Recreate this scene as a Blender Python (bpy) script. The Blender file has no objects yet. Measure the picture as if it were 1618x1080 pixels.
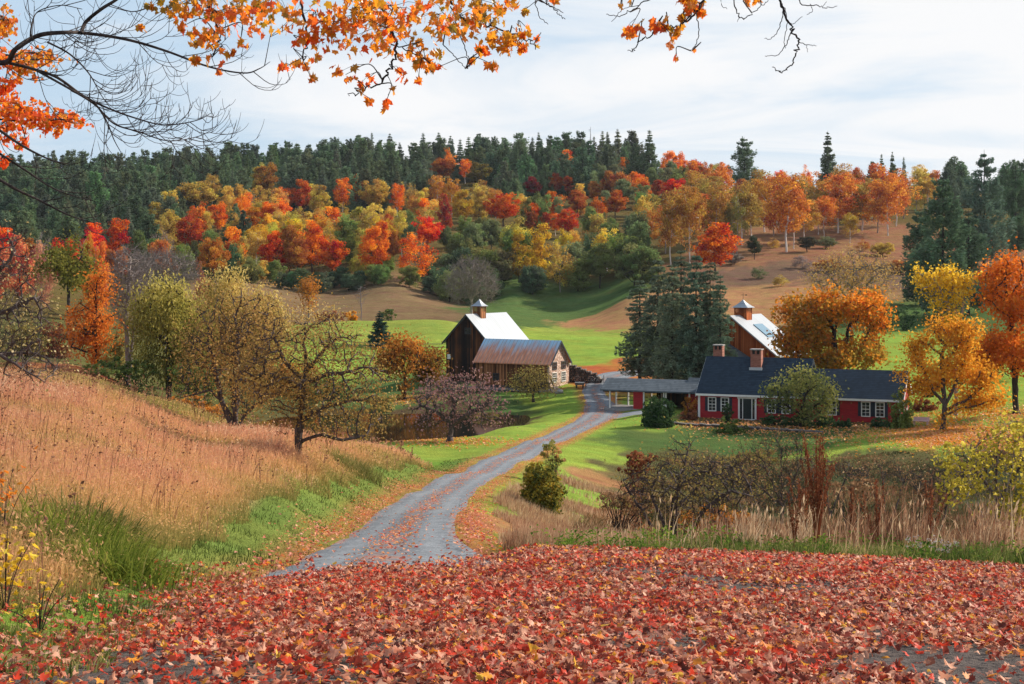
import bpy, math, random
import numpy as np

# ------------------------------------------------------------------ camera, sky, sun, exposure
F, CX, HY = 2247.2, 809.0, 430.0          # picture scale: pixels per unit tangent, centre column, eye level row
scene = bpy.context.scene
COL = scene.collection
cam_data = bpy.data.cameras.new('camera')
cam_data.lens = 50.0
cam_data.sensor_width = 36.0
cam_data.shift_y = -110.0 / 1618.0
cam_data.clip_start = 0.3
cam_data.clip_end = 6000.0
cam = bpy.data.objects.new('camera', cam_data)
cam.location = (0, 0, 0)
cam.rotation_euler = (math.radians(90), 0, 0)
COL.objects.link(cam)
scene.camera = cam

SUN_AZ, SUN_EL = 64.0, 31.0               # azimuth from +Y towards +X
_sa, _se = math.radians(SUN_AZ), math.radians(SUN_EL)
SUN_DIR = (math.sin(_sa) * math.cos(_se), math.cos(_sa) * math.cos(_se), math.sin(_se))
sun_data = bpy.data.lights.new('sun', 'SUN')
sun_data.energy = 4.9
sun_data.angle = math.radians(0.6)
sun_data.color = (1.0, 0.90, 0.76)
sun = bpy.data.objects.new('sun', sun_data)
import mathutils
sun.rotation_euler = mathutils.Vector(SUN_DIR).to_track_quat('Z', 'Y').to_euler()
COL.objects.link(sun)

scene.view_settings.view_transform = 'Standard'
scene.view_settings.look = 'None'
scene.view_settings.exposure = 0.6
scene.view_settings.gamma = 1.0
scene.view_settings.use_curve_mapping = False
scene.render.engine = 'CYCLES'
scene.cycles.max_bounces = 6
scene.cycles.diffuse_bounces = 3
scene.cycles.transmission_bounces = 3
scene.cycles.transparent_max_bounces = 6
scene.cycles.caustics_reflective = False
scene.cycles.caustics_refractive = False


class NT:
    """short hand for wiring a node tree"""
    def __init__(self, nt):
        self.nt = nt
        nt.nodes.clear()
    def n(self, kind, ins=None, **props):
        nd = self.nt.nodes.new(kind)
        for k, v in props.items():
            setattr(nd, k, v)
        for k, v in (ins or {}).items():
            s = nd.inputs[k]
            if isinstance(v, bpy.types.NodeSocket):
                self.nt.links.new(v, s)
            else:
                s.default_value = v
        return nd
    def math(self, op, a, b=0.0, c=0.0, clamp=False):
        return self.n('ShaderNodeMath', {0: a, 1: b, 2: c}, operation=op, use_clamp=clamp).outputs[0]
    def mix(self, fac, a, b, blend='MIX'):
        nd = self.n('ShaderNodeMix', data_type='RGBA', blend_type=blend)
        for s, v in ((nd.inputs[0], fac), (nd.inputs[6], a), (nd.inputs[7], b)):
            if isinstance(v, bpy.types.NodeSocket):
                self.nt.links.new(v, s)
            else:
                s.default_value = v if not isinstance(v, tuple) else (v + (1.0,) if len(v) == 3 else v)
        return nd.outputs[2]
    def ramp(self, fac, stops, interp='LINEAR'):
        nd = self.n('ShaderNodeValToRGB', {0: fac})
        cr = nd.color_ramp
        cr.interpolation = interp
        while len(cr.elements) < len(stops):
            cr.elements.new(0.5)
        for e, (p, c) in zip(cr.elements, stops):
            e.position = p
            e.color = tuple(c) + (1.0,) if len(c) == 3 else c
        return nd.outputs[0]
    def noise(self, vec, scale, detail=4.0, rough=0.55, dist=0.0, out=0):
        ins = {'Scale': scale, 'Detail': detail, 'Roughness': rough, 'Distortion': dist}
        if vec is not None:
            ins['Vector'] = vec
        return self.n('ShaderNodeTexNoise', ins).outputs[out]
    def vmul(self, vec, m):
        return self.n('ShaderNodeVectorMath', {0: vec, 1: m}, operation='MULTIPLY').outputs[0]


world = bpy.data.worlds.new('World')
scene.world = world
world.use_nodes = True
W = NT(world.node_tree)
sky = W.n('ShaderNodeTexSky', sky_type='NISHITA', sun_disc=False)
sky.sun_elevation = _se
sky.sun_rotation = _sa
sky.air_density = 1.0
sky.dust_density = 1.2
sky.ozone_density = 1.6
skyc = W.vmul(sky.outputs[0], (0.095, 0.095, 0.095))
d = W.n('ShaderNodeTexCoord').outputs['Generated']
sep = W.n('ShaderNodeSeparateXYZ', {0: d})
zz = W.math('ADD', W.math('MAXIMUM', sep.outputs[2], 0.0), 0.10)
px_ = W.math('DIVIDE', sep.outputs[0], zz)
py_ = W.math('DIVIDE', sep.outputs[1], zz)
# high cloud sheet projected on a plane overhead, drawn out into long streaks
sv = W.n('ShaderNodeCombineXYZ', {0: W.math('ADD', W.math('MULTIPLY', px_, 0.55), W.math('MULTIPLY', py_, 0.12)), 1: W.math('MULTIPLY', py_, 0.85), 2: 0.0}).outputs[0]
n1 = W.noise(sv, 1.25, 8.0, 0.6, 0.8)
n2 = W.noise(sv, 0.33, 3.0, 0.5, 0.3)
dens = W.math('ADD', W.math('MULTIPLY', n1, 0.55), W.math('MULTIPLY', n2, 0.75))
# thicker to the right of the view, thinner to the left
side = W.math('MULTIPLY', W.math('DIVIDE', sep.outputs[0], W.math('MAXIMUM', sep.outputs[1], 0.2)), 0.30)
side = W.math('MINIMUM', W.math('MAXIMUM', side, -0.16), 0.10)
dens = W.math('ADD', dens, side)
cov = W.n('ShaderNodeMapRange', {0: dens, 1: 0.54, 2: 0.76, 3: 0.0, 4: 1.0}, interpolation_type='SMOOTHSTEP').outputs[0]
# the sheet breaks up overhead and behind, where the sky is open
front = W.n('ShaderNodeMapRange', {0: sep.outputs[1], 1: -0.1, 2: 0.55, 3: 0.8, 4: 1.0}, interpolation_type='SMOOTHSTEP').outputs[0]
high = W.n('ShaderNodeMapRange', {0: sep.outputs[2], 1: 0.35, 2: 0.75, 3: 1.0, 4: 0.6}, interpolation_type='SMOOTHSTEP').outputs[0]
cov = W.math('MULTIPLY', cov, W.math('MULTIPLY', front, high))
thin = W.mix(0.86, skyc, (0.37, 0.475, 0.585))
base = W.mix(W.math('MULTIPLY', front, high), skyc, thin)
skyf = W.mix(cov, base, (0.635, 0.638, 0.645))
bg = W.n('ShaderNodeBackground', {0: skyf, 1: 1.0})
W.n('ShaderNodeOutputWorld', {0: bg.outputs[0]})

# ------------------------------------------------------------------ terrain
def P(px, py, Y):
    return ((px - CX) / F * Y, Y, (HY - py) / F * Y)

CTRL = []
def cp(px, py, Y):
    CTRL.append(P(px, py, Y))
def cz(px, Y, z):
    CTRL.append(((px - CX) / F * Y, Y, z))

for X in (-14, -7, 0, 7, 14):
    CTRL.append((X, -10, -1.35)); CTRL.append((X, -3, -1.5)); CTRL.append((X, 3, -1.75))
for px in (-500, 200, 809, 1500, 2100):
    cp(px, 1080, 7.7) if px > 0 else cz(px, 7.7, -1.5)
for px in (500, 809, 1200, 1618, 2000):
    cp(px, 980 + (8 if px > 1000 else 0), 12)
    if px > 700:
        cp(px, 920 + (6 if px > 1000 else 0), 17.5)
cp(560, 925, 17.5)
def crest_row(px):
    return float(np.interp(px, [760, 1000, 1300, 1618, 2000], [868, 871, 880, 893, 902]))
for px in (820, 900, 1000, 1100, 1200, 1300, 1400, 1500, 1618, 1800, 2000):
    cp(px, crest_row(px) + 9, 22.0); cp(px, crest_row(px) + 1, 25.0); cp(px, crest_row(px) - 3, 28.5)
# left bank
for q in ((0, 1000, 11), (0, 900, 15), (0, 800, 20), (0, 700, 30), (0, 640, 42), (0, 598, 56), (90, 592, 62), (-300, 640, 24), (-300, 560, 40), (-300, 540, 60),
          (150, 900, 17), (150, 800, 23), (150, 700, 34), (150, 650, 46), (150, 606, 64), (200, 932, 16), (350, 873, 24.5), (300, 850, 26), (300, 780, 33), (300, 720, 44),
          (300, 680, 58), (300, 648, 72), (470, 800, 36.5), (470, 725, 50), (470, 695, 64), (480, 832, 34), (600, 780, 57), (600, 740, 66), (600, 709, 80), (680, 748, 84), (640, 722, 84), (540, 700, 72), (540, 745, 57)):
    cp(*q)
for q in ((0, 80, -9), (0, 105, -12.5), (150, 82, -9), (150, 105, -11.2), (300, 90, -10.8), (300, 112, -14.0), (470, 84, -11.6), (470, 108, -14.8), (600, 96, -12.8)):
    cz(*q)
# valley, left part
for q in ((0, 140, -11.5), (100, 120, -11.0), (120, 150, -10.0), (60, 160, -10.5), (150, 165, -11.4), (230, 150, -13.2), (230, 175, -13.6), (350, 150, -15.6), (350, 170, -14.6), (300, 130, -15.0),
          (0, 230, -6.0), (100, 230, -7.5), (200, 230, -9.2), (330, 220, -11.8), (-400, 150, -8), (-400, 250, -2)):
    cz(*q)
# lawns, pond bank
for q in ((600, 698, 118), (700, 722, 106), (700, 692, 123), (800, 692, 123), (800, 673, 136), (860, 668, 140)):
    cp(*q)
for q in ((430, 128, -16.0), (480, 145, -17.4), (560, 140, -17.2), (640, 143, -17.3), (730, 146, -17.3), (800, 150, -16.8), (560, 153, -17.0), (660, 155, -17.0), (760, 153, -17.0),
          (470, 166, -15.8), (560, 167, -15.9), (660, 167, -15.9), (760, 164, -16.0)):
    cz(*q)
for q in ((650, 640, 174), (640, 620, 188), (850, 645, 166), (850, 618, 184), (740, 625, 180), (560, 605, 200), (560, 560, 218), (640, 560, 220), (620, 530, 238), (560, 505, 256), (640, 503, 258), (700, 504, 258), (480, 512, 252), (430, 560, 210), (430, 525, 250)):
    cp(*q)
for q in ((560, 290, -11.2), (680, 290, -11.2), (480, 290, -11.0), (400, 270, -10.0)):
    cz(*q)
for q in ((460, 480, 350), (560, 484, 345), (660, 482, 348), (460, 456, 405), (560, 456, 408), (680, 462, 405), (350, 440, 400), (760, 488, 350), (760, 470, 408), (850, 500, 335), (850, 474, 400), (950, 474, 395), (950, 492, 345)):
    cp(*q)
# barn yard, farm, fields to the right of the barns
for q in ((760, 605, 196), (700, 600, 200), (800, 590, 210), (900, 600, 192), (960, 588, 206), (1040, 586, 208), (880, 575, 222), (930, 562, 230), (1000, 562, 228), (860, 548, 240), (930, 525, 282), (860, 525, 275), (1000, 520, 288), (1080, 570, 215)):
    cp(*q)
for q in ((950, 155, -15.0), (1000, 150, -14.9), (1000, 165, -14.85), (1080, 145, -15.1), (1080, 175, -14.9), (1200, 140, -15.1), (1200, 170, -14.9), (1330, 138, -15.0), (1330, 165, -14.9), (1430, 138, -14.8), (1430, 165, -14.6),
          (1160, 185, -14.6), (1300, 195, -14.4)):
    cz(*q)
for q in ((1500, 682, 127), (1590, 642, 150), (1450, 600, 190), (1430, 535, 262), (1560, 560, 225), (1430, 508, 300), (1600, 500, 300), (1300, 535, 260), (1200, 535, 262), (1150, 500, 300)):
    cp(*q)
# tan hillside
for q in ((905, 520, 300), (1000, 470, 335), (960, 497, 320), (1060, 465, 340), (1150, 478, 325), (1200, 442, 378), (1300, 400, 440), (1400, 372, 500), (1280, 362, 520), (1250, 462, 345), (1430, 470, 345), (1400, 420, 420), (1180, 470, 340), (1600, 440, 400), (1600, 380, 500)):
    cp(*q)
# great hill
for px in (-700, -200, 100, 350, 600, 800, 1000):
    up = 1 if px < 200 else (2 if px < 450 else 4)
    for Y, z in ((420, -4), (500, 8), (600, 21), (700, 34), (800, 46), (950, 50), (1300, 40)):
        cz(px, Y, z + up * (1 if Y < 900 else .5) + (7 if px >= 600 and 650 < Y < 1000 else (3 if px == 350 and 650 < Y < 1000 else 0)))
for px in (1150, 1300, 1450, 1600, 2000, 2500):
    for Y, z in ((600, 26), (700, 36), (800, 45), (950, 49), (1300, 40)):
        cz(px, Y, z)
cz(100, 330, -1.0); cz(-200, 330, 2.0); cz(2200, 300, -8); cz(2200, 150, -13); cz(2400, 420, 0)
# right: verge, gully, bank below the lawn
for px, zs in ((850, (-6.6, -9.2, -11.7, -13.2, -13.9)), (1000, (-7.2, -10.6, -13.2, -14.6, -14.8)), (1200, (-7.6, -11.3, -14.2, -15.6, -15.4)), (1400, (-7.6, -11.3, -14.2, -15.3, -14.6)), (1618, (-7.5, -11.0, -14.0, -14.8, -14.4)), (2000, (-7.4, -10.5, -13.5, -14.5, -14.2))):
    for Y, z in zip((33.5, 50, 75, 98, 118), zs):
        cz(px, Y, z)
cp(740, 850, 31); cp(760, 800, 54); cp(790, 750, 84)

ROAD = [(560, 915, 19.0), (590, 893, 24.0), (620, 858, 30.5), (648, 822, 42), (690, 786, 58), (742, 754, 77), (800, 724, 99), (860, 699, 119), (902, 680, 134), (936, 663, 147), (952, 648, 158), (945, 632, 170), (938, 616, 181), (950, 602, 192), (985, 591, 203), (1040, 586, 209), (1090, 584, 212)]
ROADP = np.array([P(*q) for q in ROAD])
def catmull(pts, n):
    pts = np.asarray(pts, float)
    p = np.vstack([2 * pts[0] - pts[1], pts, 2 * pts[-1] - pts[-2]])
    out = []
    for i in range(1, len(p) - 2):
        t = np.linspace(0, 1, n, endpoint=False)[:, None]
        a, b, c, d_ = p[i - 1], p[i], p[i + 1], p[i + 2]
        out.append(0.5 * ((2 * b) + (c - a) * t + (2 * a - 5 * b + 4 * c - d_) * t ** 2 + (3 * b - a - 3 * c + d_) * t ** 3))
    out.append(pts[-1:])
    return np.vstack(out)
ROADC = catmull(ROADP, 14)
def road_frame(C_):
    T = np.gradient(C_[:, :2], axis=0)
    T /= np.linalg.norm(T, axis=1)[:, None]
    return np.stack([T[:, 1], -T[:, 0]], 1)         # to the right
ROADN = road_frame(ROADC)
for i in range(10, len(ROADC), 9):
    for s in (-2.2, 0, 2.2):
        CTRL.append((ROADC[i, 0] + s * ROADN[i, 0], ROADC[i, 1] + s * ROADN[i, 1], ROADC[i, 2]))
CTRL = np.array(CTRL)

UK = 3.2
def uv_of(x, y):
    yy = np.maximum(np.asarray(y, float), -13.5) + 15.0
    return np.asarray(x, float) / yy * UK, np.log(yy)
_cu, _cv = uv_of(CTRL[:, 0], CTRL[:, 1])
def _k(r2):
    return np.where(r2 > 1e-12, 0.5 * r2 * np.log(np.maximum(r2, 1e-12)), 0.0)
def _tps_fit(lam=0.0004):
    n = len(_cu)
    A = np.zeros((n + 3, n + 3))
    A[:n, :n] = _k((_cu[:, None] - _cu) ** 2 + (_cv[:, None] - _cv) ** 2) + lam * np.eye(n)
    A[:n, n] = 1; A[:n, n + 1] = _cu; A[:n, n + 2] = _cv
    A[n:, :n] = A[:n, n:].T
    return np.linalg.solve(A, np.concatenate([CTRL[:, 2], [0, 0, 0]]))
_w = _tps_fit()
def tps(u, v):
    u = np.ravel(u); v = np.ravel(v)
    out = np.empty(len(u))
    for i in range(0, len(u), 20000):
        s = slice(i, i + 20000)
        k = _k((u[s, None] - _cu) ** 2 + (v[s, None] - _cv) ** 2)
        out[s] = k @ _w[:-3] + _w[-3] + _w[-2] * u[s] + _w[-1] * v[s]
    return out

# regular grid in (bearing, log distance)
NU, NV = 420, 640
UMIN, UMAX = -1.15 * UK, 1.15 * UK
VMIN, VMAX = math.log(6.0), math.log(1700.0)
_gu = np.linspace(-1, 1, NU)
_gu = (0.45 * _gu + 0.55 * _gu ** 3) * UMAX           # finer in the middle
_gv = np.linspace(VMIN, VMAX, NV)
# coarse fit then upsample is not needed: evaluate on a coarser grid and refine bilinearly
_cuG, _cvG = np.meshgrid(_gu[::2], _gv[::2])
GZc = tps(_cuG, _cvG).reshape(_cuG.shape)
def _up(Zc):
    Z = np.empty((NV, NU))
    r = np.arange(NV) / 2.0; c = np.arange(NU) / 2.0
    r0 = np.minimum(r.astype(int), Zc.shape[0] - 2); c0 = np.minimum(c.astype(int), Zc.shape[1] - 2)
    fr = (r - r0)[:, None]; fc = (c - c0)[None]
    a = Zc[r0][:, c0]; b = Zc[r0][:, c0 + 1]; d_ = Zc[r0 + 1][:, c0]; e = Zc[r0 + 1][:, c0 + 1]
    return a * (1 - fr) * (1 - fc) + b * (1 - fr) * fc + d_ * fr * (1 - fc) + e * fr * fc
GZ = _up(GZc)
GUm, GVm = np.meshgrid(_gu, _gv)
GYm = np.exp(GVm) - 15.0
GXm = GUm / UK * (GYm + 15.0)

def vnoise(x, y, seed=0):
    """smooth value noise, -1..1"""
    xi = np.floor(x).astype(np.int64); yi = np.floor(y).astype(np.int64)
    fx = x - xi; fy = y - yi
    fx = fx * fx * (3 - 2 * fx); fy = fy * fy * (3 - 2 * fy)
    def h(a, b):
        n = (a * 374761393 + b * 668265263 + seed * 974634777) & 0xFFFFFFFF
        n = ((n ^ (n >> 13)) * 1274126177) & 0xFFFFFFFF
        return ((n ^ (n >> 16)) & 0xFFFF) / 32767.5 - 1.0
    return (h(xi, yi) * (1 - fx) + h(xi + 1, yi) * fx) * (1 - fy) + (h(xi, yi + 1) * (1 - fx) + h(xi + 1, yi + 1) * fx) * fy
def fbm(x, y, seed=0, octv=4):
    s = 0; a = 0.5
    for o in range(octv):
        s = s + a * vnoise(x * 2 ** o, y * 2 ** o, seed + o); a *= 0.5
    return s

def road_dist(x, y):
    """distance to the drive's centre line"""
    x = np.ravel(x); y = np.ravel(y)
    best = np.full(len(x), 1e9)
    P0 = ROADC[:-1, :2]; D = ROADC[1:, :2] - P0; L2 = (D ** 2).sum(1)
    for i in range(len(P0)):
        t = np.clip(((x - P0[i, 0]) * D[i, 0] + (y - P0[i, 1]) * D[i, 1]) / L2[i], 0, 1)
        best = np.minimum(best, (x - P0[i, 0] - t * D[i, 0]) ** 2 + (y - P0[i, 1] - t * D[i, 1]) ** 2)
    return np.sqrt(best)
GRD = road_dist(GXm, GYm).reshape(GXm.shape)
_amp = np.clip((GRD - 2.5) / 6.0, 0, 1) * np.clip(GYm / 40.0, 0.15, 1)
_farm = np.clip((np.hypot(GXm - 12, (GYm - 168)) - 38) / 25, 0, 1)
GZ = GZ + _amp * np.clip((GYm - 28) / 30, .25, 1) * (0.10 * fbm(GXm / 4.0, GYm / 4.0, 3) + 0.5 * fbm(GXm / 22.0, GYm / 22.0, 9) * np.clip((GYm - 60) / 200, 0, 1) * _farm)
GZ = GZ + 2.2 * fbm(GXm / 90.0, GYm / 90.0, 5) * np.clip((GYm - 420) / 250, 0, 1)

_gu_idx = np.arange(NU)
def gz(x, y):
    """ground height at world x, y, exactly as the ground mesh has it"""
    x = np.atleast_1d(np.asarray(x, float)); y = np.atleast_1d(np.asarray(y, float))
    u, v = uv_of(x, y)
    ci = np.clip(np.interp(u, _gu, _gu_idx), 0, NU - 1.001); ri = np.clip((v - VMIN) / (VMAX - VMIN) * (NV - 1), 0, NV - 1.001)
    c0 = ci.astype(int); r0 = ri.astype(int); fc = ci - c0; fr = ri - r0
    return GZ[r0, c0] * (1 - fr) * (1 - fc) + GZ[r0, c0 + 1] * (1 - fr) * fc + GZ[r0 + 1, c0] * fr * (1 - fc) + GZ[r0 + 1, c0 + 1] * fr * fc
def g1(x, y):
    return float(gz(x, y)[0])
def hit(px, py, y0=8.0, y1=900.0):
    """first ground point along a sight line"""
    Y = np.exp(np.linspace(math.log(y0), math.log(y1), 3000))
    z = gz((px - CX) / F * Y, Y)
    b = np.where(z >= (HY - py) / F * Y)[0]
    return float(Y[b[0]]) if len(b) else None

# ------------------------------------------------------------------ mesh and object helpers
class Acc:
    """collects vertices, faces and a per-vertex tint, builds ONE mesh"""
    def __init__(self):
        self.V = []; self.Fs = []; self.T = []; self.nv = 0
    def add(self, V, faces, tint=0.5):
        V = np.asarray(V, np.float32).reshape(-1, 3)
        f = np.asarray(faces, np.int32)
        self.V.append(V); self.Fs.append(f + self.nv)
        t = np.asarray(tint, np.float32)
        if t.ndim == 0:
            t = np.full(len(V), float(tint), np.float32)
        self.T.append(t)
        self.nv += len(V)
    def mesh(self, name, material, smooth=False):
        me = bpy.data.meshes.new(name)
        V = np.vstack(self.V)
        me.vertices.add(len(V)); me.vertices.foreach_set('co', V.ravel())
        loops = np.concatenate([f.ravel() for f in self.Fs])
        tot = np.concatenate([np.full(len(f), f.shape[1], np.int32) for f in self.Fs])
        start = np.concatenate([[0], np.cumsum(tot)[:-1]]).astype(np.int32)
        me.loops.add(len(loops)); me.loops.foreach_set('vertex_index', loops.astype(np.int32))
        me.polygons.add(len(tot)); me.polygons.foreach_set('loop_start', start)
        me.polygons.foreach_set('use_smooth', np.full(len(tot), bool(smooth)))
        a = me.attributes.new('tint', 'FLOAT', 'POINT'); a.data.foreach_set('value', np.concatenate(self.T))
        me.update(calc_edges=True)
        if material:
            me.materials.append(material)
        return me
    def obj(self, name, material, parent=None, smooth=False):
        o = bpy.data.objects.new(name, self.mesh(name, material, smooth))
        COL.objects.link(o)
        if parent is not None:
            o.parent = parent
        return o

def tag(o, label, cat, group=None):
    o['label'] = label; o['category'] = cat
    if group: o['group'] = group
    return o
def thing(name, label, cat, loc=(0, 0, 0), rz=0.0, group=None):
    o = bpy.data.objects.new(name, None)
    o.empty_display_size = 0.3
    o.location = loc; o.rotation_euler = (0, 0, rz)
    COL.objects.link(o)
    return tag(o, label, cat, group)
def setting(o, kind='structure'):
    o['kind'] = kind
    return o
def dup(root):
    """a copy of a thing with copies of its parts and their sub-parts, sharing mesh data"""
    r = root.copy(); COL.objects.link(r)
    for ch in root.children:
        c = ch.copy(); COL.objects.link(c); c.parent = r
        for g in ch.children:
            e = g.copy(); COL.objects.link(e); e.parent = c
    return r

def norm(v):
    v = np.asarray(v, float)
    return v / np.maximum(np.linalg.norm(v, axis=-1, keepdims=True), 1e-9)

def tube(acc, pts, rad, sides=6, tint=0.5, cap=False):
    pts = np.asarray(pts, float); n = len(pts)
    rad = np.broadcast_to(np.asarray(rad, float), (n,))
    T = norm(np.gradient(pts, axis=0))
    ref = np.array([0.0, 0, 1]) if abs(T[:, 2]).mean() < 0.8 else np.array([1.0, 0, 0])
    A = norm(np.cross(T, ref)); B = np.cross(T, A)
    ang = np.arange(sides) / sides * 2 * math.pi
    ring = (A[:, None] * np.cos(ang)[None, :, None] + B[:, None] * np.sin(ang)[None, :, None]) * rad[:, None, None] + pts[:, None]
    i = np.arange(n - 1)[:, None] * sides; j = np.arange(sides)[None]
    f = np.stack([i + j, i + (j + 1) % sides, i + sides + (j + 1) % sides, i + sides + j], -1).reshape(-1, 4)
    acc.add(ring.reshape(-1, 3), f, tint)
    if cap:
        for k in (0, n - 1):
            acc.add(np.vstack([ring[k], pts[k]]), [(q, (q + 1) % sides, sides) for q in range(sides)], tint)

def cards(acc, C_, size, nrm, up=None, aspect=1.0, tint=0.5, rng=None, bend=0.25):
    """leaf shaped diamonds: C_ centres, nrm facing, up the long axis (random when None)"""
    n = len(C_)
    if n == 0: return
    nrm = norm(nrm)
    if up is None:
        up = rng.normal(size=(n, 3))
    a = np.cross(nrm, up); a = norm(a); b = np.cross(a, nrm)
    s = np.broadcast_to(np.asarray(size, float), (n,))[:, None]
    h = b * s * 0.5; w = a * s * 0.5 * aspect
    off = nrm * s * bend * 0.5
    V = np.stack([C_ - h, C_ + w + off, C_ + h, C_ - w + off], 1).reshape(-1, 3)
    f = np.arange(4 * n).reshape(-1, 4)
    t = np.repeat(np.broadcast_to(np.asarray(tint, np.float32), (n,)), 4)
    acc.add(V, f, t)

def box(acc, x0, x1, y0, y1, z0, z1, tint=0.5):
    V = [(x0, y0, z0), (x1, y0, z0), (x1, y1, z0), (x0, y1, z0), (x0, y0, z1), (x1, y0, z1), (x1, y1, z1), (x0, y1, z1)]
    acc.add(V, [(0, 3, 2, 1), (4, 5, 6, 7), (0, 1, 5, 4), (1, 2, 6, 5), (2, 3, 7, 6), (3, 0, 4, 7)], tint)
def slab(acc, quad, thick, tint=0.5):
    """a plate of the given thickness under a quad"""
    q = np.asarray(quad, float)
    nn = np.cross(q[1] - q[0], q[3] - q[0]); nn = nn / np.linalg.norm(nn) * thick
    V = np.vstack([q, q - nn])
    acc.add(V, [(0, 1, 2, 3), (7, 6, 5, 4), (0, 4, 5, 1), (1, 5, 6, 2), (2, 6, 7, 3), (3, 7, 4, 0)], tint)
def prism(acc, poly, y0, y1, tint=0.5):
    """polygon in x,z extruded along y (convex)"""
    n = len(poly)
    V = [(x, y0, z) for x, z in poly] + [(x, y1, z) for x, z in poly]
    for f in ([list(range(n))], [list(range(2 * n - 1, n - 1, -1))], [[i, i + n, (i + 1) % n + n, (i + 1) % n] for i in range(n)]):
        acc.add(V, f, tint)

# ------------------------------------------------------------------ materials
def mat(name):
    m = bpy.data.materials.new(name); m.use_nodes = True
    return m, NT(m.node_tree)
def finish(N, shader):
    N.n('ShaderNodeOutputMaterial', {0: shader})

def plain(name, col, rough=0.7, var=0.25, scale=6.0, bump=0.0, metal=0.0, spec=0.4):
    m, N = mat(name)
    co = N.n('ShaderNodeTexCoord').outputs['Object']
    nz = N.noise(co, scale, 5.0, 0.6)
    lo = tuple(c * (1 - var) for c in col); hi = tuple(min(1, c * (1 + var)) for c in col)
    c = N.ramp(nz, [(0.3, lo), (0.7, hi)])
    ins = {'Base Color': c, 'Roughness': rough, 'Metallic': metal, 'Specular IOR Level': spec}
    if bump:
        ins['Normal'] = N.n('ShaderNodeBump', {'Strength': bump, 'Distance': 0.05, 'Height': nz}).outputs[0]
    finish(N, N.n('ShaderNodeBsdfPrincipled', ins).outputs[0])
    return m

def leaf_mat(name, stops=None, trans=0.35, val=(0.55, 1.35), hue=0.05, gloss=0.0):
    """foliage: colour from the per-leaf tint; stops None means the object's own colour"""
    m, N = mat(name)
    t = N.n('ShaderNodeAttribute', attribute_name='tint').outputs['Fac']
    if stops:
        c = N.ramp(t, stops)
    else:
        oc = N.n('ShaderNodeObjectInfo').outputs['Color']
        hv = N.math('ADD', 0.5 - hue / 2, N.math('MULTIPLY', t, hue))
        vv = N.math('ADD', val[0], N.math('MULTIPLY', t, val[1] - val[0]))
        c = N.n('ShaderNodeHueSaturation', {'Hue': hv, 'Saturation': 1.0, 'Value': vv, 'Color': oc}).outputs[0]
    d = N.n('ShaderNodeBsdfDiffuse', {0: c, 1: 0.5})
    tr = N.n('ShaderNodeBsdfTranslucent', {0: c})
    s = N.n('ShaderNodeMixShader', {0: trans, 1: d.outputs[0], 2: tr.outputs[0]}).outputs[0]
    if gloss:
        g = N.n('ShaderNodeBsdfGlossy', {'Roughness': 0.35, 'Color': (0.9, 0.9, 0.9, 1)})
        s = N.n('ShaderNodeMixShader', {0: gloss, 1: s, 2: g.outputs[0]}).outputs[0]
    finish(N, s)
    return m

def bark_mat(name, c1, c2, scale=8.0):
    m, N = mat(name)
    co = N.n('ShaderNodeTexCoord').outputs['Object']
    nz = N.noise(N.vmul(co, (1, 1, 0.25)), scale, 6.0, 0.65)
    c = N.ramp(nz, [(0.3, c1), (0.7, c2)])
    b = N.n('ShaderNodeBump', {'Strength': 0.6, 'Distance': 0.04, 'Height': nz}).outputs[0]
    finish(N, N.n('ShaderNodeBsdfPrincipled', {'Base Color': c, 'Roughness': 0.9, 'Specular IOR Level': 0.1, 'Normal': b}).outputs[0])
    return m

def plank_mat(name, c1, c2, c3, board=0.22):
    """weathered upright boards: each board its own tone, streaks down the grain, dark joints"""
    m, N = mat(name)
    co = N.n('ShaderNodeTexCoord').outputs['Object']
    s = N.n('ShaderNodeSeparateXYZ', {0: co})
    a = N.math('DIVIDE', N.math('ADD', s.outputs[0], s.outputs[1]), board)
    k = N.math('FLOOR', a)
    wn = N.n('ShaderNodeTexWhiteNoise', {'W': k}, noise_dimensions='1D').outputs[0]
    st = N.noise(N.vmul(co, (9, 9, 0.8)), 1.0, 5.0, 0.65)
    lg = N.noise(co, 0.45, 3.0, 0.5)
    f = N.math('ADD', N.math('MULTIPLY', wn, 0.35), N.math('ADD', N.math('MULTIPLY', st, 0.45), N.math('MULTIPLY', lg, 0.35)))
    c = N.ramp(f, [(0.33, c1), (0.55, c2), (0.80, c3)])
    fr = N.math('FRACT', a)
    j = N.math('LESS_THAN', fr, 0.09)
    c = N.mix(j, c, (0.006, 0.005, 0.005))
    b = N.n('ShaderNodeBump', {'Strength': 0.5, 'Distance': 0.03, 'Height': st}).outputs[0]
    finish(N, N.n('ShaderNodeBsdfPrincipled', {'Base Color': c, 'Roughness': 0.9, 'Specular IOR Level': 0.1, 'Normal': b}).outputs[0])
    return m

MAT = {}
MAT['bark'] = bark_mat('bark_dark', (0.018, 0.014, 0.014), (0.075, 0.06, 0.055))
MAT['bark_grey'] = bark_mat('bark_grey', (0.10, 0.085, 0.085), (0.27, 0.23, 0.23))
MAT['bark_mid'] = bark_mat('bark_brown_grey', (0.035, 0.028, 0.027), (0.15, 0.12, 0.115))
MAT['bark_pale'] = bark_mat('bark_pale', (0.16, 0.13, 0.12), (0.42, 0.36, 0.34), 5.0)
MAT['birch'] = bark_mat('bark_white', (0.42, 0.36, 0.33), (0.80, 0.74, 0.70), 4.0)
MAT['hill_leaf'] = leaf_mat('hill_foliage', None, 0.45, (0.55, 1.45), 0.085)
MAT['needle'] = leaf_mat('conifer_needles', None, 0.22, (0.5, 1.5), 0.05)

# ------------------------------------------------------------------ the setting: ground, drive, pond
rngG = np.random.default_rng(7)
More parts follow.
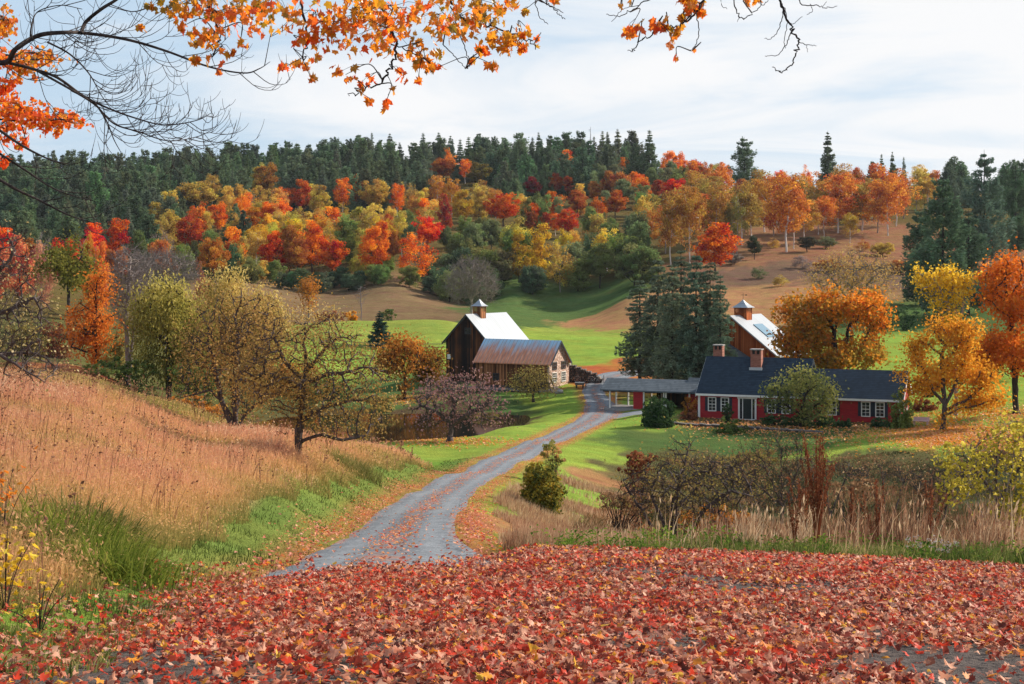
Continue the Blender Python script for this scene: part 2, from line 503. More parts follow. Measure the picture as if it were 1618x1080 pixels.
# ground cover by place: (picture column, distance, linear colour); nearest wins with a ragged edge
DIRT = (0.125, 0.108, 0.10); PINK = (0.46, 0.26, 0.15); TAN = (0.30, 0.17, 0.075); GRN = (0.15, 0.235, 0.04); LAWN = (0.20, 0.285, 0.05)
DGRN = (0.075, 0.12, 0.038); BRN = (0.17, 0.115, 0.06); FOR = (0.11, 0.085, 0.03); ORG = (0.36, 0.14, 0.045); MOUND = (0.31, 0.175, 0.08); KNOLL = (0.20, 0.25, 0.05); GULLY = (0.12, 0.085, 0.04); DBANK = (0.06, 0.065, 0.03)
CC = []
def zc(col, *pts):
    for p in pts: CC.append((p[0], p[1], col))
zc(DIRT, *[(px, Y) for px in (-300, 300, 600, 900, 1200, 1500, 1900) for Y in (-8, 0, 6, 10, 15)], *[(px, Y) for px in (620, 800, 1000, 1200, 1500, 1900) for Y in (19, 22)], (520, 19), (560, 23))
zc(GRN, (120, 13), (250, 16.5), (300, 19), (380, 24.5), (460, 30), (540, 43), (620, 63), (690, 92), (20, 10.5), (430, 27), (500, 36), (580, 52), (655, 76))
zc(PINK, (0, 15), (0, 22), (0, 32), (0, 44), (150, 17.5), (150, 24), (150, 34), (150, 46), (300, 26), (300, 34), (300, 46), (300, 58), (470, 38), (470, 50), (540, 57), (560, 66), (600, 70), (640, 80), (470, 62), (-300, 30), (-300, 50), (-400, 15))
zc(KNOLL, (100, 60), (200, 62), (300, 69), (380, 70), (0, 58))
zc((0.30, 0.11, 0.05), (120, 140), (90, 150), (150, 150))
zc((0.10, 0.10, 0.035), (0, 90), (150, 90), (300, 100), (230, 150), (300, 165), (400, 130), (250, 200), (350, 190), (100, 200), (180, 170), (30, 180))
zc(LAWN, (600, 100), (700, 105), (700, 118), (780, 108), (830, 122), (650, 118), (850, 135), (780, 130), (760, 90), (900, 160), (880, 150))
zc(DGRN, (640, 172), (720, 176), (800, 172), (560, 172), (600, 190), (700, 192))
zc((0.09, 0.07, 0.035), (500, 145), (600, 150), (700, 150), (780, 150), (560, 163), (660, 163), (740, 162), (800, 156))
zc(LAWN, (860, 175), (880, 182), (840, 180))
zc(ORG, (920, 190), (950, 198), (1000, 210), (1060, 212), (905, 204), (1090, 208), (1000, 215), (870, 205))
zc(LAWN, (860, 235), (930, 232), (1000, 235), (930, 260), (1000, 260), (860, 262), (1080, 240), (1100, 225), (560, 215), (620, 222), (700, 222), (460, 215))
zc(KNOLL, (560, 240), (620, 238), (700, 245), (480, 240), (560, 254), (660, 254), (900, 280), (870, 288))
zc(BRN, (460, 300), (560, 300), (680, 300), (460, 350), (560, 350), (680, 360), (460, 400), (560, 395), (680, 395), (340, 330), (720, 310))
zc(DGRN, (760, 300), (760, 360), (850, 330), (850, 380), (930, 345), (950, 390), (800, 395), (820, 300))
zc(MOUND, (925, 318), (960, 322), (1000, 330), (1060, 335), (1150, 325), (1200, 340), (1250, 345), (1300, 350), (1000, 305), (1100, 300), (1180, 310))
zc((0.225, 0.12, 0.062), (1150, 420), (1250, 440), (1350, 440), (1420, 470), (1250, 500), (1400, 520), (1600, 450), (1320, 480))
zc((0.14, 0.09, 0.06), (1230, 385), (1300, 395), (1180, 390), (1400, 400))
zc(FOR, *[(px, Y) for px in (-900, -400, 0, 200, 400, 600, 800, 1000) for Y in (450, 550, 700, 1000, 1500)], *[(px, Y) for px in (1150, 1300, 1450, 1650, 2000, 2600) for Y in (570, 700, 1000, 1500)], (0, 300), (100, 260), (-400, 250), (200, 330), (-400, 120))
zc(LAWN, (1500, 115), (1550, 125), (1600, 140), (1600, 180), (1450, 180), (1430, 220), (1440, 260), (1560, 230), (1300, 230), (1200, 230), (1700, 160), (1400, 124), (1300, 119), (1900, 180))
zc((0.34, 0.20, 0.04), (1560, 121), (1480, 120))
zc(DGRN, (1350, 300), (1430, 298), (1550, 300))
zc((0.13, 0.09, 0.04), (1200, 141), (1120, 146), (1300, 140))
zc(DGRN, (1200, 128), (1100, 132), (1200, 122), (1300, 130), (1010, 128))
zc(LAWN, (960, 138), (1000, 140), (930, 112), (905, 82), (880, 68), (820, 92), (860, 105), (800, 66), (780, 52))
zc(TAN, (800, 40), (840, 32), (900, 36), (960, 50), (1000, 40), (870, 48), (960, 75), (960, 95), (780, 44))
zc((0.12, 0.20, 0.035), *[(px, Y) for px in (830, 950, 1100, 1300, 1500, 1800) for Y in (27, 29.5)], (780, 34))
zc(GULLY, *[(px, Y) for px in (1050, 1200, 1400, 1600, 1900) for Y in (36, 48, 65, 82)])
zc(DBANK, *[(px, Y) for px in (1250, 1350, 1450, 1560, 1700) for Y in (97, 107)], (1100, 110))
zc((0.10, 0.095, 0.04), (1000, 102), (1050, 110), (1120, 113), (1200, 113), (1280, 112), (1350, 112), (1430, 112), (980, 88))
CC = [c for c in CC]
cu_, cv_ = uv_of(np.array([(c[0] - CX) / F * c[1] for c in CC]), np.array([c[1] for c in CC]))
ccol = np.array([c[2] for c in CC])
def ground_color(x, y):
    u, v = uv_of(x, y)
    jx = 0.05 * fbm(x / 3.0, y / 3.0, 21) + 0.05 * fbm(u * 30, v * 30, 22)
    jy = 0.03 * fbm(x / 3.0, y / 3.0, 31) + 0.03 * fbm(u * 30, v * 30, 32)
    u = u + jx; v = v + jy
    out = np.empty((len(u), 3))
    for i in range(0, len(u), 20000):
        s = slice(i, i + 20000)
        d2 = ((u[s, None] - cu_) * 1.0) ** 2 + ((v[s, None] - cv_) * 1.3) ** 2 + 1e-5
        w = d2 ** -4.0
        out[s] = (w @ ccol) / w.sum(1)[:, None]
    return out

def build_ground():
    V = np.stack([GXm, GYm, GZ], -1).reshape(-1, 3)
    r = np.arange(NV - 1)[:, None] * NU; c = np.arange(NU - 1)[None]
    f = np.stack([r + c, r + c + 1, r + NU + c + 1, r + NU + c], -1).reshape(-1, 4)
    a = Acc(); a.add(V, f, 0.5)
    m, N = mat('meadow_ground')
    col = N.n('ShaderNodeAttribute', attribute_name='cover').outputs['Color']
    pos = N.n('ShaderNodeNewGeometry').outputs['Position']
    n1 = N.noise(pos, 0.55, 8.0, 0.68)
    n2 = N.noise(pos, 5.0, 6.0, 0.7)
    n3 = N.noise(pos, 0.07, 3.0, 0.6)
    n4 = N.noise(N.vmul(pos, (0.06, 0.45, 0.5)), 1.0, 5.0, 0.65)
    f_ = N.math('ADD', N.math('MULTIPLY', n1, 0.8), N.math('ADD', N.math('MULTIPLY', n2, 0.8), N.math('ADD', N.math('MULTIPLY', n3, 0.4), N.math('MULTIPLY', n4, 0.5))))
    v_ = N.n('ShaderNodeMapRange', {0: f_, 1: 0.85, 2: 1.65, 3: 0.5, 4: 1.55}).outputs[0]
    h_ = N.n('ShaderNodeMapRange', {0: N.noise(pos, 0.2, 4.0, 0.6), 1: 0.3, 2: 0.7, 3: 0.47, 4: 0.52}).outputs[0]
    c_ = N.n('ShaderNodeHueSaturation', {'Hue': h_, 'Saturation': 1.0, 'Value': v_, 'Color': col}).outputs[0]
    b_ = N.n('ShaderNodeBump', {'Strength': 0.9, 'Distance': 0.25, 'Height': f_}).outputs[0]
    finish(N, N.n('ShaderNodeBsdfPrincipled', {'Base Color': c_, 'Roughness': 1.0, 'Specular IOR Level': 0.0, 'Normal': b_}).outputs[0])
    me = a.mesh('ground', m, True)
    col_ = ground_color(V[:, 0], V[:, 1])
    # mown strip between the drive and the dry slope, then fallen leaves along both sides of the drive
    gd = GRD.ravel()
    left_ = V[:, 0] < np.interp(V[:, 1], ROADC[:, 1], ROADC[:, 0])
    strip = np.clip((3.9 - gd) / .6, 0, 1) * np.clip((gd - 1.0) / .5, 0, 1) * left_ * (V[:, 1] > 16) * np.clip((115 - V[:, 1]) / 20, 0, 1)
    col_ = col_ * (1 - strip[:, None]) + np.array((0.14, 0.19, 0.045)) * strip[:, None]
    edge = np.clip(1 - np.abs(gd - 1.75) / .95, 0, 1) * np.clip(0.75 + 0.8 * fbm(V[:, 0] / 2.0, V[:, 1] / 2.0, 77), 0, 1) * (V[:, 1] > 15)
    col_ = col_ * (1 - edge[:, None] * .85) + np.array((0.42, 0.17, 0.07)) * edge[:, None] * .85
    ca = me.color_attributes.new('cover', 'FLOAT_COLOR', 'POINT')
    ca.data.foreach_set('color', np.hstack([col_, np.ones((len(col_), 1))]).astype(np.float32).ravel())
    o = bpy.data.objects.new('ground', me); COL.objects.link(o)
    return setting(o)
build_ground()

def road_z(x, y):
    return gz(x, y)
def build_road():
    C_ = catmull(ROADP, 40)
    keep = C_[:, 1] > 20.5
    C_ = C_[keep]; Nn = road_frame(C_)
    s = np.linspace(-1, 1, 15)
    t = np.arange(len(C_))
    # width: 2.9 m, opening out at the fork and into the yard
    hw = 1.5 + 0.25 * np.clip((32 - C_[:, 1]) / 8, 0, 1) + 2.2 * np.clip((C_[:, 1] - 190) / 15, 0, 1) + 0.7 * np.exp(-((C_[:, 1] - 157) / 10) ** 2)
    L_ = np.concatenate([[0], np.cumsum(np.linalg.norm(np.diff(C_[:, :2], axis=0), axis=1))])
    hw = hw + 0.13 * vnoise(L_ / 3.0, t * 0 + 3.3)
    hwl = hw + 0.13 * vnoise(L_ / 2.6, t * 0 + 8.1); hw = hw + 0.9 * np.clip((31 - C_[:, 1]) / 8, 0, 1) ** 1.5
    X = C_[:, None, 0] + Nn[:, None, 0] * s[None] * np.where(s < 0, hwl[:, None], hw[:, None])
    Y = C_[:, None, 1] + Nn[:, None, 1] * s[None] * np.where(s < 0, hwl[:, None], hw[:, None])
    Z = gz(X.ravel(), Y.ravel()).reshape(X.shape) + 0.04 - 0.055 * np.abs(s)[None] ** 6
    n = len(C_); k = len(s)
    r = np.arange(n - 1)[:, None] * k; c = np.arange(k - 1)[None]
    f = np.stack([r + c, r + c + 1, r + k + c + 1, r + k + c], -1).reshape(-1, 4)
    a = Acc(); a.add(np.stack([X, Y, Z], -1).reshape(-1, 3), f, np.tile((s + 1) / 2, n))
    m, N = mat('gravel_drive')
    pos = N.n('ShaderNodeNewGeometry').outputs['Position']
    t_ = N.n('ShaderNodeAttribute', attribute_name='tint').outputs['Fac']
    g1_ = N.noise(pos, 14.0, 4.0, 0.7)
    g2_ = N.noise(pos, 1.1, 5.0, 0.6)
    g3_ = N.n('ShaderNodeTexVoronoi', {'Vector': pos, 'Scale': 16.0}).outputs['Color']
    gg = N.n('ShaderNodeSeparateColor', {0: g3_}).outputs[0]
    ff = N.math('ADD', N.math('MULTIPLY', g1_, 0.4), N.math('ADD', N.math('MULTIPLY', g2_, 0.35), N.math('MULTIPLY', gg, 0.35)))
    c_ = N.ramp(ff, [(0.25, (0.05, 0.058, 0.07)), (0.55, (0.115, 0.13, 0.152)), (0.85, (0.28, 0.298, 0.32))])
    trk = N.n('ShaderNodeMapRange', {0: N.math('ABSOLUTE', N.math('SUBTRACT', N.math('ABSOLUTE', N.math('SUBTRACT', t_, 0.5)), 0.25)), 1: 0.02, 2: 0.13, 3: 1.0, 4: 0.0}).outputs[0]
    c_ = N.mix(N.math('MULTIPLY', trk, N.math('ADD', 0.15, N.math('MULTIPLY', g2_, 0.55))), c_, (0.24, 0.255, 0.275))
    # two worn wheel tracks, leaves gathered on the crown and along the edges
    ab = N.math('ABSOLUTE', N.math('SUBTRACT', t_, 0.5))
    mid = N.n('ShaderNodeMapRange', {0: ab, 1: 0.03, 2: 0.16, 3: 1.0, 4: 0.0}).outputs[0]
    edg = N.n('ShaderNodeMapRange', {0: ab, 1: 0.38, 2: 0.5, 3: 0.0, 4: 1.0}).outputs[0]
    pat = N.noise(pos, 0.9, 6.0, 0.7)
    pat2 = N.n('ShaderNodeMapRange', {0: pat, 1: 0.47, 2: 0.60, 3: 0.0, 4: 1.0}).outputs[0]
    le = N.math('MULTIPLY', N.math('MAXIMUM', N.math('MULTIPLY', mid, 0.9), edg), pat2)
    lc = N.ramp(N.noise(pos, 9.0, 3.0, 0.7), [(0.35, (0.22, 0.08, 0.04)), (0.6, (0.42, 0.17, 0.09)), (0.75, (0.50, 0.24, 0.10))])
    c_ = N.mix(le, c_, lc)
    b_ = N.n('ShaderNodeBump', {'Strength': 0.7, 'Distance': 0.05, 'Height': ff}).outputs[0]
    finish(N, N.n('ShaderNodeBsdfPrincipled', {'Base Color': c_, 'Roughness': 0.85, 'Specular IOR Level': 0.3, 'Normal': b_}).outputs[0])
    MAT['gravel'] = m
    setting(a.obj('road', m, None, True))
    # gravel apron from the drive to the open shed
    a = Acc()
    A0, A1 = P(952, 655, 151), P(1015, 649, 151.5)
    xs = np.linspace(0, 1, 14); ss = np.linspace(-1, 1, 9)
    cx = A0[0] + (A1[0] - A0[0]) * xs; cy = A0[1] + (A1[1] - A0[1]) * xs
    w = 3.4 - 1.0 * xs
    X = cx[:, None] + 0 * ss; Y = cy[:, None] + w[:, None] * ss[None]
    Z = gz(X.ravel(), Y.ravel()).reshape(X.shape) + 0.035 - 0.03 * np.abs(ss)[None] ** 6
    k = len(ss); r = np.arange(13)[:, None] * k; c = np.arange(k - 1)[None]
    a.add(np.stack([X, Y, Z], -1).reshape(-1, 3), np.stack([r + c, r + k + c, r + k + c + 1, r + c + 1], -1).reshape(-1, 4), 0.27)
    setting(a.obj('apron', m, None, True))
build_road()

def build_water():
    a = Acc()
    n = 60
    zW = -16.2
    cx0, cy0 = (655 - CX) / F * 147, 147.5
    ang = np.linspace(0, 2 * math.pi, n, endpoint=False)
    V = [(cx0, cy0, zW)] + [(cx0 + 24 * math.cos(t), cy0 + 15.5 * math.sin(t), zW) for t in ang]
    a.add(V, [(0, i + 1, (i + 1) % n + 1) for i in range(n)])
    m, N = mat('pond_water')
    pos = N.n('ShaderNodeNewGeometry').outputs['Position']
    b_ = N.n('ShaderNodeBump', {'Strength': 0.08, 'Distance': 0.02, 'Height': N.noise(N.vmul(pos, (1, 2.5, 1)), 1.5, 3.0, 0.5)}).outputs[0]
    finish(N, N.n('ShaderNodeBsdfPrincipled', {'Base Color': (0.012, 0.014, 0.010, 1), 'Roughness': 0.04, 'Specular IOR Level': 0.6, 'Normal': b_}).outputs[0])
    setting(a.obj('water', m))
build_water()

# ------------------------------------------------------------------ buildings
MAT['barn_board'] = plank_mat('old_barn_boards', (0.008, 0.008, 0.011), (0.035, 0.02, 0.015), (0.20, 0.07, 0.025), 0.24)
MAT['low_board'] = plank_mat('rust_brown_boards', (0.025, 0.015, 0.012), (0.19, 0.075, 0.035), (0.48, 0.21, 0.09), 0.24)
MAT['red_barn_board'] = plank_mat('red_stained_boards', (0.16, 0.035, 0.012), (0.36, 0.085, 0.025), (0.50, 0.15, 0.05), 0.26)
MAT['white'] = plain('white_paint', (0.78, 0.76, 0.72), 0.5, 0.07, 3.0)
MAT['dark_trim'] = plain('dark_trim', (0.03, 0.035, 0.04), 0.7, 0.3)
MAT['navy'] = plain('navy_shutter_paint', (0.012, 0.022, 0.04), 0.5, 0.15)
MAT['granite'] = plain('granite_base', (0.30, 0.28, 0.27), 0.9, 0.3, 4.0, 0.5)
MAT['iron'] = plain('dark_iron', (0.02, 0.02, 0.02), 0.5, 0.2)

def stone_mat(name, c1, c2, joint, scale, rnd=1.0):
    m, N = mat(name)
    co = N.n('ShaderNodeTexCoord').outputs['Object']
    sc = N.vmul(co, (1, 1, 1.7))
    v = N.n('ShaderNodeTexVoronoi', {'Vector': sc, 'Scale': scale, 'Randomness': rnd}, feature='DISTANCE_TO_EDGE').outputs['Distance']
    vc = N.n('ShaderNodeTexVoronoi', {'Vector': sc, 'Scale': scale, 'Randomness': rnd}).outputs['Color']
    g = N.n('ShaderNodeSeparateColor', {0: vc}).outputs[0]
    c = N.mix(g, c1, c2)
    c = N.mix(N.math('LESS_THAN', v, 0.045), c, joint)
    b = N.n('ShaderNodeBump', {'Strength': 0.8, 'Distance': 0.06, 'Height': v}).outputs[0]
    finish(N, N.n('ShaderNodeBsdfPrincipled', {'Base Color': c, 'Roughness': 0.95, 'Specular IOR Level': 0.1, 'Normal': b}).outputs[0])
    return m
MAT['field_stone'] = stone_mat('grey_field_stone', (0.045, 0.042, 0.045), (0.17, 0.15, 0.15), (0.008, 0.008, 0.008), 2.0)
MAT['pale_stone'] = stone_mat('pale_pink_wall', (0.46, 0.30, 0.23), (0.68, 0.52, 0.44), (0.17, 0.09, 0.07), 2.6)

def clap_mat():
    m, N = mat('red_clapboard')
    co = N.n('ShaderNodeTexCoord').outputs['Object']
    s = N.n('ShaderNodeSeparateXYZ', {0: co})
    fr = N.math('FRACT', N.math('DIVIDE', s.outputs[2], 0.13))
    nz = N.noise(N.vmul(co, (0.6, 0.6, 6)), 2.0, 4.0, 0.6)
    c = N.ramp(nz, [(0.3, (0.34, 0.012, 0.022)), (0.7, (0.52, 0.03, 0.035))])
    c = N.mix(N.math('LESS_THAN', fr, 0.12), c, (0.10, 0.006, 0.008))
    b = N.n('ShaderNodeBump', {'Strength': 0.6, 'Distance': 0.02, 'Height': fr}).outputs[0]
    finish(N, N.n('ShaderNodeBsdfPrincipled', {'Base Color': c, 'Roughness': 0.6, 'Specular IOR Level': 0.3, 'Normal': b}).outputs[0])
    return m
MAT['red_clap'] = clap_mat()
def shingle_mat(name, c1, c2, row=0.16):
    m, N = mat(name)
    co = N.n('ShaderNodeTexCoord').outputs['Object']
    s = N.n('ShaderNodeSeparateXYZ', {0: co})
    z = N.math('DIVIDE', s.outputs[2], row)
    k = N.math('FLOOR', z)
    xx = N.math('FLOOR', N.math('ADD', N.math('DIVIDE', s.outputs[0], 0.3), N.math('MULTIPLY', k, 0.5)))
    wn = N.n('ShaderNodeTexWhiteNoise', {'Vector': N.n('ShaderNodeCombineXYZ', {0: xx, 1: k, 2: 0.0}).outputs[0]}, noise_dimensions='3D').outputs[0]
    lg = N.noise(co, 0.8, 5.0, 0.65)
    c = N.mix(N.math('ADD', N.math('MULTIPLY', wn, 0.55), N.math('MULTIPLY', lg, 0.5)), c1, c2)
    c = N.mix(N.math('LESS_THAN', N.math('FRACT', z), 0.14), c, tuple(q * .4 for q in c1))
    finish(N, N.n('ShaderNodeBsdfPrincipled', {'Base Color': c, 'Roughness': 0.8, 'Specular IOR Level': 0.3}).outputs[0])
    return m
MAT['shingle'] = shingle_mat('dark_blue_shingles', (0.007, 0.016, 0.030), (0.024, 0.046, 0.075))
MAT['shingle_grey'] = shingle_mat('grey_shingles', (0.05, 0.065, 0.08), (0.13, 0.155, 0.18))
MAT['brick'] = shingle_mat('old_red_brick', (0.20, 0.065, 0.045), (0.42, 0.18, 0.13), 0.09)

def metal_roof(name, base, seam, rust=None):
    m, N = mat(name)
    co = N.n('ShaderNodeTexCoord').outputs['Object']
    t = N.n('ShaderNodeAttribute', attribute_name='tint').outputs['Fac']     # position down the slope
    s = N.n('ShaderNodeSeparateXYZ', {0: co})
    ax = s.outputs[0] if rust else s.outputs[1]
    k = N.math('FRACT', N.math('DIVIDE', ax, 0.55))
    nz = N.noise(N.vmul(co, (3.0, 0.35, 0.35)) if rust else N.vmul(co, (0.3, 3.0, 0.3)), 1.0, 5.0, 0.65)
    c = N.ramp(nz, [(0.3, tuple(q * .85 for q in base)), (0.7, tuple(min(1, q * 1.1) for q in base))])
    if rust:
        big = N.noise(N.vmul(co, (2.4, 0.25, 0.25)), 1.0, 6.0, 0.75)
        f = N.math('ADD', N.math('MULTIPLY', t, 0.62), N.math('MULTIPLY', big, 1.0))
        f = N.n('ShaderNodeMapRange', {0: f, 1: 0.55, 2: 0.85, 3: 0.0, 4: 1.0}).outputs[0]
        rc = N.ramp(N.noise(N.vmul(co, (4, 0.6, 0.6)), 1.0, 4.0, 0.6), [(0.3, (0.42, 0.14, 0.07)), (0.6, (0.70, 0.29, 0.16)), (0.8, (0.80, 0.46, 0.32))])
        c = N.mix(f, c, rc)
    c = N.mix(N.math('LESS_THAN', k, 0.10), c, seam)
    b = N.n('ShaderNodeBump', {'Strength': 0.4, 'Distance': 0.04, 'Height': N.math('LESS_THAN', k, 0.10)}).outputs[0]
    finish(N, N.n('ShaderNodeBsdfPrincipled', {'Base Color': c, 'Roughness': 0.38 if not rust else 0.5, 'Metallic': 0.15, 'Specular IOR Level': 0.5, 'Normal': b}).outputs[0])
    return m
MAT['white_metal'] = metal_roof('bright_sheet_roof', (0.36, 0.39, 0.43), (0.24, 0.265, 0.30))
MAT['rust_sky_metal'] = metal_roof('rusting_roof_painted_sky', (0.36, 0.56, 0.72), (0.26, 0.22, 0.22), True)  # blue base is sky reflection painted in, strongest at the ridge; rust is real
def glass_mat():
    m, N = mat('window_glass')
    co = N.n('ShaderNodeTexCoord').outputs['Object']
    c = N.ramp(N.noise(co, 2.5, 3.0), [(0.35, (0.006, 0.008, 0.012)), (0.7, (0.05, 0.055, 0.065))])
    finish(N, N.n('ShaderNodeBsdfPrincipled', {'Base Color': c, 'Roughness': 0.06, 'Specular IOR Level': 0.7}).outputs[0])
    return m
MAT['glass'] = glass_mat()

def gable_walls(acc, L, D, H, R, t=0.2, openings=()):
    """hollow box of walls with gables at x=0 and x=L; ridge along x, rise R"""
    box(acc, 0, L, 0, t, 0, H); box(acc, 0, L, D - t, D, 0, H)
    for x0, x1 in ((0.004, t), (L - t, L - 0.004)):
        acc_poly = [(0.004, 0), (D - 0.004, 0), (D - 0.004, H), (D / 2, H + R), (0.004, H)]
        n = 5
        V = [(x0, y, z) for y, z in acc_poly] + [(x1, y, z) for y, z in acc_poly]
        acc.add(V, [[0, 4, 3, 2, 1]]); acc.add(V, [[5, 6, 7, 8, 9]])
        acc.add(V, [[i, (i + 1) % n, (i + 1) % n + n, i + n] for i in range(n)])

def roof_slope(acc, x0, x1, ye, ze, yr, zr, thick=0.14, nx=2, ny=12):
    """one plane of a roof from the eave (ye,ze) up to the ridge (yr,zr); tint runs 1 at the eave to 0 at the ridge"""
    V = []; T = []
    for j in range(ny + 1):
        k = j / ny
        for i in range(nx + 1):
            V.append((x0 + (x1 - x0) * i / nx, ye + (yr - ye) * k, ze + (zr - ze) * k)); T.append(1 - k)
    w = nx + 1
    f = [(j * w + i, j * w + i + 1, (j + 1) * w + i + 1, (j + 1) * w + i) for j in range(ny) for i in range(nx)]
    if yr < ye: f = [q[::-1] for q in f]
    acc.add(V, f, T)
    Vb = [(a, b, c - thick) for a, b, c in (V[0], V[nx], V[-1], V[-1 - nx])]
    Vt = [V[0], V[nx], V[-1], V[-1 - nx]]
    acc.add(Vt + Vb, [(7, 6, 5, 4), (0, 4, 5, 1), (1, 5, 6, 2), (2, 6, 7, 3), (3, 7, 4, 0)], [1, 1, 0, 0, 1, 1, 0, 0])

def sash(parent, x, z, w, h, y, facing=-1, panes=(2, 4), shutters=0.0, mats=('white', 'glass', 'navy'), axis='x', name='window'):
    """a window as a part: frame with glass and bars; sits on a wall at y (axis x) or x=y (axis y)"""
    def rect(acc, a0, a1, d0, d1, z0, z1):
        d0, d1 = y + facing * d0, y + facing * d1
        if d0 > d1: d0, d1 = d1, d0
        box(acc, a0, a1, d0, d1, z0, z1) if axis == 'x' else box(acc, d0, d1, a0, a1, z0, z1)
    fr = Acc(); b = 0.09
    rect(fr, x - w / 2 - b, x - w / 2, 0, 0.07, z - b, z + h + b); rect(fr, x + w / 2, x + w / 2 + b, 0, 0.07, z - b, z + h + b)
    rect(fr, x - w / 2, x + w / 2, 0, 0.07, z + h, z + h + b); rect(fr, x - w / 2, x + w / 2, 0, 0.10, z - b, z)
    nx, nz = panes
    for i in range(1, nx): rect(fr, x - w / 2 + w * i / nx - .016, x - w / 2 + w * i / nx + .016, 0.025, 0.052, z, z + h)
    for j in range(1, nz):
        k = .03 if j * 2 == nz else .015
        rect(fr, x - w / 2, x + w / 2, 0.022, 0.055, z + h * j / nz - k, z + h * j / nz + k)
    o = fr.obj(name, MAT[mats[0]], parent)
    g = Acc(); rect(g, x - w / 2, x + w / 2, 0.004, 0.02, z, z + h); g.obj('pane', MAT[mats[1]], o)
    if shutters:
        for s in (-1, 1):
            a = Acc(); c0 = x + s * (w / 2 + b + shutters / 2 + .015)
            rect(a, c0 - shutters / 2, c0 + shutters / 2, 0.003, 0.035, z - .06, z + h + .06)
            for kk in range(9):
                zc_ = z + h * (kk + .5) / 9
                rect(a, c0 - shutters / 2 + .04, c0 + shutters / 2 - .04, 0.035, 0.048, zc_ - .035, zc_ + .02)
            a.obj('shutter', MAT[mats[2]], parent)
    return o

def cupola(parent, x, y, zb, w, h, roof_h, body, roof, vane=True):
    """square louvred turret with a bell-cast roof; body is the part, roof and vane its sub-parts"""
    a = Acc(); t = w / 2
    box(a, x - t, x + t, y - t, y + t, zb - 1.0, zb + h * .34)
    for sx in (-1, 1):
        for sy in (-1, 1):
            box(a, x + sx * t - (.14 if sx > 0 else 0), x + sx * t + (0 if sx > 0 else .14), y + sy * t - (.14 if sy > 0 else 0), y + sy * t + (0 if sy > 0 else .14), zb + h * .34, zb + h)
    for k in range(6):
        z0 = zb + h * (.36 + .1 * k)
        box(a, x - t + .1, x + t - .1, y - t + .03 , y + t - .03, z0, z0 + h * .06)
    box(a, x - t - .06, x + t + .06, y - t - .06, y + t + .06, zb + h * .94, zb + h + .02)
    o = a.obj('cupola', body, parent)
    r = Acc(); prof = [(1.36, 0), (1.05, .16), (.66, .42), (.3, .74), (0.06, 1.0)]
    V = [(x + q * t * sx, y + q * t * sy, zb + h + .02 + p * roof_h) for q, p in prof for sx, sy in ((-1, -1), (1, -1), (1, 1), (-1, 1))]
    fs = [(4 * k + i, 4 * k + (i + 1) % 4, 4 * k + 4 + (i + 1) % 4, 4 * k + 4 + i) for k in range(len(prof) - 1) for i in range(4)]
    r.add(V, fs + [(3, 2, 1, 0)], 0.3); r.obj('cupola_roof', roof, o)
    if vane:
        v = Acc(); zt = zb + h + roof_h
        tube(v, [(x, y, zt - .05), (x, y, zt + .9)], .025, 5); tube(v, [(x - .35, y, zt + .65), (x + .35, y, zt + .65)], .02, 5)
        v.add([(x + .35, y, zt + .55), (x + .6, y, zt + .65), (x + .35, y, zt + .75)], [(0, 1, 2)])
        v.obj('weather_vane', MAT['iron'], o)
    return o

